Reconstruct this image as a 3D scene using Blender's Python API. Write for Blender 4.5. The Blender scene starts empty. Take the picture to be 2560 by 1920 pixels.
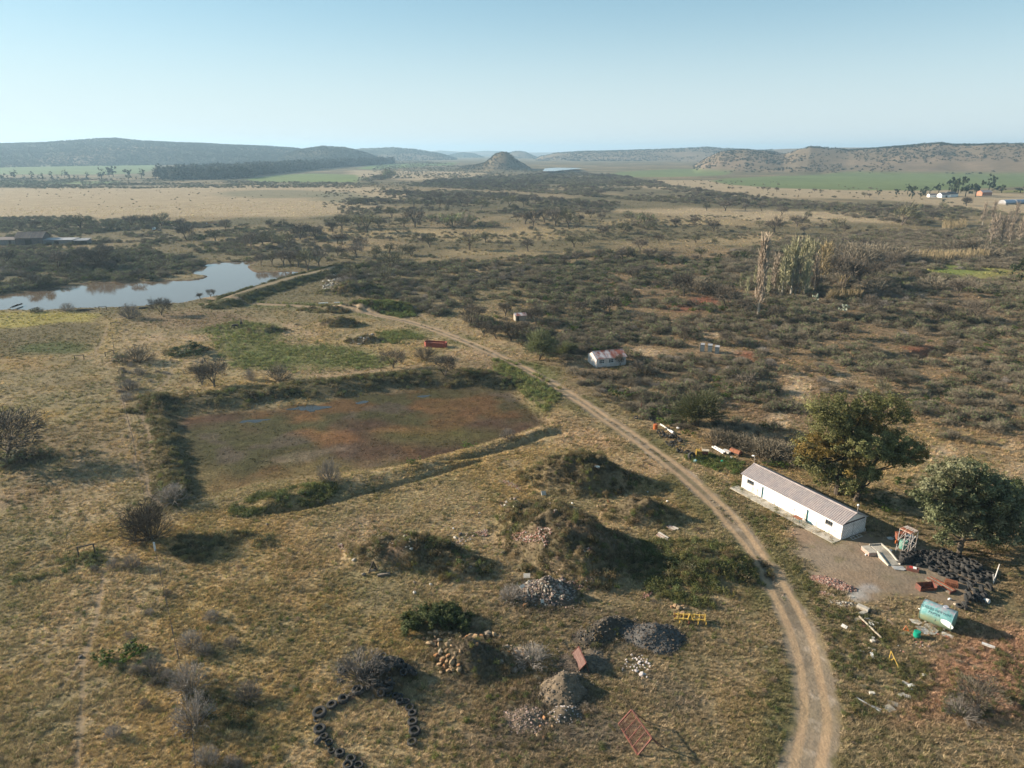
import bpy, math, random
import numpy as np
from mathutils import Vector, Matrix

S = bpy.context.scene
COL = S.collection
random.seed(7)
RNG = np.random.default_rng(11)
PI = math.pi

# ---------------------------------------------------------------- camera
CAM_H = 55.0
PITCH = math.radians(18.1)
LENS = 24.95
cam = bpy.data.cameras.new('drone_camera')
cam.sensor_width = 36.0
cam.sensor_fit = 'HORIZONTAL'
cam.lens = LENS
cam.clip_start = 0.5
cam.clip_end = 40000.0
camo = bpy.data.objects.new('drone_camera', cam)
camo.location = (0, 0, CAM_H)
camo.rotation_euler = (math.radians(90) - PITCH, 0, 0)
COL.objects.link(camo)
S.camera = camo

# ---------------------------------------------------------------- sky, sun, exposure
SUN_AZ = math.radians(-75.5)      # measured from +Y towards +X: the sun stands to the left, a little beyond
SUN_EL = math.radians(20.0)
SKY_TINT = (1.00, 1.24, 1.22, 1.0)
world = bpy.data.worlds.new('World')
S.world = world
world.use_nodes = True
wn = world.node_tree
bg = wn.nodes['Background']
sky = wn.nodes.new('ShaderNodeTexSky')
sky.sky_type = 'NISHITA'
sky.sun_disc = False
sky.sun_elevation = SUN_EL
sky.sun_rotation = SUN_AZ
sky.altitude = 1300
sky.air_density = 1.0
sky.dust_density = 0.6
sky.ozone_density = 2.2
gam = wn.nodes.new('ShaderNodeGamma')          # evens the model's steep fall-off towards the zenith
gam.inputs['Gamma'].default_value = 0.6
tnt = wn.nodes.new('ShaderNodeMix'); tnt.data_type = 'RGBA'; tnt.blend_type = 'MULTIPLY'
tnt.inputs[0].default_value = 1.0
tnt.inputs[7].default_value = SKY_TINT
wn.links.new(sky.outputs[0], gam.inputs['Color'])
wn.links.new(gam.outputs[0], tnt.inputs[6])
# a pale layer of dusty air low over the whole horizon
wtc = wn.nodes.new('ShaderNodeTexCoord'); wsp = wn.nodes.new('ShaderNodeSeparateXYZ'); wmr = wn.nodes.new('ShaderNodeMapRange'); wmx = wn.nodes.new('ShaderNodeMix')
wmr.interpolation_type = 'SMOOTHSTEP'; wmx.data_type = 'RGBA'
wmr.inputs['From Min'].default_value = -0.02; wmr.inputs['From Max'].default_value = 0.20
wmr.inputs['To Min'].default_value = 0.85; wmr.inputs['To Max'].default_value = 0.0
wn.links.new(wtc.outputs['Generated'], wsp.inputs[0]); wn.links.new(wsp.outputs['Z'], wmr.inputs['Value'])
wn.links.new(wmr.outputs['Result'], wmx.inputs[0]); wn.links.new(tnt.outputs[2], wmx.inputs[6])
wmx.inputs[7].default_value = (3.35, 3.65, 3.85, 1.0)
wn.links.new(wmx.outputs[2], bg.inputs['Color'])
bg.inputs['Strength'].default_value = 0.10
sl = bpy.data.lights.new('sun', 'SUN')
sl.energy = 5.0
sl.angle = math.radians(0.5)
sl.color = (1.0, 0.87, 0.70)
slo = bpy.data.objects.new('sun', sl)
to_sun = Vector((math.sin(SUN_AZ) * math.cos(SUN_EL), math.cos(SUN_AZ) * math.cos(SUN_EL), math.sin(SUN_EL)))
slo.rotation_euler = to_sun.to_track_quat('Z', 'Y').to_euler()
slo.location = to_sun * 300
COL.objects.link(slo)
S.view_settings.view_transform = 'Standard'
S.view_settings.look = 'None'
S.view_settings.gamma = 1.0
S.view_settings.exposure = 1.22
S.view_settings.use_curve_mapping = False
S.render.engine = 'CYCLES'
S.cycles.max_bounces = 6
S.cycles.diffuse_bounces = 2
S.cycles.glossy_bounces = 2
S.cycles.transparent_max_bounces = 8
S.cycles.volume_bounces = 0
S.cycles.use_denoising = True
S.cycles.denoiser = 'OPENIMAGEDENOISE'

# ---------------------------------------------------------------- where things stand: a photo point to a point of the place
FPX = LENS / 36.0 * 2560.0
SP, CP = math.sin(PITCH), math.cos(PITCH)

def ray(u, v):
    x = (u - 1280.0) / FPX
    y = (960.0 - v) / FPX
    return x, CP + y * SP, -(SP - y * CP)      # right, forward, up

def P0(u, v, z=0.0):
    x, f, d = ray(u, v)
    d = min(d, -0.0035)
    t = (z - CAM_H) / d
    return x * t, f * t

def C(x0, y0, k):
    return lambda x, y: (x0 + x * k, y0 + y * k)
cA = C(0, 0, 1.15732); cB1 = C(1780, 1000, .35262); cB2 = C(1900, 1300, .29837); cB3 = C(1400, 900, .28933)
cB4 = C(840, 1380, .45208); cB5 = C(700, 1480, .28933); cC1 = C(0, 330, .38879); cC2 = C(820, 330, .39783)
cC3 = C(1680, 340, .39783); cC4 = C(340, 750, .4792); cC5 = C(0, 750, .28933); cC6 = C(0, 1200, .43394)
cD1 = C(1560, 1020, .15371); cD2 = C(1220, 760, .28933); cD3 = C(0, 540, .25316); cD4 = C(2160, 420, .18083)
cD5 = C(840, 1090, .28933); cD6 = C(1240, 1090, .3255); cD7 = C(0, 320, .57866); cD8 = C(1280, 320, .57866)
cE1 = C(2020, 1300, .24412); cE2 = C(2260, 1460, .08439); cE3 = C(2060, 1480, .19285); cE4 = C(1520, 1500, .24121)
cE5 = C(2180, 1300, .1085); cE6 = C(1840, 1140, .16275); cE7 = C(1400, 1560, .13562)

def smooth(a, b, x):
    t = np.clip((x - a) / (b - a), 0, 1)
    return t * t * (3 - 2 * t)

def _hash(ix, iy, seed):
    h = (ix.astype(np.int64) * 374761393 + iy.astype(np.int64) * 668265263 + seed * 974634777) & 0x7fffffff
    h = (h ^ (h >> 13)) * 1274126177 & 0x7fffffff
    h = h ^ (h >> 16)
    return (h & 0xffff) / 65535.0

def noise(x, y, s, seed=0):
    x = np.asarray(x, float) / s; y = np.asarray(y, float) / s
    ix = np.floor(x); iy = np.floor(y)
    fx = x - ix; fy = y - iy
    fx = fx * fx * (3 - 2 * fx); fy = fy * fy * (3 - 2 * fy)
    a = _hash(ix, iy, seed); b = _hash(ix + 1, iy, seed); c = _hash(ix, iy + 1, seed); d = _hash(ix + 1, iy + 1, seed)
    return (a * (1 - fx) + b * fx) * (1 - fy) + (c * (1 - fx) + d * fx) * fy

def fbm(x, y, s, n=4, seed=0):
    r = 0; a = 1; tot = 0
    for i in range(n):
        r = r + a * noise(x, y, s / 2 ** i, seed + i * 17); tot += a; a *= .55
    return r / tot

def polydist(px, py, pts, closed=False):
    """distance to a polyline and, for a closed one, the sign (inside positive)"""
    px = np.asarray(px, float); py = np.asarray(py, float)
    best = np.full(px.shape, 1e18); inside = np.zeros(px.shape, bool)
    n = len(pts)
    for i in range(n if closed else n - 1):
        ax, ay = pts[i]; bx, by = pts[(i + 1) % n]
        dx, dy = bx - ax, by - ay
        t = np.clip(((px - ax) * dx + (py - ay) * dy) / (dx * dx + dy * dy + 1e-12), 0, 1)
        best = np.minimum(best, (px - ax - t * dx) ** 2 + (py - ay - t * dy) ** 2)
        if closed and ay != by:
            c = ((ay > py) != (by > py)) & (px < dx * (py - ay) / (by - ay) + ax)
            inside ^= c
    d = np.sqrt(best)
    return np.where(inside, d, -d) if closed else d

class Region:
    """a closed outline on the ground with a quick box test"""
    def __init__(self, pts, pad):
        self.p = pts; self.pad = pad
        xs = [p[0] for p in pts]; ys = [p[1] for p in pts]
        self.b = (min(xs) - pad, max(xs) + pad, min(ys) - pad, max(ys) + pad)
    def sd(self, x, y):
        x = np.asarray(x, float); y = np.asarray(y, float)
        r = np.full(x.shape, -1e9)
        m = (x > self.b[0]) & (x < self.b[1]) & (y > self.b[2]) & (y < self.b[3])
        if m.any():
            r[m] = polydist(x[m], y[m], self.p, True)
        return r

class Line(Region):
    def sd(self, x, y):
        x = np.asarray(x, float); y = np.asarray(y, float)
        r = np.full(x.shape, 1e9)
        m = (x > self.b[0]) & (x < self.b[1]) & (y > self.b[2]) & (y < self.b[3])
        if m.any():
            r[m] = polydist(x[m], y[m], self.p, False)
        return r

def catmull(pts, n=6):
    out = []
    q = [pts[0]] + list(pts) + [pts[-1]]
    for i in range(1, len(q) - 2):
        p0, p1, p2, p3 = [np.array(a, float) for a in q[i - 1:i + 3]]
        for k in range(n):
            t = k / n
            out.append(tuple(.5 * ((2 * p1) + (-p0 + p2) * t + (2 * p0 - 5 * p1 + 4 * p2 - p3) * t * t + (-p0 + 3 * p1 - 3 * p2 + p3) * t ** 3)))
    out.append(tuple(pts[-1]))
    return out

def R(c, pts, pad=10, sm=False, z=0.0):
    w = [P0(*c(*p), z) for p in pts]
    if sm:
        w = catmull(w + [w[0]], 4)[:-1]
    return Region(w, pad)

def L(c, pts, pad=10, sm=True, z=0.0):
    w = [P0(*c(*p), z) for p in pts]
    return Line(catmull(w, 6) if sm else w, pad)

def EL(c, x, y, rx, ry, pad=8, n=14):
    return R(c, [(x + rx * math.cos(a * 2 * PI / n), y + ry * math.sin(a * 2 * PI / n)) for a in range(n)], pad)

# ---------------------------------------------------------------- lie of the land
POND_Z = -0.35
pond = R(cC1, [(-200, 1160), (0, 1148), (60, 1143), (250, 1150), (400, 1137), (640, 1132), (780, 1127), (890, 1125), (1000, 1108), (1180, 1100),
               (1290, 1072), (1420, 1050), (1560, 1015), (1750, 960), (1880, 918), (1945, 905), (1900, 897), (1760, 900), (1650, 903), (1610, 885),
               (1595, 862), (1640, 842), (1590, 835), (1450, 838), (1330, 850), (1290, 872), (1235, 905), (1240, 915), (1330, 925), (1310, 942),
               (1230, 955), (1060, 958), (1000, 965), (800, 972), (640, 965), (500, 982), (300, 1010), (100, 1042), (0, 1052), (-200, 1070)], 30, z=POND_Z)
basin = R(cC4, [(215, 640), (260, 595), (560, 562), (800, 545), (1000, 512), (1100, 485), (1450, 458), (1700, 440), (1900, 450), (2000, 510), (2090, 590),
                (2112, 640), (1900, 715), (1700, 772), (1450, 838), (1200, 868), (900, 905), (600, 950), (310, 1000), (290, 850), (245, 720)], 30, True)
track = L(cA, [(640, 660), (720, 668), (800, 678), (880, 694), (960, 720), (1060, 762), (1150, 806), (1240, 858), (1320, 912), (1390, 960), (1450, 1005),
               (1510, 1055), (1570, 1115), (1630, 1190), (1680, 1270), (1725, 1360), (1750, 1450), (1762, 1540), (1750, 1620), (1730, 1720), (1690, 1900)], 14)
track2 = L(cA, [(440, 640), (500, 652), (580, 657), (640, 660), (720, 668)], 10)
dam_road = L(cC1, [(1300, 1085), (1420, 1065), (1560, 1025), (1750, 972), (1900, 928), (2060, 893), (2150, 868)], 12, True, 1.8)
dam_wall = L(cC1, [(1440, 1078), (1600, 1020), (1750, 970), (1900, 925), (2060, 890), (2160, 862), (2300, 850)], 16, True, 1.9)
yard = R(cB1, [(560, 905), (640, 915), (860, 1025), (930, 990), (1090, 960), (1320, 1010), (1480, 1040), (1600, 1110), (1900, 1200), (1990, 1260), (1960, 1330),
               (1760, 1460), (1560, 1420), (1400, 1400), (1250, 1400), (1100, 1440), (1000, 1420), (900, 1330), (740, 1260), (640, 1110), (590, 1000)], 8, True)
N_BANK = L(cC4, [(60, 520), (230, 515), (400, 500), (640, 470), (900, 440), (1100, 420), (1300, 400), (1500, 385), (1750, 385), (1880, 410)], 20, True, 1.2)
W_BANK = L(cC4, [(110, 520), (130, 640), (160, 780), (190, 900), (200, 1010)], 20, True, 1.0)
S_BANK = L(cC4, [(700, 1050), (850, 1000), (1030, 955), (1250, 905), (1450, 855), (1700, 780), (2130, 668)], 16, True, .5)
DITCH = L(cC4, [(700, 1105), (850, 1085), (1040, 1045), (1250, 985), (1450, 935), (1620, 885), (1800, 832)], 8)
DITCH2 = L(cC4, [(1500, 850), (1800, 808), (2000, 755), (2120, 708), (2212, 690)], 8)
GULLY = L(cC3, [(1440, 1385), (1560, 1370), (1700, 1345), (1800, 1335)], 14)
GULLY2 = L(cC2, [(1300, 960), (1500, 950), (1650, 955), (1800, 960)], 24)

# (crop, x, y, radius along, radius across, turn, height): spoil heaps overgrown with shrubs
MOUNDS = []
def mound(c, x, y, rx, ry, rot, h, sharp=1.0):
    MOUNDS.append((P0(*c(x, y)), rx, ry, math.radians(rot), h * 1.22, sharp))
mound(cD6, 640, 330, 10.0, 6.6, -8, 4.0)
mound(cD6, 560, 880, 11.0, 8.5, -38, 4.4)
mound(cD6, 330, 640, 6.5, 5.5, 0, 1.9)
mound(cD6, 1100, 600, 5.6, 4.0, -12, 2.3)
mound(cD5, 640, 1040, 9.0, 4.4, -6, 2.8)
mound(cD6, 1610, 1000, 8.4, 5.2, -12, 1.25)
mound(cD5, 1080, 1160, 4.5, 2.6, 5, 1.0)
mound(cB5, 900, 720, 4.0, 3.2, 0, .8)
mound(cB4, 1500, 440, 5.0, 2.2, 25, .15)
mound(cB4, 760, 600, 4.6, 3.2, -15, 1.7)
mound(cC4, 1060, 130, 9, 4, -5, 2.0)
mound(cC4, 1190, 215, 6, 3.5, 0, 1.3)
mound(cC4, 690, 165, 7, 3, 0, 1.2)
mound(cC4, 265, 270, 6.5, 4.5, 0, 1.0)
mound(cC2, 180, 1010, 16, 8, 0, 3.0)
mound(cC2, 280, 1120, 26, 6, 0, 2.2)

def crest(c, pts, dist, base, back, seed, rough=3.0):
    a = []
    for x, y in pts:
        u, v = c(x, y)
        X, F, U = ray(u, v)
        g = math.hypot(X, F)
        a.append((math.atan2(X, F), CAM_H + U / g * dist))
    return np.array(a), dist, base, back, seed, rough
HILLS = [
    crest(cD7, [(-700, 76), (-300, 78), (0, 70), (190, 64), (350, 52), (500, 46), (600, 57), (740, 64), (850, 67), (1000, 74), (1150, 80), (1280, 90), (1400, 112), (1500, 150)], 4200, 2900, 6500, 1, 7),
    crest(cD7, [(1080, 160), (1180, 128), (1290, 94), (1400, 79), (1490, 85), (1580, 108), (1660, 140), (1700, 160)], 3500, 2950, 4300, 2, 5),
    crest(cD7, [(1380, 150), (1450, 112), (1550, 92), (1700, 85), (1800, 95), (1900, 112), (1960, 130), (2020, 158)], 5200, 4300, 6600, 3, 7),
    crest(cD7, [(1860, 150), (1940, 118), (2000, 106), (2050, 112), (2120, 140)], 7000, 6300, 8000, 4, 6),
    crest(cD7, [(1780, 110), (1900, 97), (2000, 103), (2060, 101), (2100, 98), (2160, 100), (2240, 112), (2350, 112)], 11000, 9300, 13000, 5, 8),
    crest(cC2, [(770, 246), (840, 222), (930, 208), (985, 192), (1020, 165), (1050, 140), (1080, 130), (1105, 127), (1130, 134), (1160, 156), (1200, 186), (1245, 212), (1300, 246)], 2350, 2150, 2600, 6, 9),
    crest(cC2, [(1090, 150), (1140, 130), (1190, 119), (1240, 127), (1310, 160), (1350, 185)], 6000, 5400, 7000, 7, 5),
    crest(cD8, [(60, 150), (130, 122), (200, 107), (320, 101), (440, 99), (560, 95), (700, 91), (840, 84), (950, 90), (1100, 100)], 4800, 3900, 6400, 8, 6),
    crest(cD8, [(730, 184), (790, 160), (850, 126), (900, 103), (1010, 93), (1100, 102), (1180, 115), (1240, 94), (1290, 82), (1360, 89), (1450, 97), (1560, 91), (1680, 79),
                (1780, 72), (1850, 67), (1920, 74), (2050, 72), (2212, 70), (2500, 66), (2900, 66)], 2750, 2020, 4800, 9, 6),
    crest(cD8, [(900, 110), (1000, 98), (1200, 89), (1400, 85), (1560, 84), (1800, 90)], 5200, 4200, 7000, 10, 5),
    crest(cD8, [(-100, 112), (0, 104), (100, 106), (200, 104), (300, 112)], 12000, 10400, 13500, 12, 8),
]

def hills(x, y):
    x = np.asarray(x, float); y = np.asarray(y, float)
    az = np.arctan2(x, y); r = np.hypot(x, y)
    z = np.zeros(x.shape)
    far = r > 1500
    if not far.any():
        return z
    xa, ya, aa, rr = x[far], y[far], az[far], r[far]
    zz = np.zeros(xa.shape)
    for a, dist, base, back, seed, rough in HILLS:
        hc = np.interp(aa, a[:, 0], a[:, 1], left=-1e3, right=-1e3)
        w = a[-1, 0] - a[0, 0]
        edge = smooth(a[0, 0], a[0, 0] + .06 * w, aa) * (1 - smooth(a[-1, 0] - .06 * w, a[-1, 0], aa))
        wob = (fbm(xa, ya, dist * .16, 4, seed * 31) - .5) * 2
        rb = base + (dist - base) * .35 * wob
        up = smooth(rb, dist, rr)
        dn = 1 - smooth(dist * 1.01, back, rr)
        m = hc > -900
        h = np.where(m, np.maximum(hc, 0) * edge * up ** .85 * dn, 0)
        h = h * (1 + .10 * up * (1 - up) * 4 * wob) + rough * (fbm(xa, ya, dist * .035, 3, seed * 31 + 5) - .5) * smooth(.1, .5, up) * dn * (h > 3)
        zz = np.maximum(zz, h)
    z[far] = zz
    return z

def H(x, y):
    x = np.atleast_1d(np.asarray(x, float)); y = np.atleast_1d(np.asarray(y, float))
    r = np.hypot(x, y)
    z = (fbm(x, y, 60, 3, 3) - .5) * .5 + (fbm(x, y, 7, 2, 9) - .5) * .16 * (1 - smooth(200, 500, r))
    z = z * np.clip(r / 60, 0, 1) + (fbm(x, y, 700, 2, 21) - .5) * 5 * smooth(500, 1500, r)
    # heaps
    for (cx, cy), rx, ry, rot, h, sh in MOUNDS:
        R_ = max(rx, ry) * 1.7
        m = (np.abs(x - cx) < R_) & (np.abs(y - cy) < R_)
        if m.any():
            dx = x[m] - cx; dy = y[m] - cy
            c, s = math.cos(rot), math.sin(rot)
            q = np.sqrt(((dx * c + dy * s) / rx) ** 2 + ((-dx * s + dy * c) / ry) ** 2)
            q = q * (1 + .5 * (fbm(x[m], y[m], 4.5, 3, 41) - .5))
            z[m] += h * (1 - smooth(.1, 1.15, q)) * (1 + .9 * (fbm(x[m], y[m], 2.4, 3, 43) - .5)) + .3 * (fbm(x[m], y[m], .8, 2, 44) - .5) * (q < 1)
    # embankments, ditches, basin, pond
    d = N_BANK.sd(x, y); z += 1.4 * (1 - smooth(1.0, 6.0, d)) * (.75 + .5 * fbm(x, y, 5, 2, 51))
    d = W_BANK.sd(x, y); z += .65 * (1 - smooth(.5, 3.0, d)) * (.7 + .6 * fbm(x, y, 4, 2, 52))
    d = S_BANK.sd(x, y); z += .75 * (1 - smooth(.3, 3.4, d)) * (.6 + .8 * fbm(x, y, 4, 2, 53))
    b = basin.sd(x, y); z = z * (1 - .7 * smooth(-2, 3, b)) - .75 * smooth(-4.0, 1.2, b)
    for ln, w, dep in ((DITCH, 1.3, .95), (DITCH2, 1.3, .6)):
        d = ln.sd(x, y); z -= dep * (1 - smooth(.2, w, d)) * (.5 + fbm(x, y, 5, 2, 57))
    for ln, w, dep in ((GULLY, 4, 2.2), (GULLY2, 5, 2.4)):
        d = ln.sd(x, y); z -= dep * (1 - smooth(.5, w, d)) * (.5 + fbm(x, y, 8, 2, 58))
    d = dam_wall.sd(x, y); z += 1.9 * (1 - smooth(1.6, 8.0, d))
    p = pond.sd(x, y)
    near = smooth(-7, -.5, p)
    zz = np.where(p > 0, POND_Z - np.minimum(1.6, .06 + .25 * p), np.maximum(z, POND_Z + .10))
    z = np.where(p > -7, z * (1 - near) + zz * near, z)
    z = np.where(p > 0, zz, z)
    d = track.sd(x, y); z -= .06 * (1 - smooth(.5, 2.4, d))
    rr = smooth(1700, 3400, r)
    z = z + 9 * rr
    hh = hills(x, y)
    return np.where(hh > 1.0, np.maximum(z, hh), z)

def Hs(x, y):
    return float(H(x, y)[0])

def P(u, v, it=9):
    x, f, d = ray(u, v)
    d = min(d, -0.0035)
    z = 0.0
    for _ in range(it):
        t = (z - CAM_H) / d
        z = .5 * z + .5 * Hs(x * t, f * t)
    t = (z - CAM_H) / d
    return Vector((x * t, f * t, Hs(x * t, f * t)))

def mpp(p):
    """metres per source pixel at a point of the place"""
    return (p[1] * CP + (CAM_H - p[2]) * SP) / FPX
# ---------------------------------------------------------------- materials
def new_mat(name):
    m = bpy.data.materials.new(name)
    m.use_nodes = True
    nt = m.node_tree
    return m, nt, nt.nodes['Principled BSDF'], nt.links

def spec(b, v=.3):
    b.inputs['Specular IOR Level'].default_value = v

def N(nt, t, **k):
    n = nt.nodes.new(t)
    for a, v in k.items():
        setattr(n, a, v)
    return n

def noise_node(nt, vec, scale, detail=3, rough=.55):
    n = N(nt, 'ShaderNodeTexNoise')
    n.inputs['Scale'].default_value = scale
    n.inputs['Detail'].default_value = detail
    n.inputs['Roughness'].default_value = rough
    nt.links.new(vec, n.inputs['Vector'])
    return n.outputs['Fac']

def rng_node(nt, sock, a, b, lo, hi):
    n = N(nt, 'ShaderNodeMapRange')
    n.inputs['From Min'].default_value = a; n.inputs['From Max'].default_value = b
    n.inputs['To Min'].default_value = lo; n.inputs['To Max'].default_value = hi
    nt.links.new(sock, n.inputs['Value'])
    return n.outputs['Result']

def math_node(nt, op, a, b):
    n = N(nt, 'ShaderNodeMath', operation=op)
    for i, q in enumerate((a, b)):
        if isinstance(q, (int, float)):
            n.inputs[i].default_value = q
        else:
            nt.links.new(q, n.inputs[i])
    return n.outputs[0]

def mix_node(nt, fac, a, b, bt='MIX'):
    n = N(nt, 'ShaderNodeMix', data_type='RGBA', blend_type=bt)
    for i, q in ((0, fac), (6, a), (7, b)):
        if isinstance(q, (int, float)):
            n.inputs[i].default_value = q
        elif isinstance(q, tuple):
            n.inputs[i].default_value = (*q, 1) if len(q) == 3 else q
        else:
            nt.links.new(q, n.inputs[i])
    return n.outputs[2]

def ground_material(name, fine=1.0, bump=.5):
    m, nt, b, ln = new_mat(name)
    b.inputs['Roughness'].default_value = .95
    spec(b, .08)
    at = N(nt, 'ShaderNodeAttribute', attribute_name='col')
    pos = N(nt, 'ShaderNodeNewGeometry').outputs['Position']
    n1 = noise_node(nt, pos, .55, 5, .65)
    n2 = noise_node(nt, pos, 2.6, 4, .7)
    n3 = noise_node(nt, pos, .045, 5, .6)
    f1 = rng_node(nt, n1, .28, .72, 1 - .42 * fine, 1 + .42 * fine)
    f2 = rng_node(nt, n2, .25, .75, 1 - .55 * fine, 1 + .5 * fine)
    f3 = rng_node(nt, n3, .3, .7, .85, 1.15)
    f = math_node(nt, 'MULTIPLY', math_node(nt, 'MULTIPLY', f1, f2), f3)
    cmb = N(nt, 'ShaderNodeCombineColor')
    for i in range(3):
        ln.new(f, cmb.inputs[i])
    c = mix_node(nt, 1.0, at.outputs['Color'], cmb.outputs[0], 'MULTIPLY')
    # hue wander between straw and olive
    hue = rng_node(nt, noise_node(nt, pos, .21, 4, .6), .45, .7, 0, .3 * fine)
    c = mix_node(nt, hue, c, mix_node(nt, 1.0, c, (.72, .92, .62), 'MULTIPLY'))
    ln.new(c, b.inputs['Base Color'])
    bp = N(nt, 'ShaderNodeBump')
    bp.inputs['Strength'].default_value = bump
    bp.inputs['Distance'].default_value = .35
    hgt = math_node(nt, 'ADD', n2, math_node(nt, 'MULTIPLY', n1, 1.5))
    ln.new(hgt, bp.inputs['Height'])
    ln.new(bp.outputs[0], b.inputs['Normal'])
    return m

def tag(o, label=None, cat=None, group=None, kind=None):
    if label: o['label'] = label
    if cat: o['category'] = cat
    if group: o['group'] = group
    if kind: o['kind'] = kind
    return o

# ---------------------------------------------------------------- colours of the ground
STRAW = (.36, .272, .155); GOLD = (.33, .235, .105); OLIVE = (.18, .158, .080); DRYBROWN = (.18, .125, .075); PALE = (.36, .275, .165)
DIRT = (.30, .225, .145); SAND = (.42, .315, .20); GREEN = (.075, .095, .028); FIELD = (.115, .19, .055)

def lerp(c, col, m):
    m = np.clip(m, 0, 1)[:, None]
    return c * (1 - m) + np.array(col)[None, :] * m

def ground_colour(x, y, z):
    r = np.hypot(x, y)
    n60 = fbm(x, y, 60, 4, 101); n12 = fbm(x, y, 12, 4, 102); n4 = fbm(x, y, 4, 3, 103); n25 = fbm(x, y, 25, 4, 104)
    n300 = fbm(x, y, 300, 4, 105)
    c = np.tile(np.array(STRAW), (len(x), 1))
    c = lerp(c, OLIVE, smooth(.45, .68, n25) * .6)
    c = lerp(c, GOLD, smooth(.5, .7, n12) * .8)
    c = lerp(c, DRYBROWN, smooth(.52, .72, n60) * .7)
    c = lerp(c, OLIVE, smooth(.55, .75, n4) * .45)
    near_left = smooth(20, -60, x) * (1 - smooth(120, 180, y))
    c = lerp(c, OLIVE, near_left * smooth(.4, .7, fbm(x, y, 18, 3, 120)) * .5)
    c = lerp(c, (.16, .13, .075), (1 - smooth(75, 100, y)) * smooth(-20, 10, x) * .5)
    # far scrub plain: brown olive ground, straw clearings
    far = smooth(190, 330, r)
    sc = np.tile(np.array((.17, .14, .078)), (len(x), 1))
    sc = lerp(sc, (.27, .205, .115), smooth(.48, .66, fbm(x, y, 90, 4, 111)) * .9)
    sc = lerp(sc, (.10, .095, .05), smooth(.5, .7, fbm(x, y, 45, 4, 112)) * .6)
    c = c * (1 - far[:, None]) + sc * far[:, None]
    def patch(rg, col, s=1.0, feather=None, nz=.5, scale=None):
        nonlocal c
        d = rg.sd(x, y)
        m = d > -1e8
        if not m.any(): return
        f = feather or 3.0
        sc_ = scale or f * 2.5
        dd = d[m] + (fbm(x[m], y[m], sc_, 3, 130) - .5) * 2 * f * 1.6 * nz
        k = smooth(-f, f, dd) * s
        c[m] = lerp(c[m], col, k)
    # right scrubland: warm brown with pale sandy scars
    patch(R(cA, [(1150, 640), (1300, 560), (2300, 480), (2500, 900), (2300, 1110), (1950, 900), (1650, 960), (1480, 900), (1330, 800)], 60), (.215, .15, .09), .75, 30)
    # straw plains
    for pts in ([(-100, 408), (250, 402), (600, 397), (780, 398), (900, 422), (760, 460), (640, 470), (350, 466), (0, 478), (-100, 474)],
                [(1290, 388), (1600, 392), (2212, 420), (2400, 440), (2300, 470), (1900, 432), (1600, 425), (1330, 402)],
                [(1680, 455), (1900, 460), (2050, 470), (1900, 482), (1700, 478), (1500, 470), (1330, 455), (1500, 448)],
                [(760, 370), (1000, 372), (1100, 378), (900, 390), (740, 385)]):
        patch(R(cA, pts, 120), (.40, .31, .19), .9, 22)
    for x_, y_, rx, ry in ((600, 418, 130, 9), (740, 425, 60, 12)):
        patch(EL(cA, x_, y_, rx, ry, 80), (.17, .165, .10), .7, 25)
    for x_, y_, rx, ry, s in ((880, 505, 120, 9, .9), (1080, 510, 180, 11, .8), (1230, 495, 120, 6, .7), (700, 500, 90, 12, .6), (1450, 480, 150, 9, .7), (1100, 545, 130, 7, .6),
                              (560, 520, 80, 8, .6), (800, 598, 60, 10, .4), (1600, 520, 100, 10, .5), (1200, 465, 100, 6, .6), (450, 590, 90, 7, .5)):
        patch(EL(cA, x_, y_, rx, ry, 60), (.36, .275, .15), s, 14)
    # sandy scars in the right scrub
    for c_, x_, y_, rx, ry in ((cC3, 790, 1580, 75, 90), (cC3, 1050, 1530, 60, 40), (cC3, 380, 1365, 80, 14), (cB3, 2080, 300, 60, 60), (cB3, 1930, 520, 60, 50), (cB1, 500, 160, 50, 60),
                               (cB1, 1640, 370, 110, 40), (cB1, 2170, 500, 60, 50), (cC3, 1760, 1600, 50, 25), (cC2, 1900, 985, 120, 12), (cC3, 300, 1250, 70, 18), (cC3, 150, 1250, 80, 26),
                               (cB3, 480, 680, 90, 20), (cC2, 1990, 1380, 120, 20), (cC2, 2110, 1210, 60, 26), (cC3, 1400, 1500, 40, 20), (cB1, 2100, 330, 60, 22)):
        patch(EL(c_, x_, y_, rx, ry, 20), SAND, .9, 2.5, .7)
    for c_, x_, y_, rx, ry in ((cC3, 200, 1035, 105, 32), (cC3, 60, 1085, 100, 26), (cC3, 1570, 1335, 90, 14), (cC2, 850, 840, 110, 22), (cC3, 480, 1390, 60, 30), (cC2, 1650, 955, 150, 14)):
        patch(EL(c_, x_, y_, rx, ry, 20), (.24, .10, .06), .85, 4, .6)
    patch(EL(cC3, 1850, 850, 260, 62, 30), (.27, .25, .085), .95, 6)
    patch(EL(cC3, 1800, 840, 120, 30, 30), (.15, .20, .05), .7, 6)
    # left meadow
    patch(R(cC5, [(-200, 110), (300, 100), (840, 120), (800, 190), (500, 200), (250, 235), (-200, 265)], 12), (.31, .26, .075), .9, 3)
    patch(R(cC5, [(-200, 260), (200, 240), (500, 210), (830, 215), (900, 260), (840, 360), (700, 410), (400, 470), (100, 500), (-200, 520)], 16), (.14, .115, .055), .85, 4)
    patch(EL(cC5, 480, 420, 330, 50, 16), GREEN, .8, 3)
    patch(EL(cC5, 120, 560, 420, 50, 16), (.34, .22, .09), .5, 5)
    patch(EL(cC5, 700, 720, 300, 60, 16), (.15, .125, .07), .6, 5)
    patch(R(cC5, [(850, 160), (1050, 160), (1010, 330), (960, 470), (820, 470), (900, 330)], 12), (.32, .235, .10), .6, 2.5)
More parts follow.
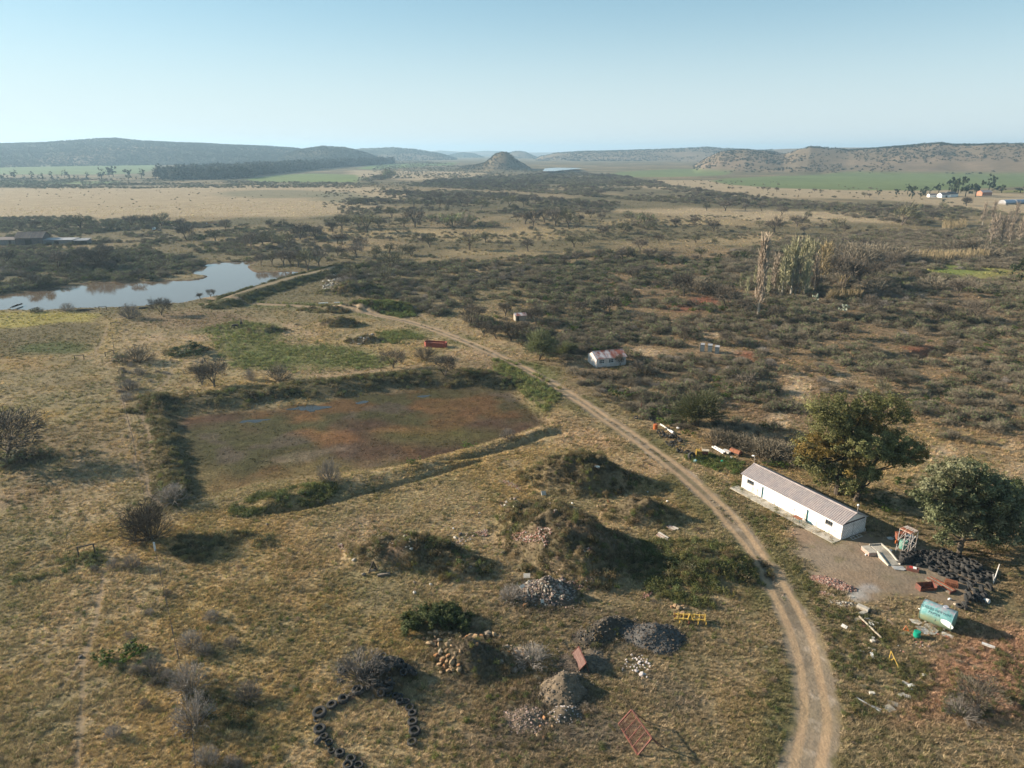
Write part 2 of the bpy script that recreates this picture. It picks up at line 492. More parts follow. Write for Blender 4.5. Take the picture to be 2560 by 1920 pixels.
    # green weedy ground between the dam and the basin
    for c_, x_, y_, rx, ry in ((cC4, 560, 175, 260, 60), (cC4, 640, 260, 220, 50), (cC4, 900, 290, 330, 60), (cC4, 1150, 330, 230, 32), (cC4, 700, 320, 190, 40), (cC4, 1400, 180, 120, 30),
                               (cC1, 1900, 1120, 320, 16), (cC2, 280, 1110, 230, 50), (cC4, 2060, 400, 150, 90), (cC4, 2140, 520, 90, 70)):
        patch(EL(c_, x_, y_, rx, ry, 16), (.13, .14, .05), .8, 4, .8)
    for c_, x_, y_, rx, ry in ((cC4, 350, 195, 130, 22), (cC4, 100, 200, 60, 16), (cC4, 880, 175, 120, 14), (cC4, 1760, 290, 110, 28), (cC4, 1250, 370, 150, 14), (cC4, 1000, 390, 110, 10),
                               (cC4, 800, 150, 40, 30)):
        patch(EL(c_, x_, y_, rx, ry, 16), (.40, .29, .175), .85, 2.5, .7)
    patch(EL(cC4, 300, 100, 260, 50, 16), (.20, .14, .085), .7, 5)
    # the drying basin
    b = basin.sd(x, y)
    m = b > -6
    if m.any():
        xb, yb, bb = x[m], y[m], b[m]
        k = smooth(-1.5, 1.5, bb + (fbm(xb, yb, 5, 3, 140) - .5) * 3)
        cb = np.tile(np.array((.105, .066, .042)), (len(xb), 1))
        cb = lerp(cb, (.085, .082, .036), smooth(.44, .62, fbm(xb, yb, 22, 4, 141)) * .9)
        cb = lerp(cb, (.165, .088, .04), smooth(.53, .7, fbm(xb, yb, 14, 4, 142)) * .7)
        cb = lerp(cb, (.13, .10, .08), smooth(.58, .7, fbm(xb, yb, 9, 3, 143)) * .6)
        cb = lerp(cb, (.30, .22, .10), (1 - smooth(P0(*cC4(0, 960))[1], P0(*cC4(0, 790))[1], yb + (fbm(xb, yb, 12, 3, 147) - .5) * 14)) * .8)
        cb = cb * .82
        c[m] = c[m] * (1 - k[:, None]) + cb * k[:, None]
    for x_, y_, rx, ry in ((900, 680, 70, 26), (1060, 710, 130, 40), (1380, 665, 150, 22), (1500, 550, 70, 16), (900, 605, 60, 14)):
        patch(EL(cC4, x_, y_, rx, ry, 10), (.22, .115, .05), .7, 2.5, .9)
    patch(R(cC4, [(700, 820), (850, 770), (1000, 755), (1110, 735), (1100, 765), (960, 800), (830, 830), (640, 850)], 8), (.22, .17, .12), .5, 2, .9)
    patch(EL(cC4, 1600, 690, 330, 40, 10), (.10, .10, .035), .6, 4)
    # bank of the basin and mound soil
    for ln_, w in ((N_BANK, 5), (W_BANK, 3)):
        d = ln_.sd(x, y)
        c = lerp(c, (.085, .075, .04), (1 - smooth(w * .6, w * 1.8, d)) * .8)
    zb = np.zeros(len(x))
    for (cx, cy), rx, ry, rot, h, sh in MOUNDS:
        dx = x - cx; dy = y - cy
        q = np.hypot(dx / rx, dy / ry)
        zb = np.maximum(zb, (1 - smooth(.55, 1.1, q)) * min(1, h / 2.2))
    c = lerp(c, (.105, .085, .052), zb * .85)
    c = lerp(c, (.19, .13, .085), zb * smooth(.55, .7, n4) * .6)
    # pinkish dry grass on the slope above the track
    patch(R(cB3, [(0, 640), (300, 560), (560, 640), (700, 740), (900, 850), (1000, 1000), (760, 1030), (700, 860), (400, 760), (0, 720)], 8), (.38, .265, .155), .8, 2.5)
    patch(R(cB2, [(1480, 1150), (1700, 980), (2100, 900), (2400, 1000), (2400, 1700), (1150, 1700), (1300, 1500)], 8), (.33, .20, .125), .9, 2.5)
    patch(EL(cA, 790, 1150, 60, 40, 8), (.36, .265, .165), .7, 3)
    patch(EL(cA, 640, 1200, 60, 90, 8), (.33, .23, .12), .5, 3)
    # greyish trodden ground near the screens
    for c_, x_, y_, rx, ry in ((cB4, 1900, 840, 150, 70), (cB4, 1400, 960, 220, 70), (cB4, 1750, 700, 160, 40), (cB4, 1550, 640, 130, 30), (cB4, 1000, 1040, 200, 60)):
        patch(EL(c_, x_, y_, rx, ry, 10), (.17, .14, .10), .75, 2.5, .7)
    for c_, x_, y_, rx, ry in ((cB4, 1150, 250, 200, 110), (cB4, 1600, 470, 330, 110), (cB4, 1260, 800, 200, 150), (cB4, 1060, 930, 120, 80), (cB4, 1400, 600, 120, 90), (cB4, 700, 570, 220, 120), (cB4, 260, 690, 160, 90)):
        patch(EL(c_, x_, y_, rx, ry, 10), (.10, .082, .058), .75, 2.2, .9)
    # left bottom footpaths
    for ln_ in PATHS:
        d = ln_.sd(x, y) + (fbm(x, y, 2.5, 2, 160) - .5) * .8
        c = lerp(c, (.29, .22, .145), (1 - smooth(.15, .6, d)) * .6)
    # pond shore
    p = pond.sd(x, y)
    c = lerp(c, (.14, .095, .06), np.where(p > -1e8, smooth(-1.6, 0, p), 0) * .9)
    # dam: dark weedy outer face, bare crest
    d = dam_wall.sd(x, y)
    c = lerp(c, (.075, .075, .035), (1 - smooth(6, 10, d)) * .9)
    d = dam_road.sd(x, y)
    c = lerp(c, (.30, .24, .15), (1 - smooth(1.2, 2.6, d)) * .9)
    # green fields
    for rg, col in FIELDS:
        d = rg.sd(x, y)
        k = smooth(-12, 12, d)
        if (d > -1e8).any():
            nn = fbm(x, y, 120, 3, 171)
            cc = (np.array(col) * .8 + np.array((.045, .03, .02)))[None, :] * (.82 + .36 * nn)[:, None]
            c = c * (1 - k[:, None]) + cc * k[:, None]
    # hills
    hz = hills(x, y)
    hk = smooth(2, 12, hz)
    hc = np.tile(np.array((.20, .155, .098)), (len(x), 1))
    hc = lerp(hc, (.27, .20, .13), smooth(.5, .7, fbm(x, y, 160, 4, 181)) * .7)
    left = smooth(100, -500, x - .02 * y)
    hc = lerp(hc, (.05, .066, .045), left * smooth(.36, .5, fbm(x, y, 400, 3, 182)) * .85)
    c = c * (1 - hk[:, None]) + hc * hk[:, None]
    # the yard
    d = yard.sd(x, y)
    m = d > -4
    if m.any():
        k = smooth(-1.2, 1.0, d[m] + (fbm(x[m], y[m], 3, 3, 191) - .5) * 3.2)
        cy_ = np.tile(np.array((.275, .22, .155)), (m.sum(), 1))
        cy_ = lerp(cy_, (.285, .215, .145), smooth(.45, .65, fbm(x[m], y[m], 8, 3, 192)))
        cy_ = lerp(cy_, (.17, .15, .125), smooth(.45, .7, fbm(x[m], y[m], 6, 3, 194)) * smooth(P0(*cB1(1100, 1200))[0], P0(*cB1(1500, 1200))[0], x[m]))
        cy_ = lerp(cy_, OLIVE, smooth(.6, .72, fbm(x[m], y[m], 2.2, 3, 193)) * .5)
        c[m] = c[m] * (1 - k[:, None]) + cy_ * k[:, None]
    for x_, y_, rx, ry in ((1020, 1380, 60, 40), (1100, 1330, 70, 18)):
        patch(EL(cB1, x_, y_, rx, ry, 5), (.42, .40, .37), .8, .8, .8)
    patch(EL(cB1, 640, 960, 90, 50, 5), (.275, .195, .13), .8, 1.2, .7)
    # weedy verge between track and building
    d = track.sd(x, y)
    dd = d + (fbm(x, y, 2.2, 4, 201) - .5) * 2.4
    c = lerp(c, (.14, .13, .06), (1 - smooth(3.5, 6.5, d)) * smooth(.42, .62, n12) * .8)
    # the track: worn soil, two paler wheel lines, a little grass between
    w = 1.75 + .6 * smooth(90, 60, y)
    k = 1 - smooth(w - .5, w + .4, dd)
    ct = np.tile(np.array((.255, .205, .14)), (len(x), 1))
    ct = lerp(ct, (.17, .14, .10), smooth(.5, .72, fbm(x, y, 3.5, 4, 207)) * .8)
    ct = lerp(ct, (.40, .33, .25), smooth(.62, .74, fbm(x, y, 1.8, 3, 208)) * .7)
    ct = lerp(ct, (.40, .285, .17), (1 - smooth(.25, .62, np.abs(d - 1.0 + (noise(x, y, 9, 205) - .5) * .5))) * .95)
    ct = lerp(ct, (.18, .15, .085), (1 - smooth(.2, .55, d)) * smooth(.4, .6, fbm(x, y, 5, 2, 203)) * .8 * smooth(70, 95, y))
    c = c * (1 - k[:, None]) + ct * k[:, None]
    d = track2.sd(x, y) + (fbm(x, y, 3, 3, 201) - .5) * 1.2
    c = lerp(c, (.30, .225, .14), (1 - smooth(1.2, 2.6, d)) * .9)
    return np.clip(c * np.array((.85, .825, .85))[None], .005, .9)

PATHS = [L(cC5, [(1060, 870), (1120, 1100), (1170, 1290), (1160, 1400), (1210, 1560)], 4), L(cC5, [(930, 190), (900, 320), (830, 440), (880, 480)], 4), L(cC5, [(1480, 600), (1450, 680), (1300, 840), (1240, 930), (1230, 1000), (1290, 1170), (1300, 1290), (1240, 1330)], 4),
         L(cC5, [(1220, 1290), (1240, 1450), (1270, 1560), (1275, 1700)], 4), L(cC6, [(850, 0), (850, 60), (930, 150)], 4), L(cC6, [(600, 530), (570, 720), (540, 850), (480, 1080), (470, 1300), (440, 1660)], 4),
         L(cC6, [(500, 960), (430, 1100), (350, 1200)], 4), L(cC2, [(440, 1060), (560, 1130), (620, 1180)], 6), L(cC2, [(1500, 1440), (1600, 1560), (1700, 1640)], 5)]
FIELDS = [
    (R(cD7, [(-300, 165), (0, 147), (350, 137), (560, 146), (660, 158), (680, 185), (600, 200), (400, 203), (0, 205), (-300, 215)], 60), (.13, .21, .075)),
    (R(cD7, [(0, 231), (300, 227), (520, 228), (500, 240), (200, 240), (0, 242)], 40), (.12, .18, .06)),
    (R(cD7, [(1055, 220), (1200, 205), (1350, 199), (1540, 203), (1560, 215), (1540, 233), (1300, 233), (1100, 230)], 40), (.15, .22, .06)),
    (R(cD7, [(1540, 182), (1600, 171), (1750, 163), (1980, 158), (1960, 168), (1750, 178), (1600, 185)], 60), (.13, .21, .065)),
    (R(cD8, [(390, 203), (470, 190), (700, 182), (960, 181), (1000, 190), (900, 205), (700, 212), (500, 212)], 60), (.14, .20, .065)),
    (R(cD8, [(858, 232), (930, 219), (1150, 208), (1500, 199), (1900, 192), (2212, 195), (2600, 205), (2600, 250), (2212, 255), (1800, 272), (1450, 270), (1150, 262), (930, 247)], 60), (.135, .20, .065)),
    (R(cD8, [(2120, 272), (2300, 268), (2300, 276), (2120, 280)], 30), (.22, .24, .05)),
]

# ---------------------------------------------------------------- the ground sheet, cut into its kinds of ground
az = np.concatenate([np.radians(np.arange(-180, -52, 6.0)), np.radians(np.arange(-52, -46, 1.0)), np.radians(np.linspace(-46, 46, 613)), np.radians(np.arange(47, 52.1, 1.0)), np.radians(np.arange(56, 180, 6.0))])
rad = np.concatenate([[3, 15, 28, 38], np.exp(np.linspace(math.log(46), math.log(700), 640)), np.exp(np.linspace(math.log(712), math.log(14000), 300))])
na, nr = len(az), len(rad)
AZ, RD = np.meshgrid(az, rad)
gx = (RD * np.sin(AZ)).ravel(); gy = (RD * np.cos(AZ)).ravel()
gz = H(gx, gy)
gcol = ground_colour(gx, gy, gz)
_lr = np.log(rad); _GZ = gz.reshape(nr, na)
def H(x, y):
    """height read from the finished sheet"""
    x = np.atleast_1d(np.asarray(x, float)); y = np.atleast_1d(np.asarray(y, float))
    a_ = np.interp(np.arctan2(x, y), az, np.arange(na)); r_ = np.interp(np.log(np.maximum(np.hypot(x, y), 3.01)), _lr, np.arange(nr))
    i0 = np.clip(a_.astype(int), 0, na - 2); j0 = np.clip(r_.astype(int), 0, nr - 2); fa = a_ - i0; fr = r_ - j0
    return (_GZ[j0, i0] * (1 - fa) + _GZ[j0, i0 + 1] * fa) * (1 - fr) + (_GZ[j0 + 1, i0] * (1 - fa) + _GZ[j0 + 1, i0 + 1] * fa) * fr
ii, jj = np.meshgrid(np.arange(nr - 1), np.arange(na), indexing='ij')
j2 = (jj + 1) % na
quads = np.stack([ii * na + jj, (ii + 1) * na + jj, (ii + 1) * na + j2, ii * na + j2], -1).reshape(-1, 4)[:, ::-1]
fx = gx[quads].mean(1); fy = gy[quads].mean(1); fz = gz[quads].mean(1)
kind = np.zeros(len(quads), int)
kind[hills(fx, fy) > 4] = 1
for k_, (rg, _c) in enumerate(FIELDS):
    kind[(rg.sd(fx, fy) > 0)] = 2
kind[basin.sd(fx, fy) > 0] = 3
kind[yard.sd(fx, fy) > 0] = 4
tw = 1.75 + .6 * smooth(90, 60, fy)
kind[(track.sd(fx, fy) < tw) | (track2.sd(fx, fy) < 1.9) | (dam_road.sd(fx, fy) < 1.9)] = 5
fp = np.zeros(len(fx), bool)
for ln_ in PATHS:
    fp |= ln_.sd(fx, fy) < .5
kind[fp & (kind == 0)] = 6

def mesh_np(name, v, f, mat, col=None, smooth_=True):
    me = bpy.data.meshes.new(name)
    n = f.shape[1]
    me.vertices.add(len(v)); me.vertices.foreach_set('co', np.ascontiguousarray(v, dtype=np.float32).ravel())
    me.loops.add(f.size); me.loops.foreach_set('vertex_index', np.ascontiguousarray(f, dtype=np.int32).ravel())
    me.polygons.add(len(f)); me.polygons.foreach_set('loop_start', np.arange(0, f.size, n, dtype=np.int32))
    me.polygons.foreach_set('use_smooth', np.full(len(f), smooth_))
    me.update(calc_edges=True)
    if col is not None:
        a = me.color_attributes.new('col', 'FLOAT_COLOR', 'POINT')
        a.data.foreach_set('color', np.concatenate([col, np.ones((len(col), 1))], 1).astype(np.float32).ravel())
    if mat is not None:
        for m in (mat if isinstance(mat, (list, tuple)) else [mat]):
            me.materials.append(m)
    return me

M_GROUND = ground_material('veld_ground')
M_TRACK = ground_material('track_soil', .35, .3)
M_FIELD = ground_material('crop_field', .3, .3)
for k_, (nm, mt) in enumerate((('ground', M_GROUND), ('hills', M_GROUND), ('field', M_FIELD), ('dry_pond_bed', M_GROUND), ('yard_ground', M_TRACK), ('dirt_road', M_TRACK), ('footpath', M_TRACK))):
    q = quads[kind == k_]
    used, inv = np.unique(q.ravel(), return_inverse=True)
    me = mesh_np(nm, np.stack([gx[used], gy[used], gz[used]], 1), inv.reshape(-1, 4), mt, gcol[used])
    o = bpy.data.objects.new(nm, me); COL.objects.link(o); o['kind'] = 'structure'

# ---------------------------------------------------------------- water
def water_material(name, murk, rough=.04, bump=.02, scale=1.2):
    m, nt, b, ln = new_mat(name)
    b.inputs['Base Color'].default_value = (*murk, 1)
    b.inputs['Roughness'].default_value = rough
    b.inputs['IOR'].default_value = 1.33
    spec(b, .5)
    pos = N(nt, 'ShaderNodeNewGeometry').outputs['Position']
    bp = N(nt, 'ShaderNodeBump')
    bp.inputs['Strength'].default_value = bump
    bp.inputs['Distance'].default_value = .3
    ln.new(noise_node(nt, pos, scale, 3), bp.inputs['Height'])
    ln.new(bp.outputs[0], b.inputs['Normal'])
    return m
M_WATER = water_material('pond_water', (.13, .095, .065))

M_PUD = water_material('puddle_water', (.03, .028, .022), .08, .05, 3)

def flat_poly(name, pts, z, mat):
    me = bpy.data.meshes.new(name)
    me.from_pydata([(x, y, z) for x, y in pts], [], [tuple(range(len(pts)))])
    me.materials.append(mat)
    me.update()
    o = bpy.data.objects.new(name, me); COL.objects.link(o)
    if me.polygons[0].normal.z < 0:
        me.flip_normals()
    return o
o = flat_poly('pond_water', catmull(pond.p + [pond.p[0]], 4)[:-1], POND_Z, M_WATER); o['kind'] = 'structure'
for pts in ([(490, 650), (510, 620), (540, 616), (545, 636), (620, 634), (700, 630), (690, 640), (560, 652)], [(800, 585), (830, 560), (920, 556), (1000, 566), (940, 585), (850, 592)],
            [(1150, 545), (1200, 534), (1230, 545), (1180, 552)], [(1440, 512), (1480, 502), (1540, 508), (1490, 518)], [(1120, 512), (1170, 508), (1160, 518)]):
    w_ = [P0(*cC4(*p), -1.2) for p in pts]
    zc = sum(Hs(*q_) for q_ in w_) / len(w_) - .03
    w_ = catmull(w_ + [w_[0]], 5)[:-1]; cx_ = sum(q_[0] for q_ in w_) / len(w_); cy_ = sum(q_[1] for q_ in w_) / len(w_)
    w_ = [(cx_ + (q_[0] - cx_) * f_, cy_ + (q_[1] - cy_) * f_) for q_ in w_ for f_ in [.45 + 1.0 * float(noise(q_[0], q_[1], 1.3, 88))]]
    o = flat_poly('puddle_water', w_, zc + .03, M_PUD); o['kind'] = 'structure'
rv = R(cC2, [(1352, 245), (1362, 222), (1440, 218), (1560, 221), (1600, 226), (1520, 238), (1400, 248)], 20)
zr = max(Hs(*q_) for q_ in rv.p) + .15
o = flat_poly('river_water', [P0(u_, v_, zr) for u_, v_ in [cC2(*p) for p in ((1350, 246), (1362, 229), (1440, 224), (1560, 226), (1600, 229), (1520, 236), (1420, 246))]], zr, water_material('river_water', (.10, .10, .10), .12, .02, .2)); o['kind'] = 'structure'
# ---------------------------------------------------------------- plants: shared meshes
def plant_mat(name, col, rough=.8, trans=0.0, inst=False, vary=.35):
    m, nt, b, ln = new_mat(name)
    b.inputs['Roughness'].default_value = rough
    spec(b, .12)
    at = N(nt, 'ShaderNodeAttribute', attribute_name='tint')
    if inst:
        it = N(nt, 'ShaderNodeAttribute', attribute_name='icol', attribute_type='INSTANCER')
        base = it.outputs['Color']
    else:
        base = None
    oi = N(nt, 'ShaderNodeObjectInfo')
    f = rng_node(nt, oi.outputs['Random'], 0, 1, 1 - vary, 1 + vary)
    f = math_node(nt, 'MULTIPLY', f, at.outputs['Fac'])
    cmb = N(nt, 'ShaderNodeCombineColor')
    for i in range(3):
        ln.new(f, cmb.inputs[i])
    c = mix_node(nt, 1.0, base if base is not None else col, cmb.outputs[0], 'MULTIPLY')
    ln.new(c, b.inputs['Base Color'])
    if trans:
        tr = N(nt, 'ShaderNodeBsdfTranslucent')
        ln.new(mix_node(nt, 1.0, c, (1.0, 1.05, .7), 'MULTIPLY'), tr.inputs['Color'])
        mx = N(nt, 'ShaderNodeMixShader')
        mx.inputs[0].default_value = trans
        ln.new(b.outputs[0], mx.inputs[1]); ln.new(tr.outputs[0], mx.inputs[2])
        ln.new(mx.outputs[0], nt.nodes['Material Output'].inputs['Surface'])
    return m

M_BARK = plant_mat('grey_bark', (.10, .08, .062))
M_TWIG = plant_mat('brown_twigs', (.185, .155, .11))
M_BUSH = plant_mat('wide_bush_leaves', (.10, .118, .042), .6, .25)
M_TWIGF = plant_mat('far_twigs', (.15, .125, .098))
M_TWIGD = plant_mat('dark_twigs', (.115, .095, .072))
M_TWIGP = plant_mat('pale_twigs', (.25, .22, .19))
M_TWIGO = plant_mat('olive_twigs', (.175, .165, .095))
M_LEAFO = plant_mat('olive_leaves', (.19, .205, .108), .6, .3)
M_LEAFG = plant_mat('green_leaves', (.085, .12, .03), .6, .3)
M_LEAFD = plant_mat('dark_leaves', (.045, .058, .022), .6, .2)
M_AUT2 = plant_mat('golden_leaves', (.24, .165, .05), .6, .3)
M_GUM2 = plant_mat('pale_gum_leaves', (.22, .215, .125), .5, .3)
M_GUM = plant_mat('gum_leaves', (.16, .175, .09), .5, .25)
M_AUTUMN = plant_mat('autumn_leaves', (.19, .185, .075), .6, .3)
M_STRAW = plant_mat('straw_blades', (.42, .32, .16), .8, .3)
M_WEED = plant_mat('weed_leaves', (.10, .125, .035), .6, .3)

class PM:
    """a plant mesh being put together: triangles and quads with a shade each"""
    def __init__(self):
        self.v = []; self.f = []; self.t = []; self.m = []
    def quad(self, a, b, c, d, t, m=0):
        i = len(self.v); self.v += [a, b, c, d]; self.f.append((i, i + 1, i + 2, i + 3)); self.t.append(t); self.m.append(m)
    def tri(self, a, b, c, t, m=0):
        i = len(self.v); self.v += [a, b, c]; self.f.append((i, i + 1, i + 2)); self.t.append(t); self.m.append(m)
    def limb(self, a, b, ra, rb, t, m=0, n=5):
        d = b - a
        if d.length < 1e-5: return
        d.normalize()
        s = d.cross(Vector((.3, .9, .2)) if abs(d.z) > .9 else Vector((0, 0, 1))).normalized()
        w = d.cross(s)
        i = len(self.v)
        for p, r in ((a, ra), (b, rb)):
            for k in range(n):
                q = 2 * PI * k / n
                self.v.append(p + s * (r * math.cos(q)) + w * (r * math.sin(q)))
        for k in range(n):
            k2 = (k + 1) % n
            self.f.append((i + k, i + k2, i + n + k2, i + n + k)); self.t.append(t); self.m.append(m)
    def ribbon(self, a, b, w0, w1, t, rnd, m=0):
        d = (b - a)
        s = d.cross(Vector((rnd.uniform(-1, 1), rnd.uniform(-1, 1), rnd.uniform(-1, 1))))
        if s.length < 1e-6: return
        s.normalize()
        self.quad(a - s * w0, a + s * w0, b + s * w1, b - s * w1, t, m)
    def leaf(self, p, s, nrm, t, rnd, m=0):
        a = nrm.cross(Vector((rnd.uniform(-1, 1), rnd.uniform(-1, 1), rnd.uniform(-1, 1))))
        if a.length < 1e-4: return
        a.normalize(); b = nrm.cross(a).normalized()
        self.quad(p - a * s, p - b * s * .45, p + a * s, p + b * s * .45, t, m)
    def mesh(self, name, mats):
        me = bpy.data.meshes.new(name)
        me.from_pydata([tuple(q) for q in self.v], [], self.f)
        a = me.attributes.new('tint', 'FLOAT', 'FACE')
        a.data.foreach_set('value', np.array(self.t, dtype=np.float32))
        for m in mats: me.materials.append(m)
        if len(mats) > 1:
            me.polygons.foreach_set('material_index', np.array(self.m, dtype=np.int32))
        me.update()
        return me

def V(*a): return Vector(a)

def rdir(rnd, d, spread):
    q = Vector((rnd.gauss(0, 1), rnd.gauss(0, 1), rnd.gauss(0, 1))).normalized()
    return (d + q * spread).normalized()

def bare_crown(rnd, h, spread, stems, lean=0.0, droop=.05, levels=5, kids=(2, 4), tr=.06, tw=.014, flat=.55, open_=.42, start=.12):
    """trunk mesh and twig mesh of a leafless tree of height h"""
    T = PM(); K = PM()
    def grow(p, d, ln, r, lv):
        n = 2 if lv < 3 else 1
        q = p
        for _ in range(n):
            d = rdir(rnd, d, .16)
            e = q + d * (ln / n)
            if lv <= 1: T.limb(q, e, r, r * .8, rnd.uniform(.7, 1.15), n=5); r *= .8
            elif lv == 2: K.limb(q, e, r, r * .8, rnd.uniform(.7, 1.1), n=3); r *= .8
            else: K.ribbon(q, e, max(r, tw * .6), max(r * .6, tw * .4), rnd.uniform(.6, 1.35), rnd)
            q = e
        if lv >= levels: return
        m = rnd.randint(*kids) + (1 if lv == levels - 1 else 0)
        for i in range(m):
            nd = rdir(rnd, d, .75 if lv < levels - 2 else .95)
            nd.z = nd.z * flat + (.10 if lv < 3 else .02)
            nd.normalize()
            f = rnd.uniform(.55, 1.0)
            grow(p.lerp(q, f), nd, ln * rnd.uniform(.56, .78), r * rnd.uniform(.45, .65), lv + 1)
    base = V(0, 0, 0)
    trunk_h = h * start
    if stems == 1:
        T.limb(V(0, 0, -.2), V(0, 0, trunk_h), h * tr * 1.25, h * tr, 1, n=7); base = V(0, 0, trunk_h)
    for s in range(max(3, stems) if stems > 1 else 4):
        a = rnd.uniform(0, 2 * PI)
        d = V(math.cos(a) * open_ * spread + lean, math.sin(a) * open_ * spread, 1).normalized()
        grow(base + V(math.cos(a), math.sin(a), 0) * h * .015, d, h * .30 * rnd.uniform(.85, 1.15), h * tr * .62, 1)
    return T, K

def fit(pms, h, r=None):
    zs = [q.z for pm in pms for q in pm.v]; m = max(zs)
    k = h / m
    rr = sorted(math.hypot(q.x, q.y) for pm in pms for q in pm.v)
    kr = k if r is None else r / rr[int(len(rr) * .97)]
    for pm in pms:
        pm.v = [Vector((q.x * kr, q.y * kr, q.z * k)) for q in pm.v]

def leafy(rnd, lobes, n, leaf, K=None, up=.25, shell=.55, tt=(.55, 1.35), m=0):
    """leaf faces gathered in clumps: lobes = (centre, radius, flattening)"""
    K = K or PM()
    wts = [r ** 2 for c, r, f in lobes]; tot = sum(wts)
    for (c, r, f), w in zip(lobes, wts):
        sub = [(Vector((rnd.gauss(0, 1), rnd.gauss(0, 1), rnd.gauss(0, .9))).normalized(), rnd.uniform(.75, 1.25)) for _ in range(max(4, int(9 * r ** .8)))]
        for _ in range(int(n * w / tot)):
            d, ts = rnd.choice(sub)
            q = Vector((rnd.gauss(0, 1), rnd.gauss(0, 1), rnd.gauss(0, 1))).normalized() * rnd.uniform(0, .42)
            d = (d + q)
            rr = r * rnd.uniform(shell, 1.0)
            p = c + Vector((d.x * rr, d.y * rr, d.z * rr * f))
            nrm = (d.normalized() + Vector((rnd.uniform(-1, 1), rnd.uniform(-1, 1), rnd.uniform(-.6, 1) + up)) * .8).normalized()
            K.leaf(p, leaf * rnd.uniform(.6, 1.3), nrm, ts * rnd.uniform(*tt), rnd, m)
    return K

def twig_haze(rnd, lobes, n, ln, w, K, m=0, tt=(.5, 1.25)):
    """fine twigs filling the clumps of a leafless crown, pointing outward and up"""
    tot = sum(r * r for c, r, f in lobes)
    for c, r, f in lobes:
        for _ in range(int(n * r * r / tot)):
            d = Vector((rnd.gauss(0, 1), rnd.gauss(0, 1), rnd.gauss(0, 1))).normalized()
            p = c + Vector((d.x * r, d.y * r, d.z * r * f)) * rnd.random() ** .4
            e = p + (Vector((p.x, p.y, (p.z - .25) * .8)).normalized() + Vector((rnd.gauss(0, .45), rnd.gauss(0, .45), rnd.gauss(.15, .4)))) * ln * rnd.uniform(.5, 1.2)
            K.ribbon(p, e, w, w * .5, rnd.uniform(*tt), rnd, m)
    return K

PROTO = {}
rnd = random.Random(5)
def reg(kind, parts, h):
    PROTO.setdefault(kind, []).append((parts, h))

# leafless thorn trees, 1 m high, scaled where they stand
for i in range(5):
    T, K = bare_crown(rnd, 1.0, 1.0, 1 if i % 2 else 3, levels=5, kids=(3, 4), tr=.032, tw=.008, flat=.62, open_=.62, start=.10)
    fit((T, K), 1.0, .58)
    twig_haze(rnd, [(V(rnd.uniform(-.38, .38), rnd.uniform(-.38, .38), rnd.uniform(.5, .8)), rnd.uniform(.16, .26), .65) for _ in range(14)], 1500, .085, .0042, K)
    reg('thorn', [('trunk', T.mesh('thorn_trunk', [M_BARK])), ('crown', K.mesh('thorn_crown', [M_TWIGD]))], 1.0)
# the same tree as it shows far away: fewer, broader twigs
for i in range(6):
    T, K = bare_crown(rnd, 1.0, 1.0, 1 if i % 3 else 3, levels=4, kids=(3, 4), tr=.03, tw=.011, flat=.6, open_=.6, start=.16)
    fit((T, K), 1.0, .60)
    K.m = [0] * len(K.f)
    twig_haze(rnd, [(V(rnd.uniform(-.36, .36), rnd.uniform(-.36, .36), rnd.uniform(.42, .78)), rnd.uniform(.18, .30), .6) for _ in range(10)], 520, .12, .010, K, 1)
    reg('thorn_far', [('trunk', T.mesh('far_trunk', [M_BARK])), ('crown', K.mesh('far_crown', [M_TWIGD, M_TWIGO if i % 2 else M_TWIGF]))], 1.0)
# grey leafless shrubs
def shrub_twigs(rnd, n, tw, dome=.75):
    K = PM()
    for _ in range(n):
        a = rnd.uniform(0, 2 * PI); el = rnd.uniform(.12, 1.5)
        d = V(math.cos(a) * math.cos(el), math.sin(a) * math.cos(el), math.sin(el))
        p = V(math.cos(a), math.sin(a), 0) * rnd.uniform(0, .25)
        ln = rnd.uniform(.45, .72)
        t = rnd.uniform(.55, 1.2)
        q = p + d * ln
        K.ribbon(p, q, tw, tw * .8, t * .8, rnd)
        for _ in range(5):
            d2 = rdir(rnd, d, .7); e = q + d2 * rnd.uniform(.15, .36)
            K.ribbon(p.lerp(q, rnd.uniform(.6, 1)), e, tw * .8, tw * .5, t * rnd.uniform(.8, 1.3), rnd)
            for _ in range(2):
                K.ribbon(e, e + rdir(rnd, d2, .9) * rnd.uniform(.1, .2), tw * .7, tw * .35, t * rnd.uniform(.9, 1.4), rnd)
    return K
for i in range(4):
    K = shrub_twigs(rnd, 90, .0085); fit((K,), 1.0, .85)
    reg('greyshrub', [('crown', K.mesh('grey_shrub', [M_TWIGP]))], 1.0)
for i in range(4):
    K = shrub_twigs(rnd, 80, .011); fit((K,), 1.0, .95)
    reg('brownshrub', [('crown', K.mesh('brown_shrub', [M_TWIG]))], 1.0)
for i in range(4):
    K = shrub_twigs(rnd, 60, .011); fit((K,), 1.0, 1.0)
    lobes = [(V(rnd.uniform(-.55, .55), rnd.uniform(-.55, .55), rnd.uniform(.3, .65)), rnd.uniform(.26, .4), .8) for _ in range(9)]
    leafy(rnd, lobes, 700, .05, K, m=1)
    reg('oliveshrub', [('crown', K.mesh('olive_shrub', [M_TWIG, M_LEAFO]))], 1.0)
for i in range(3):
    lobes = [(V(rnd.uniform(-.5, .5), rnd.uniform(-.5, .5), rnd.uniform(.3, .6)), rnd.uniform(.28, .42), .85) for _ in range(9)]
    K = leafy(rnd, lobes, 900, .05)
    reg('darkbush', [('crown', K.mesh('dark_bush', [M_LEAFD]))], 1.0)
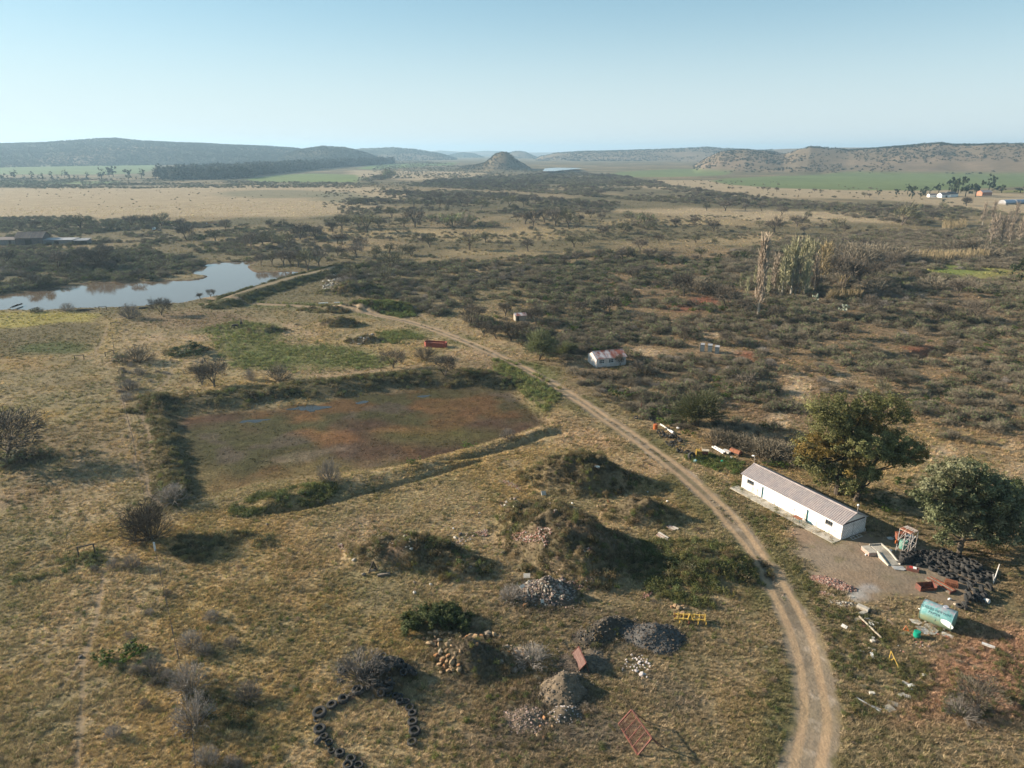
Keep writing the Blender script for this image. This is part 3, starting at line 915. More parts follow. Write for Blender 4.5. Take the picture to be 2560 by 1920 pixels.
for i in range(3):
    lobes = [(V(rnd.uniform(-.55, .55), rnd.uniform(-.55, .55), rnd.uniform(.25, .55)), rnd.uniform(.25, .4), .85) for _ in range(9)]
    K = leafy(rnd, lobes, 900, .05, tt=(.6, 1.5))
    reg('greenbush', [('crown', K.mesh('green_bush', [M_LEAFG]))], 1.0)

M_FEATH = plant_mat('feathery_leaves', (.10, .105, .055), .6, .3)
for i in range(3):
    T, K = bare_crown(rnd, 1.0, 1.0, 3, levels=4, kids=(2, 3), tr=.03, tw=.008, flat=.7, open_=.5, start=.08)
    fit((T, K), 1.0, .5); K.m = [0] * len(K.f)
    twig_haze(rnd, [(V(rnd.uniform(-.36, .36), rnd.uniform(-.36, .36), rnd.uniform(.28, .78)), rnd.uniform(.18, .28), .8) for _ in range(16)], 3200, .10, .0065, K, 1, (.55, 1.5))
    reg('feather', [('trunk', T.mesh('feather_trunk', [M_BARK])), ('crown', K.mesh('feather_crown', [M_TWIGD, M_FEATH]))], 1.0)

# far crowns for hills, woods and rows
def far_blob(rnd, n, s, lob, mat, name, h=1.0, w=.5, z0=.35):
    lobes = [(V(rnd.uniform(-w, w) * .7, rnd.uniform(-w, w) * .7, rnd.uniform(z0, .8) * h), rnd.uniform(.6, 1) * w * .74, .95) for _ in range(lob)]
    K = leafy(rnd, lobes, n, s)
    K.limb(V(0, 0, -.05), V(0, 0, .5 * h), .035, .02, .5, 0, 4)
    return K.mesh(name, [mat])

# ---------------------------------------------------------------- scattering of what nobody could count
def hidden_protos(name, meshes):
    c = bpy.data.collections.new(name)
    for i, me in enumerate(meshes):
        o = bpy.data.objects.new(f'{name}_{i:02d}', me)
        c.objects.link(o)
    return c

def scatter(name, meshes, pts, scale, icol=None, zs=None, tilt=.0):
    n = len(pts)
    me = bpy.data.meshes.new(name)
    me.vertices.add(n)
    me.vertices.foreach_set('co', np.ascontiguousarray(pts, np.float32).ravel())
    def at(nm, ty, key, arr):
        a = me.attributes.new(nm, ty, 'POINT'); a.data.foreach_set(key, np.ascontiguousarray(arr).ravel())
    sc = np.stack([scale, scale, scale if zs is None else zs], 1).astype(np.float32)
    at('iscale', 'FLOAT_VECTOR', 'vector', sc)
    rot = np.stack([RNG.normal(0, tilt, n), RNG.normal(0, tilt, n), RNG.uniform(0, 2 * PI, n)], 1).astype(np.float32)
    at('irot', 'FLOAT_VECTOR', 'vector', rot)
    at('pick', 'INT', 'value', RNG.integers(0, len(meshes), n).astype(np.int32))
    if icol is not None:
        at('icol', 'FLOAT_COLOR', 'color', np.concatenate([icol, np.ones((n, 1))], 1).astype(np.float32))
    o = bpy.data.objects.new(name, me); COL.objects.link(o); o['kind'] = 'stuff'
    g = bpy.data.node_groups.new('scatter_' + name, 'GeometryNodeTree')
    g.interface.new_socket('Geometry', in_out='INPUT', socket_type='NodeSocketGeometry')
    g.interface.new_socket('Geometry', in_out='OUTPUT', socket_type='NodeSocketGeometry')
    gi = g.nodes.new('NodeGroupInput'); go = g.nodes.new('NodeGroupOutput')
    ip = g.nodes.new('GeometryNodeInstanceOnPoints')
    ci = g.nodes.new('GeometryNodeCollectionInfo')
    ci.inputs['Collection'].default_value = hidden_protos(name, meshes)
    ci.inputs['Separate Children'].default_value = True
    ci.inputs['Reset Children'].default_value = True
    ip.inputs['Pick Instance'].default_value = True
    def na(nm, dt):
        q = g.nodes.new('GeometryNodeInputNamedAttribute'); q.data_type = dt; q.inputs['Name'].default_value = nm
        return q.outputs['Attribute']
    g.links.new(gi.outputs[0], ip.inputs['Points']); g.links.new(ci.outputs[0], ip.inputs['Instance'])
    g.links.new(na('pick', 'INT'), ip.inputs['Instance Index'])
    e2r = g.nodes.new('FunctionNodeEulerToRotation')
    g.links.new(na('irot', 'FLOAT_VECTOR'), e2r.inputs[0])
    g.links.new(e2r.outputs[0], ip.inputs['Rotation'])
    g.links.new(na('iscale', 'FLOAT_VECTOR'), ip.inputs['Scale'])
    g.links.new(ip.outputs[0], go.inputs[0])
    md = o.modifiers.new('scatter', 'NODES'); md.node_group = g
    return o

def in_view(x, y, m=4.0):
    return (np.abs(np.arctan2(x, y)) < math.radians(45)) & (y > 42)

def polar_points(n, r0, r1, power=0.0):
    """n points in the seen wedge; density over the ground falls as r^-power"""
    a = RNG.uniform(-math.radians(38.5), math.radians(38.5), n) if r0 > 100 else RNG.uniform(-math.radians(44.5), math.radians(44.5), n)
    u = RNG.random(n)
    if abs(power - 2) < 1e-6: r = r0 * (r1 / r0) ** u
    else:
        e = 2 - power; r = (r0 ** e + u * (r1 ** e - r0 ** e)) ** (1 / e)
    return r * np.sin(a), r * np.cos(a)

# dry grass tufts
M_GRASS = plant_mat('dry_grass', (1, 1, 1), .85, .25, True, .22)
gm = []
for i in range(7):
    K = PM()
    for _ in range(18 + 2 * i):
        a = rnd.uniform(0, 2 * PI); l = rnd.uniform(.5, 1.1); o_ = V(rnd.gauss(0, .22), rnd.gauss(0, .22), -.03)
        tip = o_ + V(math.cos(a) * l * .75, math.sin(a) * l * .75, l * rnd.uniform(.45, .95))
        s = V(-math.sin(a), math.cos(a), 0) * rnd.uniform(.03, .07)
        K.tri(o_ - s, o_ + s, tip, rnd.uniform(.65, 1.35))
    gm.append(K.mesh('grass_tuft', [M_GRASS]))

def not_bare(x, y, tol=0.0):
    tw_ = 1.65 + .6 * smooth(90, 60, y)
    d = track.sd(x, y)
    ok = ((d > tw_ + .25) | ((d < .35) & (noise(x, y, 4, 77) > .5) & (y > 75))) & (track2.sd(x, y) > 2.0) & (dam_road.sd(x, y) > 2.0) & (pond.sd(x, y) < -.4)
    for ln_ in PATHS: ok &= ln_.sd(x, y) > .24
    ok &= yard.sd(x, y) < RNG.uniform(-1.5, .7, len(x)) + .9 * (noise(x, y, 2.0, 78) - .5)
    return ok

xg = []; yg = []; sg = []
for n_, r0, r1, pw, s0 in ((190000, 48, 130, .8, .36), (90000, 130, 330, 1.6, .55), (42000, 330, 900, 2.0, .95)):
    x, y = polar_points(n_, r0, r1, pw)
    den = .35 + .65 * smooth(.35, .6, fbm(x, y, 3.0 if r0 < 300 else 14, 3, 301))
    den = den * (1 - .82 * smooth(-1, 2.5, basin.sd(x, y)))
    k = (RNG.random(n_) < den) & not_bare(x, y)
    x, y = x[k], y[k]
    xg.append(x); yg.append(y); sg.append(s0 * RNG.uniform(.55, 1.25, len(x)) * (.7 + .6 * fbm(x, y, 9, 2, 303)))
xg = np.concatenate(xg); yg = np.concatenate(yg); sg = np.concatenate(sg)
zg = H(xg, yg)
hl = hills(xg, yg) < 1
for rg, _ in FIELDS:
    hl &= rg.sd(xg, yg) < 0
xg, yg, zg, sg = xg[hl], yg[hl], zg[hl], sg[hl]
cg = ground_colour(xg, yg, zg)
cg = cg * (1.55 * RNG.uniform(.62, 1.42, len(xg)))[:, None]
gk = RNG.random(len(xg)) < .13
cg[gk] = cg[gk] * np.array((.55, .70, .48))[None]
pk = RNG.random(len(xg)) < .2
cg[pk] = np.minimum(cg[pk] * np.array((1.35, 1.33, 1.4))[None], .75)
sg = np.where(basin.sd(xg, yg) > 0, sg * .6, sg)
scatter('dry_grass', gm, np.stack([xg, yg, zg], 1), sg, cg, tilt=.12)

# leafy weeds and low shrublets on mounds, banks and verges
M_WEEDI = plant_mat('weed_tufts', (1, 1, 1), .7, .3, True, .25)
wm = []
for i in range(5):
    K = PM()
    for _ in range(26):
        a = rnd.uniform(0, 2 * PI); el = rnd.uniform(.3, 1.5)
        d = V(math.cos(a) * math.cos(el), math.sin(a) * math.cos(el), math.sin(el))
        o_ = V(rnd.gauss(0, .25), rnd.gauss(0, .25), 0)
        t = rnd.uniform(.6, 1.3)
        for q in range(5):
            K.leaf(o_ + d * (.25 + .18 * q) + V(rnd.gauss(0, .05), rnd.gauss(0, .05), 0), .13, rdir(rnd, d, .9), t * rnd.uniform(.8, 1.25), rnd)
    fit((K,), 1.0, .85)
    wm.append(K.mesh('weed_tuft', [M_WEEDI]))
tm = []
for i in range(4):
    K = shrub_twigs(rnd, 45, .013); fit((K,), 1.0, .9)
    K2 = K.mesh('twig_tuft', [M_WEEDI]); tm.append(K2)

wx, wy, ws, wc, wk = [], [], [], [], []
def add_weeds(x, y, s, col, var=.3, twig=0.0):
    n = len(x)
    wx.append(x); wy.append(y); ws.append(s)
    wc.append(np.array(col)[None] * RNG.uniform(1 - var, 1 + var, n)[:, None] * np.stack([RNG.uniform(.85, 1.2, n), np.ones(n), RNG.uniform(.8, 1.1, n)], 1))
    wk.append(RNG.random(n) < twig)

def fill(rg, n, clump=6.0, thr=.42, seed=1):
    """n tries inside a region, gathered in clumps"""
    b = rg.b
    x = RNG.uniform(b[0], b[1], n); y = RNG.uniform(b[2], b[3], n)
    k = (rg.sd(x, y) > 0) & (fbm(x, y, clump, 3, 400 + seed) > RNG.uniform(thr - .08, thr + .08, n)) & not_bare(x, y) & in_view(x, y)
    return x[k], y[k]

DKOL = (.075, .075, .034); WGRN = (.18, .195, .08); BROL = (.12, .10, .055); LGRN = (.14, .17, .05)
# mounds
for mi, ((cx, cy), rx, ry, rot, h, sh) in enumerate(MOUNDS):
    n = int(rx * ry * 6.5)
    a = RNG.uniform(0, 2 * PI, n); q = np.sqrt(RNG.random(n)) * 1.06
    lx, ly = q * rx * np.cos(a), q * ry * np.sin(a)
    c_, s_ = math.cos(rot), math.sin(rot)
    x, y = cx + lx * c_ - ly * s_, cy + lx * s_ + ly * c_
    k = (fbm(x, y, 2.2, 3, 410 + mi) > .44) & not_bare(x, y)
    x, y = x[k], y[k]
    dark = RNG.random(len(x)) < .68
    bare_soil = mi in (7, 8, 9)
    if bare_soil:
        kk = RNG.random(len(x)) < .25; x, y, dark = x[kk], y[kk], dark[kk]
    add_weeds(x[dark], y[dark], RNG.uniform(.3, 1.15, dark.sum()), (.13, .108, .065), .5, .45)
    add_weeds(x[~dark], y[~dark], RNG.uniform(.4, .9, (~dark).sum()), (.125, .135, .05), .45, .1)
# banks of the basin
for ln_, w, n in ((N_BANK, 6.5, 12000), (W_BANK, 2.7, 7000)):
    b = ln_.b
    x = RNG.uniform(b[0], b[1], n); y = RNG.uniform(b[2], b[3], n)
    k = (ln_.sd(x, y) < w * (.6 + .6 * fbm(x, y, 4, 2, 431))) & (fbm(x, y, 3.2, 3, 432) > RNG.uniform(.40, .56, n)) & (basin.sd(x, y) < .5)
    x, y = x[k], y[k]
    k = RNG.random(len(x)) < min(1, (1500 if w > 3 else 520) / max(1, len(x)))
    x, y = x[k], y[k]
    dk = RNG.random(len(x)) < .7
    add_weeds(x[dk], y[dk], RNG.uniform(.35, 1.25, dk.sum()), (.13, .112, .07), .5, .6)
    add_weeds(x[~dk], y[~dk], RNG.uniform(.5, 1.0, (~dk).sum()), (.13, .145, .06), .3, .2)
for c_, pts, n, s0, s1, col, tw_, cl, th in (
        (cC4, [(330, 150), (560, 105), (740, 150), (820, 200), (1000, 230), (1240, 290), (1400, 320), (1240, 365), (900, 390), (700, 370), (520, 360), (430, 300), (400, 220)], 5500, .35, .8, WGRN, .05, 9, .40),
        (cC4, [(1250, 170), (1400, 160), (1520, 200), (1420, 230), (1280, 230)], 1500, .4, .9, WGRN, .05, 6, .38),
        (cC4, [(1860, 310), (2000, 320), (2120, 400), (2212, 450), (2212, 520), (2140, 580), (2060, 520), (1960, 440), (1870, 400)], 2600, .5, 1.0, WGRN, .05, 6, .34),
        (cC2, [(60, 1100), (250, 1070), (380, 1060), (520, 1110), (560, 1160), (430, 1170), (200, 1130)], 4000, .6, 1.2, (.13, .155, .055), 0, 8, .34),
        (cC1, [(1450, 1090), (1600, 1092), (1900, 1105), (2212, 1120), (2212, 1150), (1900, 1125), (1600, 1110)], 2600, .5, 1.0, WGRN, 0, 8, .30),
        (cC4, [(480, 1090), (640, 1010), (800, 990), (1000, 960), (1060, 1000), (960, 1060), (800, 1080), (700, 1110), (560, 1140), (480, 1130)], 2400, .4, .95, (.11, .125, .05), .1, 4, .36),
        (cC6, [(1000, 340), (1150, 300), (1400, 310), (1640, 280), (1640, 380), (1500, 430), (1200, 470), (1040, 470), (1000, 420)], 1500, .35, 1.0, (.125, .115, .065), .5, 3, .42),
        (cC6, [(20, 480), (250, 470), (400, 430), (600, 400), (640, 480), (400, 540), (150, 590), (20, 620)], 900, .4, .8, (.12, .13, .06), .3, 5, .40),
        (cC6, [(620, 1090), (860, 1110), (1060, 1200), (1250, 1260), (1500, 1300), (1450, 1440), (1200, 1400), (1000, 1200), (640, 1150)], 1000, .4, .8, (.085, .085, .045), .2, 4, .40),
        (cB1, [(170, 560), (420, 700), (540, 880), (600, 1040), (700, 1260), (780, 1420), (960, 1500), (900, 1659), (800, 1659), (620, 1260), (480, 1080), (330, 930), (200, 800), (60, 660), (100, 600)], 2600, .25, .55, (.12, .125, .052), .1, 4, .42),
        (cB2, [(620, 760), (900, 800), (1100, 930), (1200, 1100), (1400, 1200), (1380, 1659), (640, 1659), (600, 1200), (520, 900)], 2600, .25, .6, (.115, .115, .05), .1, 4, .44),
        (cB2, [(1800, 1050), (2212, 1000), (2212, 1659), (1500, 1659), (1600, 1300)], 1500, .3, .65, (.12, .12, .055), .2, 4, .46),
        (cB3, [(1050, 840), (1300, 820), (1600, 880), (1560, 960), (1500, 1000), (1350, 960), (1180, 900)], 1300, .4, .9, (.11, .135, .045), .05, 4, .34),
        (cD6, [(940, 330), (1100, 300), (1300, 400), (1480, 560), (1420, 640), (1200, 560)], 700, .3, .6, (.15, .13, .06), .2, 4, .46),
        (cD6, [(1100, 800), (1650, 800), (1950, 900), (2040, 1080), (1950, 1200), (1650, 1321), (1400, 1300), (1150, 1200), (1160, 1000)], 2600, .4, .95, (.13, .135, .055), .15, 3, .45),
        (cB1, [(600, 480), (900, 640), (1100, 800), (1400, 950), (1800, 1150), (2212, 1100), (2212, 700), (1600, 500), (1000, 600), (700, 430)], 1300, .3, .7, (.09, .09, .04), .1, 5, .42),
        (cA, [(780, 1060), (1000, 1010), (1180, 960), (1240, 935), (1200, 970), (960, 1040), (800, 1090)], 700, .3, .6, (.16, .135, .06), .2, 4, .46)):
    x, y = fill(R(c_, pts, 4), n, cl, th, int(n) % 97)
    add_weeds(x, y, RNG.uniform(s0, s1, len(x)), col, .3, tw_)
# dam wall
b = dam_wall.b
x = RNG.uniform(b[0], b[1], 9000); y = RNG.uniform(b[2], b[3], 9000)
d = dam_wall.sd(x, y)
k = (d < 9) & (d > 2.4) & (pond.sd(x, y) < -1.5) & (fbm(x, y, 4, 3, 440) > RNG.uniform(.42, .60, len(x)))
add_weeds(x[k], y[k], RNG.uniform(.6, 1.3, k.sum()), (.08, .085, .04), .35, .15)
# loose weeds over the open veld, thinning with distance
x, y = polar_points(17000, 48, 330, 1.0)
k = (fbm(x, y, 16, 4, 450) > RNG.uniform(.46, .60, len(x))) & not_bare(x, y) & (basin.sd(x, y) < -1)
gsel = RNG.random(len(x))
for lo, hi, col, tw_ in ((0, .35, (.13, .125, .06), .1), (.35, .55, (.10, .12, .04), 0), (.55, 1, (.21, .175, .135), .95)):
    q = k & (gsel >= lo) & (gsel < hi)
    add_weeds(x[q], y[q], RNG.uniform(.25, .62, q.sum()), col, .3, tw_)
wx = np.concatenate(wx); wy = np.concatenate(wy); ws = np.concatenate(ws); wc = np.concatenate(wc); wk = np.concatenate(wk)
wz = H(wx, wy) - .04
scatter('weeds', wm, np.stack([wx, wy, wz], 1)[~wk], ws[~wk], wc[~wk], tilt=.1)
scatter('dry_weeds', tm, np.stack([wx, wy, wz], 1)[wk], ws[wk], wc[wk] * 1.25, tilt=.1)

# ---------------------------------------------------------------- the scrub of the plain
SCRUB = {k: ([], [], []) for k in ('greyshrub', 'brownshrub', 'oliveshrub', 'darkbush', 'greenbush', 'thorn_far')}
def zone(c, pts, dens, mix, s0, s1, clump, thr, seed, pad=40):
    rg = R(c, pts, pad)
    b = rg.b
    area = (b[1] - b[0] - 2 * pad) * (b[3] - b[2] - 2 * pad)
    n = int(min(area * dens * 2.2, 160000))
    x = RNG.uniform(b[0] + pad, b[1] - pad, n); y = RNG.uniform(b[2] + pad, b[3] - pad, n)
    nn = fbm(x, y, clump, 4, seed)
    k = (rg.sd(x, y) > 0) & (nn > RNG.uniform(thr - .07, thr + .07, n)) & in_view(x, y) & (pond.sd(x, y) < -1.0) & (track.sd(x, y) > 3.2) & (track2.sd(x, y) > 3) & (dam_road.sd(x, y) > 4)
    for o_ in KEEP_CLEAR:
        k &= np.hypot(x - o_[0], y - o_[1]) > o_[2]
    x, y = x[k], y[k]
    u = RNG.random(len(x)); acc = 0
    kn = fbm(x, y, clump * 1.7, 3, seed + 7)
    u = np.clip(u * .6 + (kn - .25) * .8, 0, .9999)
    for kd, w in mix:
        q = (u >= acc) & (u < acc + w); acc += w
        SCRUB[kd][0].append(x[q]); SCRUB[kd][1].append(y[q]); SCRUB[kd][2].append(RNG.uniform(s0, s1, q.sum()) * (.75 + .5 * RNG.random(q.sum())))
def pc(c, x, y, r):
    q = P0(*c(x, y)); return (q[0], q[1], r)
KEEP_CLEAR = [pc(cD2, 1010, 500, 7.5), pc(cD2, 265, 120, 4.5), pc(cD2, 1910, 420, 6), pc(cC1, 300, 700, 16), pc(cC1, 100, 700, 16), pc(cC1, 480, 700, 9), pc(cC1, 1000, 630, 7), pc(cC1, 1360, 600, 8),
              pc(cC3, 1850, 870, 16), pc(cC3, 900, 1030, 4), pc(cC3, 1080, 1100, 4), pc(cC2, 880, 590, 5), pc(cD2, 950, 620, 5), pc(cB1, 560, 700, 12), pc(cB1, 800, 850, 10), pc(cC3, 540, 1110, 3), pc(cC3, 790, 1560, 6), pc(cC3, 800, 1620, 5), pc(cB3, 2080, 300, 5), pc(cB3, 1930, 520, 5), pc(cB1, 500, 160, 5), pc(cC3, 380, 1365, 6), pc(cB1, 1640, 370, 7), pc(cB1, 2170, 500, 5), pc(cC3, 1050, 1530, 4), pc(cC3, 200, 1040, 9), pc(cC2, 1990, 1380, 8), pc(cC3, 300, 1250, 6)]
MX = (('greyshrub', .15), ('brownshrub', .21), ('oliveshrub', .43), ('darkbush', .04), ('greenbush', .12), ('thorn_far', .05))
zone(cA, [(700, 590), (760, 570), (900, 570), (1060, 560), (1300, 545), (1500, 560), (1700, 520), (2000, 500), (2300, 480), (2300, 600), (2300, 760), (1900, 730), (1600, 740), (1440, 740), (1330, 800),
          (1200, 790), (1050, 720), (960, 690), (880, 662), (790, 645), (710, 640)], .058, MX, .7, 2.8, 19, .40, 501)
zone(cA, [(1330, 800), (1440, 740), (1600, 740), (1900, 730), (2300, 760), (2300, 1000), (2050, 1000), (1960, 860), (1740, 860), (1700, 940), (1560, 930), (1440, 900), (1380, 870)], .080, MX, .5, 2.3, 11, .43, 502)
zone(cA, [(1120, 690), (1330, 690), (1440, 740), (1500, 790), (1420, 830), (1340, 800), (1250, 770), (1180, 780), (1120, 740)], .055, MX, .7, 2.2, 10, .38, 517, 20)
zone(cA, [(1250, 830), (1330, 810), (1400, 860), (1480, 880), (1560, 900), (1650, 935), (1720, 960), (1700, 1000), (1600, 960), (1480, 930), (1380, 900), (1290, 865)], .14, (('greyshrub', .15), ('brownshrub', .45), ('oliveshrub', .25), ('greenbush', .15)), .9, 1.8, 8, .40, 503, 20)
zone(cA, [(720, 445), (830, 418), (1000, 412), (1200, 432), (1340, 442), (1300, 470), (1100, 464), (900, 458), (740, 464)], .016, (('brownshrub', .3), ('oliveshrub', .25), ('darkbush', .05), ('thorn_far', .4)), 1.3, 2.8, 60, .42, 504, 60)
zone(cA, [(1080, 384), (1200, 372), (1330, 378), (1430, 398), (1620, 424), (1800, 440), (2000, 448), (2300, 452), (2300, 500), (2000, 490), (1700, 452), (1400, 436), (1200, 420), (1000, 410), (880, 402), (960, 388)],
     .012, (('brownshrub', .34), ('oliveshrub', .30), ('darkbush', .06), ('thorn_far', .30)), 1.5, 3.4, 70, .40, 505, 80)
zone(cA, [(700, 470), (1300, 470), (1500, 465), (1750, 470), (2000, 505), (1700, 525), (1300, 548), (900, 572), (700, 575)], .0125, (('brownshrub', .3), ('oliveshrub', .5), ('thorn_far', .2)), .8, 2.0, 45, .47, 506)
zone(cA, [(-60, 470), (200, 470), (400, 482), (700, 492), (720, 560), (560, 560), (430, 590), (200, 610), (-60, 640)], .032, MX, .9, 2.6, 28, .44, 507)
zone(cC1, [(-100, 850), (200, 800), (520, 760), (750, 790), (1000, 780), (1200, 830), (1290, 850), (1230, 900), (1070, 930), (1000, 955), (800, 962), (640, 955), (500, 970), (300, 1000), (100, 1030), (-100, 1045)],
     .040, (('greyshrub', .10), ('brownshrub', .25), ('oliveshrub', .40), ('darkbush', .07), ('greenbush', .06), ('thorn_far', .12)), 1.2, 3.2, 20, .42, 508)
zone(cA, [(-80, 386), (350, 386), (600, 392), (820, 396), (800, 404), (300, 407), (-80, 407)], .007, (('brownshrub', .3), ('oliveshrub', .4), ('darkbush', .3)), 1.6, 3.2, 90, .42, 509, 80)
zone(cA, [(1560, 560), (1700, 520), (1900, 500), (2300, 500), (2300, 590), (2000, 570), (1900, 640), (1700, 640), (1560, 620)], .05, (('brownshrub', .85), ('oliveshrub', .15)), 1.3, 3.0, 22, .42, 510)
zone(cA, [(690, 410), (800, 395), (1000, 385), (1080, 384), (960, 400), (880, 410), (1000, 425), (800, 440), (700, 450)], .0035, (('brownshrub', .4), ('oliveshrub', .5), ('thorn_far', .1)), 1.2, 2.4, 60, .47, 511, 60)
zone(cA, [(850, 345), (1000, 362), (1180, 372), (1060, 385), (880, 385), (760, 392)], .002, (('brownshrub', .4), ('oliveshrub', .6)), 1.6, 3.4, 90, .45, 512, 80)
zone(cA, [(1290, 384), (1700, 395), (2300, 430), (2300, 450), (1900, 432), (1600, 425), (1330, 402)], .00045, (('oliveshrub', .6), ('brownshrub', .4)), 1.2, 2.4, 120, .44, 513, 80)
zone(cA, [(-60, 408), (600, 400), (780, 400), (900, 425), (740, 470), (350, 468), (-60, 476)], .00040, (('oliveshrub', .6), ('brownshrub', .4)), .6, 1.4, 120, .5, 514, 80)
zone(cC1, [(560, 1130), (900, 1130), (1200, 1150), (1900, 1160), (2212, 1170), (1900, 1250), (1300, 1300), (900, 1300), (760, 1240)], .004, (('greyshrub', .3), ('oliveshrub', .7)), .4, .9, 20, .5, 515)
zone(cC5, [(990, 560), (1280, 560), (1500, 620), (1300, 800), (1200, 900), (1060, 1010), (1000, 800)], .035, (('greyshrub', .9), ('oliveshrub', .1)), .6, 1.2, 12, .45, 516, 6)
# shrubs on the koppie and the hills
HX, HY, HS_ = [], [], []
def hill_fill(n, u0, u1, r0, r1, thr, s0, s1, seed, clump):
    a = RNG.uniform(math.atan(ray(u0, 400)[0]), math.atan(ray(u1, 400)[0]), n)
    r = np.sqrt(RNG.uniform(r0 ** 2, r1 ** 2, n))
    x, y = r * np.sin(a), r * np.cos(a)
    k = (hills(x, y) > 4) & (fbm(x, y, clump, 4, seed) > RNG.uniform(thr - .06, thr + .06, n))
    HX.append(x[k]); HY.append(y[k]); HS_.append(RNG.uniform(s0, s1, k.sum()))
hill_fill(34000, -60, 1220, 2900, 4350, .33, 3.5, 7.5, 601, 260)
hill_fill(5000, 600, 1230, 4300, 5400, .38, 5, 9, 602, 300)
hill_fill(5200, 1600, 2640, 2050, 3000, .50, 3.0, 6.5, 603, 190)
hill_fill(1800, 1980, 2640, 2650, 3100, .42, 4.0, 7.5, 613, 190)
hill_fill(6000, 1300, 1900, 3900, 5300, .43, 4.5, 8, 604, 260)
hill_fill(2600, 1100, 1340, 2130, 2600, .47, 2.5, 5.0, 605, 90)
hill_fill(3500, 1100, 1360, 5400, 7200, .40, 6, 10, 606, 300)
HX = np.concatenate(HX); HY = np.concatenate(HY); HS_ = np.concatenate(HS_)
M_HILLB = plant_mat('hill_bush_leaves', (.032, .046, .034), .7, 0, False, .4)  # leaf green darkened to carry the left hills' haze and backlit shade
hb = [far_blob(rnd, 70, .17, 5, M_HILLB, 'hill_bush', .9, .62, .15) for _ in range(4)]
scatter('hillside_shrubbery', hb, np.stack([HX, HY, H(HX, HY) - .3], 1), HS_)
# the wood at the foot of the left hills
M_WOOD = plant_mat('wood_leaves', (.034, .046, .032), .7, 0, False, .35)
M_EUC = plant_mat('tall_tree_leaves', (.055, .07, .04), .7, .1, False, .3)
wood = R(cD7, [(700, 224), (690, 216), (800, 205), (900, 198), (1000, 193), (1150, 188), (1300, 180), (1480, 168), (1700, 160), (1700, 164), (1480, 176), (1300, 190), (1150, 203), (1050, 216), (900, 222)], 10)
b = wood.b
x = RNG.uniform(b[0], b[1], 60000); y = RNG.uniform(b[2], b[3], 60000)
k = wood.sd(x, y) > 0
x, y = x[k][:2600], y[k][:2600]
wb = [far_blob(rnd, 260, .085, 9, M_WOOD, 'wood_tree', 1.0, .42, .25) for _ in range(5)]
scatter('far_woods', wb, np.stack([x, y, H(x, y) - .3], 1), RNG.uniform(11, 28, len(x)) * (.75 + .5 * fbm(x, y, 90, 3, 661)))

LANDMARKS = [('the brown pond', cC1(700, 1040)), ('the dam wall', cC1(1900, 980)), ('the rust-roofed pink house', cD2(1000, 470)), ('the small brick hut', cD2(260, 110)), ('the three grey booths', cD2(1910, 400)),
             ('the long white building', cB1(600, 720)), ('the drying basin', cC4(1100, 640)), ('the red tank', cC2(680, 1335)), ('the yellow-green meadow', cC5(400, 160)), ('the grey farm sheds', cC1(300, 690)),
             ('the bare poplar copse', cC3(760, 880)), ('the pale green clearing', cC3(1850, 860)), ('the far white farmhouse', cD4(1130, 380)), ('the conical hill', cC2(1100, 190)), ('the straw plain', cA(400, 440)),
             ('the far right crop field', cD8(1500, 230)), ('the turquoise tank', cE1(1320, 940)), ('the tyre ring', cB5(750, 1100)), ('the dirt road bend', cA(1080, 770)), ('the road to the dam', cA(560, 655))]
def place_words(u, v, n=3.0):
    best = min(LANDMARKS, key=lambda l: math.hypot(l[1][0] - u, (l[1][1] - v) * n))
    du, dv = u - best[1][0], (v - best[1][1]) * 2.2
    q = math.hypot(du, dv)
    far_ = 'just ' if q < 60 else ('' if q < 130 else ('well ' if q < 230 else 'far '))
    k = int(((math.degrees(math.atan2(-dv, du)) + 360 + 22.5) % 360) // 45)
    return far_ + ('right of', 'beyond and right of', 'beyond', 'beyond and left of', 'left of', 'below and left of', 'below', 'below and right of')[k] + ' ' + best[0]

def project(x, y, z):
    d = y * CP + (CAM_H - z) * SP
    return 1280 + FPX * x / d, 960 - FPX * ((z - CAM_H) * CP + y * SP) / d if False else 960 + FPX * ((CAM_H - z) * CP - y * SP) / d

SEEN_LABELS = {}
def plant(kind, x, y, z, h, look, cat, group, parts=False, variant=None, w=1.0, words=None, rz=None, name=None):
    protos, _ = rnd.choice(PROTO[kind]) if variant is None else PROTO[kind][variant]
    u, v = project(x, y, z)
    label = words or (look.strip() + ' ' + place_words(u, v))
    rz = rnd.uniform(0, 2 * PI) if rz is None else rz
    nm = name or {'thorn': 'thorn_tree', 'thorn_far': 'thorn_tree', 'feather': 'olive_tree', 'greyshrub': 'grey_shrub', 'brownshrub': 'brown_shrub', 'oliveshrub': 'olive_shrub', 'darkbush': 'dark_bush', 'greenbush': 'green_bush'}.get(kind, 'shrub')
    if len(protos) == 1:
        o = bpy.data.objects.new(nm, protos[0][1])
        COL.objects.link(o)
    else:
        o = bpy.data.objects.new(nm, None)
        o.empty_display_size = .2
        COL.objects.link(o)
        for pn, me in protos:
            c = bpy.data.objects.new(pn, me); COL.objects.link(c); c.parent = o
    o.location = (x, y, z - .05); o.scale = (h * w, h * w, h); o.rotation_euler = (0, 0, rz)
    tag(o, label, cat, group)
    return o

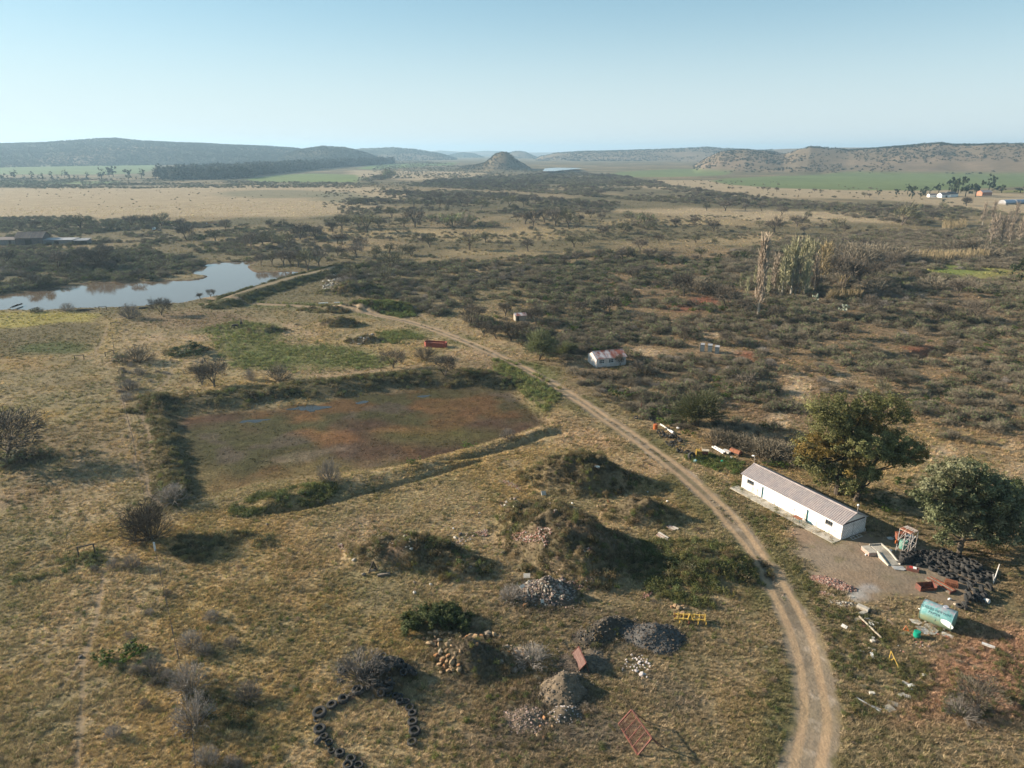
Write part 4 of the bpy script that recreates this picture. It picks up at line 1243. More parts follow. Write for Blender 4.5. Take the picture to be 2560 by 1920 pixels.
LOOK = {'greyshrub': ('pale grey leafless shrub', 'shrub', 'grey shrubs in the scrub'), 'brownshrub': ('brown leafless twiggy shrub', 'shrub', 'brown shrubs in the scrub'),
        'oliveshrub': ('olive green rounded shrub', 'shrub', 'olive shrubs in the scrub'), 'darkbush': ('dense dark green bush', 'bush', 'dark bushes in the scrub'),
        'greenbush': ('bright green leafy bush', 'bush', 'green bushes in the scrub'), 'thorn_far': ('bare brown thorn tree', 'tree', 'thorn trees of the plain')}
SCAT_M = {'greyshrub': 'pale_scrub', 'brownshrub': 'brown_scrub', 'oliveshrub': 'olive_scrub', 'darkbush': 'dark_scrub', 'greenbush': 'green_scrub', 'thorn_far': 'thorn_scrub'}
INDIV = {'greyshrub': 110, 'brownshrub': 230, 'oliveshrub': 230, 'darkbush': 60, 'greenbush': 90, 'thorn_far': 60}
for kd, (a, b_, c_) in SCRUB.items():
    x = np.concatenate(a); y = np.concatenate(b_); s = np.concatenate(c_)
    if kd == 'thorn_far': s = s * 2.0
    r = np.hypot(x, y) / s
    oidx = np.argsort(r); x, y, s = x[oidx], y[oidx], s[oidx]
    z = H(x, y)
    ni = INDIV[kd]
    for i in range(min(ni, len(x))):
        lk, ct, gp = LOOK[kd]
        plant(kd, x[i], y[i], z[i], s[i], ('low ' if s[i] < 1.15 else ('tall ' if s[i] > 1.7 else '')) + lk, ct, gp)
    if len(x) > ni:
        if kd == 'thorn_far':
            ms = []
            for parts_, _ in PROTO[kd]:
                ms.append(parts_[1][1])
        else:
            ms = [parts_[0][1] for parts_, _ in PROTO[kd]]
        scatter(SCAT_M[kd], ms, np.stack([x, y, z - .05], 1)[ni:], s[ni:] * RNG.uniform(.9, 1.25, len(x) - ni), zs=s[ni:] * RNG.uniform(.8, 1.1, len(x) - ni))
    print('scrub', kd, len(x))
# ---------------------------------------------------------------- trees one can tell apart
def metres(c, x, y, hpx, k):
    """height in metres of something hpx crop pixels tall that stands at (x, y) of a crop of scale k"""
    u, v = c(x, y)
    p = P(u, v)
    dep = math.atan2(CAM_H - p.z, math.hypot(p.x, p.y))
    return p, hpx * k * mpp(p) / math.cos(dep)

def put_tree(c, k, x, y, hpx, kind, look, cat='tree', group=None, w=1.0, words=None, variant=None, name=None):
    p, h = metres(c, x, y, hpx, k)
    return plant(kind, p.x, p.y, p.z, h, look, cat, group, variant=variant, w=w, words=words, name=name)

G_TH = 'thorn trees of the plain'
def many(c, k, lst, kind, look, group=G_TH, cat='tree', w=1.0):
    for q in lst:
        hh = q[2]
        size = '' if look.startswith('tiny') else 'small ' if hh * k < 24 else ('tall ' if hh * k > 42 else '')
        put_tree(c, k, q[0], q[1], hh, kind, size + look, cat, group, w * (q[3] if len(q) > 3 else 1.0))

BT = 'bare brown thorn tree'
many(cC2, .39783, [(88, 612, 100), (28, 628, 70), (195, 605, 95), (245, 632, 135), (320, 605, 80), (402, 540, 72), (478, 598, 75), (548, 598, 120), (1190, 560, 60), (1240, 580, 80), (1290, 590, 100),
     (1360, 570, 90), (1430, 590, 110), (1510, 600, 120), (1580, 570, 60), (1650, 540, 60), (1720, 555, 50), (1850, 640, 90), (1720, 660, 80), (1545, 725, 90), (1600, 715, 60), (640, 725, 85), (890, 740, 115, 1.1),
     (990, 695, 72), (1255, 750, 85), (1350, 715, 40), (1140, 720, 45), (90, 710, 80), (215, 750, 100), (62, 780, 70), (180, 790, 100), (300, 800, 90), (385, 760, 70), (400, 870, 120), (465, 775, 80), (525, 780, 75),
     (345, 380, 35), (515, 405, 50), (480, 365, 30), (590, 430, 50), (540, 470, 60), (680, 440, 70), (840, 450, 80), (960, 490, 80), (1040, 430, 40), (1140, 470, 75), (1230, 470, 65), (1300, 455, 60), (1410, 450, 55),
     (1560, 455, 45), (1605, 470, 40), (145, 920, 90), (365, 950, 100), (1700, 800, 70), (1850, 800, 80), (1920, 800, 90), (2020, 805, 80), (2120, 815, 80), (1490, 840, 70), (1560, 810, 60), (1610, 810, 60),
     (1510, 770, 50), (1640, 700, 60), (1960, 750, 90), (2080, 700, 60), (2180, 590, 55), (430, 800, 60), (700, 470, 55), (760, 480, 60), (880, 470, 60), (200, 460, 50), (260, 460, 45), (150, 460, 45)], 'thorn_far', BT)
many(cC2, .39783, [(655, 562, 55), (790, 597, 105, 1.25), (878, 585, 85, .9), (970, 592, 36, 1.6), (1040, 600, 45, 1.4), (1885, 540, 50), (1985, 590, 90, 1.1), (2010, 612, 60)], 'oliveshrub', 'round dark crowned thorn tree', 'dark crowned trees of the plain')
many(cC2, .39783, [(380, 290, 65), (330, 300, 35, 2.0), (260, 310, 30, 2.0)], 'oliveshrub', 'leafy green tree', 'leafy trees on the far plain')
many(cC2, .39783, [(1310, 1215, 115), (1405, 1165, 85), (1150, 1310, 135, 1.3), (980, 1280, 100, 1.2), (1060, 1300, 90, 1.2), (900, 1215, 140, 1.1), (1230, 1270, 90), (1420, 1260, 80)], 'thorn', 'bare dark thorn tree', 'thorn trees near the dirt road')
many(cC2, .39783, [(1325, 1435, 180, 1.0), (1400, 1370, 90), (1500, 1400, 90, 1.2)], 'feather', 'tall olive crowned bushy tree', 'olive trees near the dirt road')
many(cC1, .38879, [(520, 630, 108, 1.4), (220, 620, 60, 1.3), (60, 620, 60), (130, 625, 60), (370, 620, 72, 1.2), (300, 600, 50), (850, 615, 85), (900, 600, 70), (940, 600, 65), (980, 600, 72), (1040, 610, 92), (710, 630, 65, 1.5), (1160, 605, 52, 1.5),
     (1205, 700, 112), (1385, 700, 80), (1450, 630, 72), (1740, 610, 55), (1810, 615, 55, 1.3), (1615, 750, 110), (1690, 730, 85), (1750, 720, 85), (1850, 750, 120), (1930, 690, 115), (2030, 690, 95), (2140, 640, 85), (2195, 610, 85),
     (2170, 720, 72), (2200, 800, 72), (370, 880, 125, 1.2), (490, 870, 92), (45, 850, 95), (150, 890, 85, 1.2), (570, 850, 85), (1825, 860, 105), (1870, 865, 110), (1920, 870, 125), (1980, 890, 145), (2050, 860, 115), (1750, 850, 85), (1680, 860, 80)], 'thorn_far', BT)
put_tree(cC1, .38879, 660, 890, 150, 'thorn', '', 'tree', None, 1.25, 'large spreading bare thorn tree on the far bank of the pond')
put_tree(cC1, .38879, 1040, 1178, 124, 'thorn', '', 'tree', None, 1.0, 'lone bare thorn tree on the near bank of the brown pond', variant=3)
put_tree(cC1, .38879, 840, 1200, 112, 'greyshrub', '', 'shrub', None, .75, 'tall grey shrub on the near pond bank left of the lone thorn tree', name='grey_shrub')
put_tree(cC1, .38879, 435, 1150, 62, 'greyshrub', '', 'shrub', None, .9, 'grey leafless bush between the yellow-green meadow and the pond', name='grey_shrub')
put_tree(cC1, .38879, 235, 1158, 36, 'oliveshrub', '', 'shrub', None, 1.3, 'low green shrub between the yellow-green meadow and the pond', name='olive_shrub')
put_tree(cC1, .38879, 1290, 1078, 48, 'thorn', '', 'tree', None, 1.0, 'smaller of two bare trees side by side on the near pond bank')
put_tree(cC1, .38879, 1355, 1062, 58, 'thorn', '', 'tree', None, 1.0, 'larger of two bare trees side by side on the near pond bank')
put_tree(cC1, .38879, 1290, 712, 62, 'darkbush', '', 'tree', None, 1.0, 'dense dark green round tree among bare trees beyond the pond', name='round_tree')
put_tree(cC1, .38879, 890, 1480, 120, 'brownshrub', '', 'shrub', None, .9, 'wide grey-brown shrub beside the fence above the left meadow', name='brown_shrub')
put_tree(cC1, .38879, 780, 1480, 55, 'oliveshrub', '', 'shrub', None, 1.3, 'low dark shrub just left of the wide grey-brown shrub by the fence', name='olive_shrub')
put_tree(cC1, .38879, 1380, 1640, 185, 'thorn', '', 'tree', None, 1.15, 'twin-stemmed bare thorn tree on the basin bank', variant=3)
put_tree(cC1, .38879, 1300, 1625, 140, 'thorn', '', 'tree', None, .95, 'bare thorn tree leaning left beside the twin-stemmed tree on the basin bank', variant=1)
put_tree(cC1, .38879, 1790, 1600, 125, 'brownshrub', '', 'shrub', None, .75, 'dense grey round shrub on the basin bank', name='brown_shrub')
put_tree(cC1, .38879, 1610, 1595, 85, 'greyshrub', '', 'shrub', None, .5, 'thin pale sapling on the basin bank', name='grey_shrub')
put_tree(cC2, .39783, 410, 1480, 122, 'thorn', '', 'tree', None, 1.2, 'rounded bare thorn tree at the top edge of the drying basin', variant=3)
put_tree(cC2, .39783, 610, 1425, 85, 'brownshrub', '', 'shrub', None, 1.0, 'bare brown shrub in front of the red tank', name='brown_shrub')
put_tree(cC2, .39783, 735, 1530, 130, 'thorn', '', 'tree', None, 1.05, 'grey bare tree on the basin bank right of the rounded thorn tree', variant=0)
put_tree(cC4, .4792, 1010, 948, 135, 'greyshrub', '', 'tree', None, .55, 'lone pale sapling between the basin and its lower bank', name='sapling')
put_tree(cC4, .4792, 1940, 722, 60, 'greyshrub', '', 'tree', None, .8, 'thin grey sapling at the lower right corner of the basin', name='sapling')
put_tree(cC4, .4792, 270, 290, 80, 'darkbush', '', 'bush', None, 2.2, 'dark green dome-shaped bush left of the weedy ground', name='dark_bush')
put_tree(cC4, .4792, 1740, 770, 44, 'greenbush', '', 'bush', None, 1.2, 'small bright green bush on the basin lower bank', name='green_bush')
put_tree(cC4, .4792, 1450, 850, 36, 'greenbush', '', 'bush', None, 1.4, 'small bright green bush left of the other on the basin lower bank', name='green_bush')
put_tree(cC4, .4792, 190, 1045, 95, 'greyshrub', '', 'shrub', None, 1.1, 'grey shrub at the near end of the basin left bank', name='grey_shrub')
put_tree(cC5, .28933, 45, 1385, 430, 'thorn', '', 'tree', None, 1.4, 'big dark thorn tree at the left edge throwing a long shadow', variant=0)
for x_, y_, h_ in ((130, 1400, 120), (260, 1380, 110), (60, 1440, 90), (380, 1360, 80)):
    put_tree(cC5, .28933, x_, y_, h_, 'oliveshrub', 'dark green bush in the shade of the big left thorn tree', 'bush', 'bushes under the left thorn tree', 1.3, 'dark green bush in the shade of the big left thorn tree', name='olive_shrub')
for x_, y_, h_ in ((1120, 780, 110), (1100, 860, 70), (1200, 650, 80)):
    put_tree(cC5, .28933, x_, y_, h_, 'greyshrub', '', 'shrub', 'grey shrubs along the fence', 1.1, 'grey shrub along the fence left of the basin', name='grey_shrub')
put_tree(cC6, .43394, 860, 350, 225, 'thorn', '', 'tree', None, 1.0, 'dense grey leafless tree with many stems by the white fence post', variant=3)
put_tree(cC6, .43394, 870, 340, 190, 'brownshrub', '', 'shrub', None, .75, 'grey twiggy shrub grown into the many-stemmed leafless tree', name='brown_shrub')
for i_, (x_, y_, h_, t_) in enumerate(((760, 505, 100, 'grey shrub right of the wooden frame, its foot among green weeds'), (650, 505, 70, 'grey shrub between the wooden frame and the white fence post'), (545, 525, 50, 'low grey shrub just below the wooden frame'),
        (880, 1110, 110, 'pale lilac-grey shrub right of the bright green bush'), (790, 1110, 70, 'smaller pale grey shrub in front of the bright green bush'), (970, 1150, 80, 'small grey shrub left of the big grey fence shrub'), (890, 1180, 60, 'grey shrub in front of the pale lilac-grey pair'),
        (1100, 1205, 190, 'big round grey shrub on the fence line'), (1120, 1410, 200, 'tall grey shrub on the fence line nearest the camera side'), (1430, 1265, 130, 'dark-based grey shrub left of the tyre ring'), (650, 1485, 90, 'lone grey shrub low in the left meadow'),
        (835, 1310, 60, 'small pale shrub below the bright green bush'), (1340, 965, 85, 'grey shrub in the golden grass right of the fence'), (1220, 805, 75, 'straw-grey shrub in the golden grass above the others'), (1190, 1640, 120, 'grey shrub at the bottom edge right of the fence'),
        (1340, 1655, 90, 'grey shrub at the bottom edge below the tyre ring'), (860, 775, 50, 'tiny pale shrub left of the fence'), (965, 665, 50, 'tiny pale shrub on the fence'), (740, 905, 45, 'tiny pale shrub behind the bright green bush'), (1100, 960, 120, 'brown-grey thicket shrub along the fence'), (1180, 1010, 90, 'brown-grey thicket shrub right of the fence'))):
    put_tree(cC6, .43394, x_, y_, h_ * .85, 'greyshrub', '', 'shrub', None, .72, t_, name='grey_shrub')
for x_, y_, h_, w_ in ((700, 1050, 95, 1.3), (780, 1020, 90, 1.2), (640, 1040, 80, 1.1)):
    put_tree(cC6, .43394, x_, y_, h_, 'greenbush', '', 'bush', 'bright green bushes by the dark post', w_, 'bright green bush by the short dark post in the left meadow', name='green_bush')
put_tree(cB5, .28933, 720, 740, 220, 'greyshrub', '', 'shrub', None, 1.1, 'lilac-grey leafless shrub beside the black tyre heap', name='grey_shrub')
put_tree(cB5, .28933, 980, 640, 90, 'greyshrub', '', 'shrub', None, .8, 'small grey shrub behind the black tyre heap', name='grey_shrub')
put_tree(cB4, .45208, 1080, 610, 90, 'greyshrub', '', 'shrub', None, 1.2, 'grey shrub at the right end of the small sandstone pile', name='grey_shrub')
put_tree(cB4, .45208, 970, 265, 90, 'greyshrub', '', 'shrub', None, .8, 'pale grey shrub left of the grey rubble heap', name='grey_shrub')
put_tree(cB2, .29837, 1830, 1600, 240, 'thorn', '', 'shrub', None, 1.25, 'brown leafless shrub in the lower right corner', variant=3, name='brown_shrub')
put_tree(cB2, .29837, 1690, 1640, 150, 'greyshrub', '', 'shrub', None, 1.0, 'pale twiggy shrub left of the brown one in the lower right corner', name='grey_shrub')
# the wide low bush above the sandstone heap
p = P(*cB4(555, 395))
lb_ = [(V(rnd.uniform(-3.7, 3.7), rnd.uniform(-1.7, 1.7), 0), rnd.uniform(.8, 1.25), .8) for _ in range(46)]
lb_ = [(V(c_.x, c_.y + .12 * c_.x, .35 + 1.15 * max(0, 1 - (c_.x / 4.6) ** 2 - (c_.y / 2.6) ** 2)), r_, f_) for c_, r_, f_ in lb_]
o = bpy.data.objects.new('wide_bush', leafy(rnd, lb_, 22000, .13, tt=(.6, 1.5), up=.5).mesh('wide_bush', [M_BUSH])); COL.objects.link(o); o.location = p
tag(o, 'wide low dark green bush above the large sandstone pile', 'bush')
# scrub against the pink house and round the scrap
for x_, y_, h_, w_ in ((740, 590, 110, 1.0), (850, 620, 120, 1.1), (980, 625, 110, 1.2), (1100, 640, 120, 1.2), (1230, 625, 130, 1.2), (1350, 600, 120, 1.2), (1440, 590, 90, 1.1), (900, 660, 90, 1.3)):
    put_tree(cD2, .28933, x_, y_ + 12, h_ * .68, 'brownshrub', '', 'shrub', 'brown shrubs in front of the pink house', w_, 'brown twiggy shrub of the thicket in front of the pink house', name='brown_shrub')
put_tree(cB3, .28933, 1195, 575, 320, 'feather', '', 'tree', None, 1.1, 'big feathery olive-green bush above the scrap row', variant=1, name='olive_tree')
put_tree(cB3, .28933, 1110, 560, 200, 'feather', '', 'tree', None, 1.1, 'lower feathery green bush just left of the big one above the scrap row', variant=2, name='olive_tree')
for x_, y_, h_, w_ in ((1350, 730, 150, .9), (1480, 745, 140, 1.0), (1600, 770, 140, 1.1), (1730, 830, 180, 1.0), (1850, 860, 190, 1.0), (1960, 860, 170, 1.0), (2060, 900, 160, 1.0), (1420, 640, 90, 1.2)):
    put_tree(cB3, .28933, x_, y_, h_, 'brownshrub', '', 'shrub', 'brown shrubs behind the scrap row', w_, 'brown leafless shrub of the thicket between the scrap row and the big leafy tree', name='brown_shrub')
for x_, y_, h_, w_ in ((800, 470, 80, 1.1), (900, 540, 80, 1.2), (980, 560, 70, 1.2), (1120, 640, 60, 1.2), (1820, 920, 80, 1.2), (1920, 930, 80, 1.2), (500, 310, 90, 1.2), (590, 330, 80, 1.1)):
    put_tree(cB3, .28933, x_, y_, h_, 'greenbush', '', 'bush', 'green bushes along the scrap row', w_, ['leafy green bush above the orange drum', 'leafy green bush right of the whitish pipe', 'green bush beside the sagging pipe end', 'low green bush among the scrap tyres', 'green weedy bush left of the white building corner', 'green weedy bush at the lamp end of the white building', 'green bush by the short brown pole', 'green bush left of the short brown pole'][[800, 900, 980, 1120, 1820, 1920, 500, 590].index(x_)], name='green_bush')
# right middle ground
many(cC3, .39783, [(20, 565, 50), (135, 560, 62, 1.2), (262, 600, 75), (550, 575, 48), (640, 615, 108), (785, 570, 72, 1.3), (1040, 600, 85), (1080, 612, 62), (150, 670, 60), (270, 690, 50), (220, 470, 52), (335, 470, 68, 1.3), (460, 470, 48), (565, 470, 52),
     (690, 500, 62), (845, 520, 52), (940, 592, 48), (830, 612, 52), (1440, 560, 145, 1.1), (1450, 505, 90, 1.2), (1250, 505, 60), (1700, 470, 60), (1850, 440, 60), (1640, 520, 60), (1760, 560, 80)], 'thorn_far', BT)
many(cC3, .39783, [(165, 352, 36), (245, 330, 20), (360, 335, 20), (382, 335, 16), (430, 335, 16), (540, 335, 16), (572, 342, 26), (600, 347, 32), (658, 350, 30), (800, 347, 17), (895, 350, 21, 1.3), (935, 350, 16), (1045, 357, 16, 1.3), (1115, 364, 13),
     (1160, 364, 13, 1.4), (1210, 385, 36), (1240, 388, 30)], 'thorn_far', 'tiny bare tree', 'tiny trees on the far straw strip')
for q in ((75, 1010, 150), (340, 1080, 150), (440, 1130, 115), (910, 980, 115), (1250, 1125, 130), (1520, 905, 75), (1800, 1005, 115), (1660, 1170, 125), (1710, 1115, 62), (1880, 1165, 145), (650, 1175, 115), (70, 1285, 100), (340, 1315, 95), (720, 1370, 105),
          (1330, 1580, 140), (1065, 1275, 112), (1280, 920, 140), (1180, 960, 170), (1060, 950, 220), (1400, 860, 130)):
    put_tree(cC3, .39783, *q, 'thorn', 'dark bare tree in the right scrub', 'tree', 'bare trees of the right scrub', 1.0)
for x_, y_, h_, w_ in ((1290, 780, 130, 1.2), (1180, 800, 140, 1.2), (1400, 790, 120, 1.3), (1080, 760, 120, 1.3), (1900, 730, 100, 1.3), (2000, 760, 90, 1.3), (1780, 720, 90, 1.3), (1650, 960, 90, 1.5), (1840, 960, 80, 1.5), (1000, 870, 100, 1.3), (150, 980, 110, 1.3), (250, 990, 90, 1.4), (1300, 990, 100, 1.4)):
    put_tree(cC3, .39783, x_, y_, h_, 'brownshrub', 'broad brown thicket shrub', 'shrub', 'thicket shrubs of the right scrub', w_, name='brown_shrub')
put_tree(cC3, .39783, 425, 780, 68, 'darkbush', '', 'tree', None, .9, 'small dark evergreen tree left of the poplar copse', name='round_tree')
put_tree(cC3, .39783, 2170, 910, 180, 'darkbush', '', 'tree', None, .5, 'dark evergreen tree at the right edge beyond the pale clearing', name='round_tree')

# poplars: tall thin crowns of upright twigs
def poplar(rnd, n, w, mat, name, taper=.35):
    T = PM(); T.limb(V(0, 0, -.02), V(0, 0, .55), .016, .008, 1, n=5); T.limb(V(0, 0, .55), V(.01, 0, .95), .008, .002, 1, n=4)
    K = PM()
    for _ in range(n):
        z = rnd.uniform(.08, .85); a = rnd.uniform(0, 2 * PI)
        rr = w * (1 - taper * z) * rnd.uniform(.1, 1)
        p = V(0, 0, z)
        q = p + V(math.cos(a) * rr, math.sin(a) * rr, rnd.uniform(.07, .17))
        K.ribbon(p, q, .004, .003, rnd.uniform(.6, 1.2), rnd)
        e = q + V(rnd.gauss(0, .012), rnd.gauss(0, .012), rnd.uniform(.05, .12))
        K.ribbon(q, e, .003, .002, rnd.uniform(.8, 1.4), rnd)
        for _ in range(3):
            K.ribbon(p.lerp(q, rnd.uniform(.4, 1)), q + V(rnd.gauss(0, .02), rnd.gauss(0, .02), rnd.uniform(.0, .1)), .0035, .002, rnd.uniform(.7, 1.4), rnd)
    return [('trunk', T.mesh('poplar_trunk', [M_PBARK])), ('crown', K.mesh(name, [mat]))]
M_PBARK = plant_mat('pale_bark', (.32, .28, .22))
M_POPG = plant_mat('budding_twigs', (.31, .29, .17)); M_POPB = plant_mat('poplar_twigs', (.30, .24, .18)); M_POPGOLD = plant_mat('golden_twigs', (.36, .28, .15))
PROTO['poplar_bare'] = [(poplar(rnd, 320, .075, M_POPB, 'poplar_crown'), 1)]
PROTO['poplar_green'] = [(poplar(rnd, 110, .10, M_POPG, 'budding_crown'), 1), (poplar(rnd, 110, .13, M_POPG, 'budding_crown', .2), 1)]
PROTO['poplar_gold'] = [(poplar(rnd, 120, .13, M_POPGOLD, 'golden_crown', .1), 1)]
PROTO['poplar_brown'] = [(poplar(rnd, 110, .13, M_POPB, 'brown_crown', .2), 1)]
put_tree(cC3, .39783, 540, 1125, 470, 'poplar_bare', '', 'tree', None, 1.1, 'tallest slender bare poplar at the left end of the copse', name='poplar')
for x_, y_, h_, kd, t_ in ((690, 1000, 280, 'poplar_green', 'pale green budding poplar right of the tall bare one'), (745, 1000, 350, 'poplar_green', 'tallest pale green poplar in the middle of the copse'), (800, 990, 340, 'poplar_green', 'pale green poplar just right of the tallest green one'),
        (860, 970, 300, 'poplar_green', 'pale green poplar beside the golden leaning tree'), (640, 980, 240, 'poplar_brown', 'brown bare poplar behind the tall slender one'), (720, 960, 260, 'poplar_green', 'grey-green poplar at the back of the copse'),
        (960, 900, 230, 'poplar_gold', 'golden-twigged poplar at the right of the copse'), (930, 930, 240, 'poplar_gold', 'golden-twigged poplar leaning over the copse edge'), (670, 985, 190, 'poplar_green', 'short pale green poplar between the tall bare one and the copse'), (770, 1000, 230, 'poplar_brown', 'brown poplar inside the front of the copse'), (830, 1000, 220, 'poplar_green', 'short pale green poplar at the front of the copse'), (890, 985, 240, 'poplar_brown', 'brown twiggy poplar below the golden ones')):
    put_tree(cC3, .39783, x_, y_, h_, kd, '', 'tree', 'poplars of the copse', 1.5, t_, name='poplar')
for x_, y_, h_ in ((470, 1000, 110), (600, 1000, 120), (430, 960, 100), (520, 950, 130)):
    put_tree(cC3, .39783, x_, y_, h_, 'poplar_green', '', 'tree', 'young poplars left of the copse', 1.6, 'young grey-green poplar left of the tall bare one', name='poplar')
for x_, y_, h_ in ((2000, 690, 190), (2060, 690, 180), (2120, 680, 170), (2180, 670, 160), (2030, 660, 170), (2090, 650, 170), (1950, 560, 140), (2010, 540, 130), (2150, 560, 140)):
    put_tree(cC3, .39783, x_, y_, h_, 'poplar_brown', 'brown bare poplar', 'tree', 'brown poplars at the right edge', 1.3, 'brown bare poplar of the stand at the right edge', name='poplar')

# big leafy trees beside the white building
def big_tree(name, label, base, trunks, lobes, n, leaf, mat, cat='tree', bark=None, shell=.5):
    o = bpy.data.objects.new(name, None); COL.objects.link(o); o.location = base; tag(o, label, cat)
    T = PM(); B = PM()
    tips = [l[0] for l in lobes]
    for pts, r in trunks:
        pts = [Vector(q) for q in pts]
        for i in range(len(pts) - 1):
            f0 = 1 - .6 * i / len(pts); f1 = 1 - .6 * (i + 1) / len(pts)
            T.limb(pts[i], pts[i + 1], r * f0, r * f1, rnd.uniform(.8, 1.1), n=8)
        for t in tips:
            s = min(pts[1:], key=lambda q: (q - t).length + (5 if q.z > t.z else 0))
            m_ = s.lerp(t, .5) + V(rnd.uniform(-.4, .4), rnd.uniform(-.4, .4), -.4)
            B.limb(s, m_, r * .32, r * .2, .9, n=5); B.limb(m_, t, r * .2, r * .06, .9, n=4)
            for _ in range(5):
                B.limb(m_.lerp(t, rnd.random()), t + V(rnd.gauss(0, 1.2), rnd.gauss(0, 1.2), rnd.gauss(0, .8)), r * .06, r * .02, .8, n=3)
    for pn, M_, mt in (('trunk', T, bark or M_BARK), ('limbs', B, bark or M_BARK)):
        q = bpy.data.objects.new('trunk' if pn == 'trunk' else 'branches', M_.mesh(name + '_' + pn, [mt])); COL.objects.link(q); q.parent = o
    lobes = [(c_, r_ * rnd.uniform(.72, 1.12), f_) for c_, r_, f_ in lobes]
    l2 = [l for l in lobes if rnd.random() < .2]; l1 = [l for l in lobes if l not in l2]
    K = leafy(rnd, l1, int(n * .8), leaf, shell=shell, tt=(.45, 1.5)); leafy(rnd, l2, int(n * .2), leaf, K, shell=shell, tt=(.6, 1.4), m=1)
    q = bpy.data.objects.new('crown', K.mesh(name + '_crown', [mat, M_GUM2 if mat in (M_GUM, M_LEAFD) else M_AUT2])); COL.objects.link(q); q.parent = o
    return o

def lobes_at(base, c, k, pts, spread=1.2, depth=(0,)):
    """crown clumps: each (x, y, radius px) of the crop becomes clumps at that height above the tree's own foot, some nearer, some farther"""
    out = []
    for x, y, r in pts:
        for dy in depth:
            u, v = c(x, y)
            a, f, d = ray(u, v)
            t = (base.y + dy) / f
            q = Vector((a * t, f * t, CAM_H + d * t))
            rm = r * k * mpp(q)
            out.append((q - base + V(rnd.uniform(-.3, .3), 0, 0), rm * rnd.uniform(.9, 1.1), .8))
    return [l for l in out if l[0].z > .6]
b1 = P(*cB1(885, 672))
big_tree('leafy_tree', 'tallest leafy olive-brown tree behind the long white building', b1, [([V(0, 0, -.3), V(.1, .2, 3), V(.6, .3, 6.5), V(1.2, .3, 10)], .55)],
         lobes_at(b1, cB1, .35262, [(800, 60, 130), (950, 20, 130), (1110, 30, 150), (1270, 60, 150), (1370, 110, 90), (820, 180, 140), (980, 160, 150), (1150, 160, 130), (700, 330, 110), (780, 330, 130), (900, 310, 130), (1020, 240, 120), (680, 440, 90), (780, 460, 110), (860, 540, 90), (780, 570, 60), (640, 380, 60)], depth=(-1.7, 1.8)), 40000, .19, M_AUTUMN)
b2 = P(*cB1(1015, 718))
big_tree('leafy_tree', 'leaning leafy tree with yellow-green crown at the right of the tall one', b2, [([V(0, 0, -.3), V(.7, .1, 2.4), V(1.7, .3, 5.2), V(2.7, .4, 7.6)], .45)],
         lobes_at(b2, cB1, .35262, [(1080, 280, 100), (1200, 270, 110), (1330, 290, 110), (1440, 340, 90), (1500, 390, 55), (1020, 370, 100), (1140, 370, 110), (1270, 390, 110), (1380, 400, 90), (990, 480, 95), (1100, 500, 90), (970, 580, 75), (1160, 540, 60), (1060, 620, 50), (940, 640, 50), (1470, 430, 50)], depth=(-1.3, 1.5)), 32000, .19, M_AUTUMN)
b3 = P(*cB1(1745, 1105))
big_tree('gum_tree', 'broad grey-green gum tree at the right edge beside the tyre pile', b3, [([V(0, 0, -.3), V(.05, 0, 2.5), V(.3, .2, 5), V(.8, .3, 8)], .42)],
         lobes_at(b3, cB1, .35262, [(1620, 500, 100), (1760, 480, 120), (1880, 520, 120), (1980, 600, 120), (1560, 600, 100), (1700, 620, 130), (1850, 650, 130), (2000, 700, 140), (2120, 700, 120), (1500, 680, 80), (1620, 740, 110), (1760, 780, 120), (1900, 800, 130), (2060, 830, 140),
                                    (2190, 800, 120), (1580, 840, 70), (1700, 890, 90), (1840, 920, 100), (2000, 960, 110), (2140, 950, 110), (1660, 980, 60), (1450, 660, 45)], depth=(-2.4, -.2, 2.0)), 56000, .19, M_GUM)
b4 = P(*cB1(2190, 1010))
big_tree('gum_tree', 'dark leafy tree partly cut off by the right edge behind the gum tree', b4 + V(2, 3, 0), [([V(0, 0, -.3), V(.1, 0, 3), V(.3, .2, 6)], .4)],
         [(V(rnd.uniform(-3.2, 3.5), rnd.uniform(-2.5, 2.5), rnd.uniform(4, 8.5)), rnd.uniform(1.4, 2.1), .8) for _ in range(14)], 12000, .16, M_LEAFD)
for x_, y_, h_, w_ in ((1340, 590, 80, 1.0), (1410, 680, 60, 1.3), (210, 610, 50, .8), (1180, 740, 50, 1.4), (1260, 790, 50, 1.4)):
    put_tree(cB1, .35262, x_, y_, h_, 'greenbush', '', 'bush', 'bushes under the big trees', w_, 'low green bush in the clearing behind the long white building', name='green_bush')

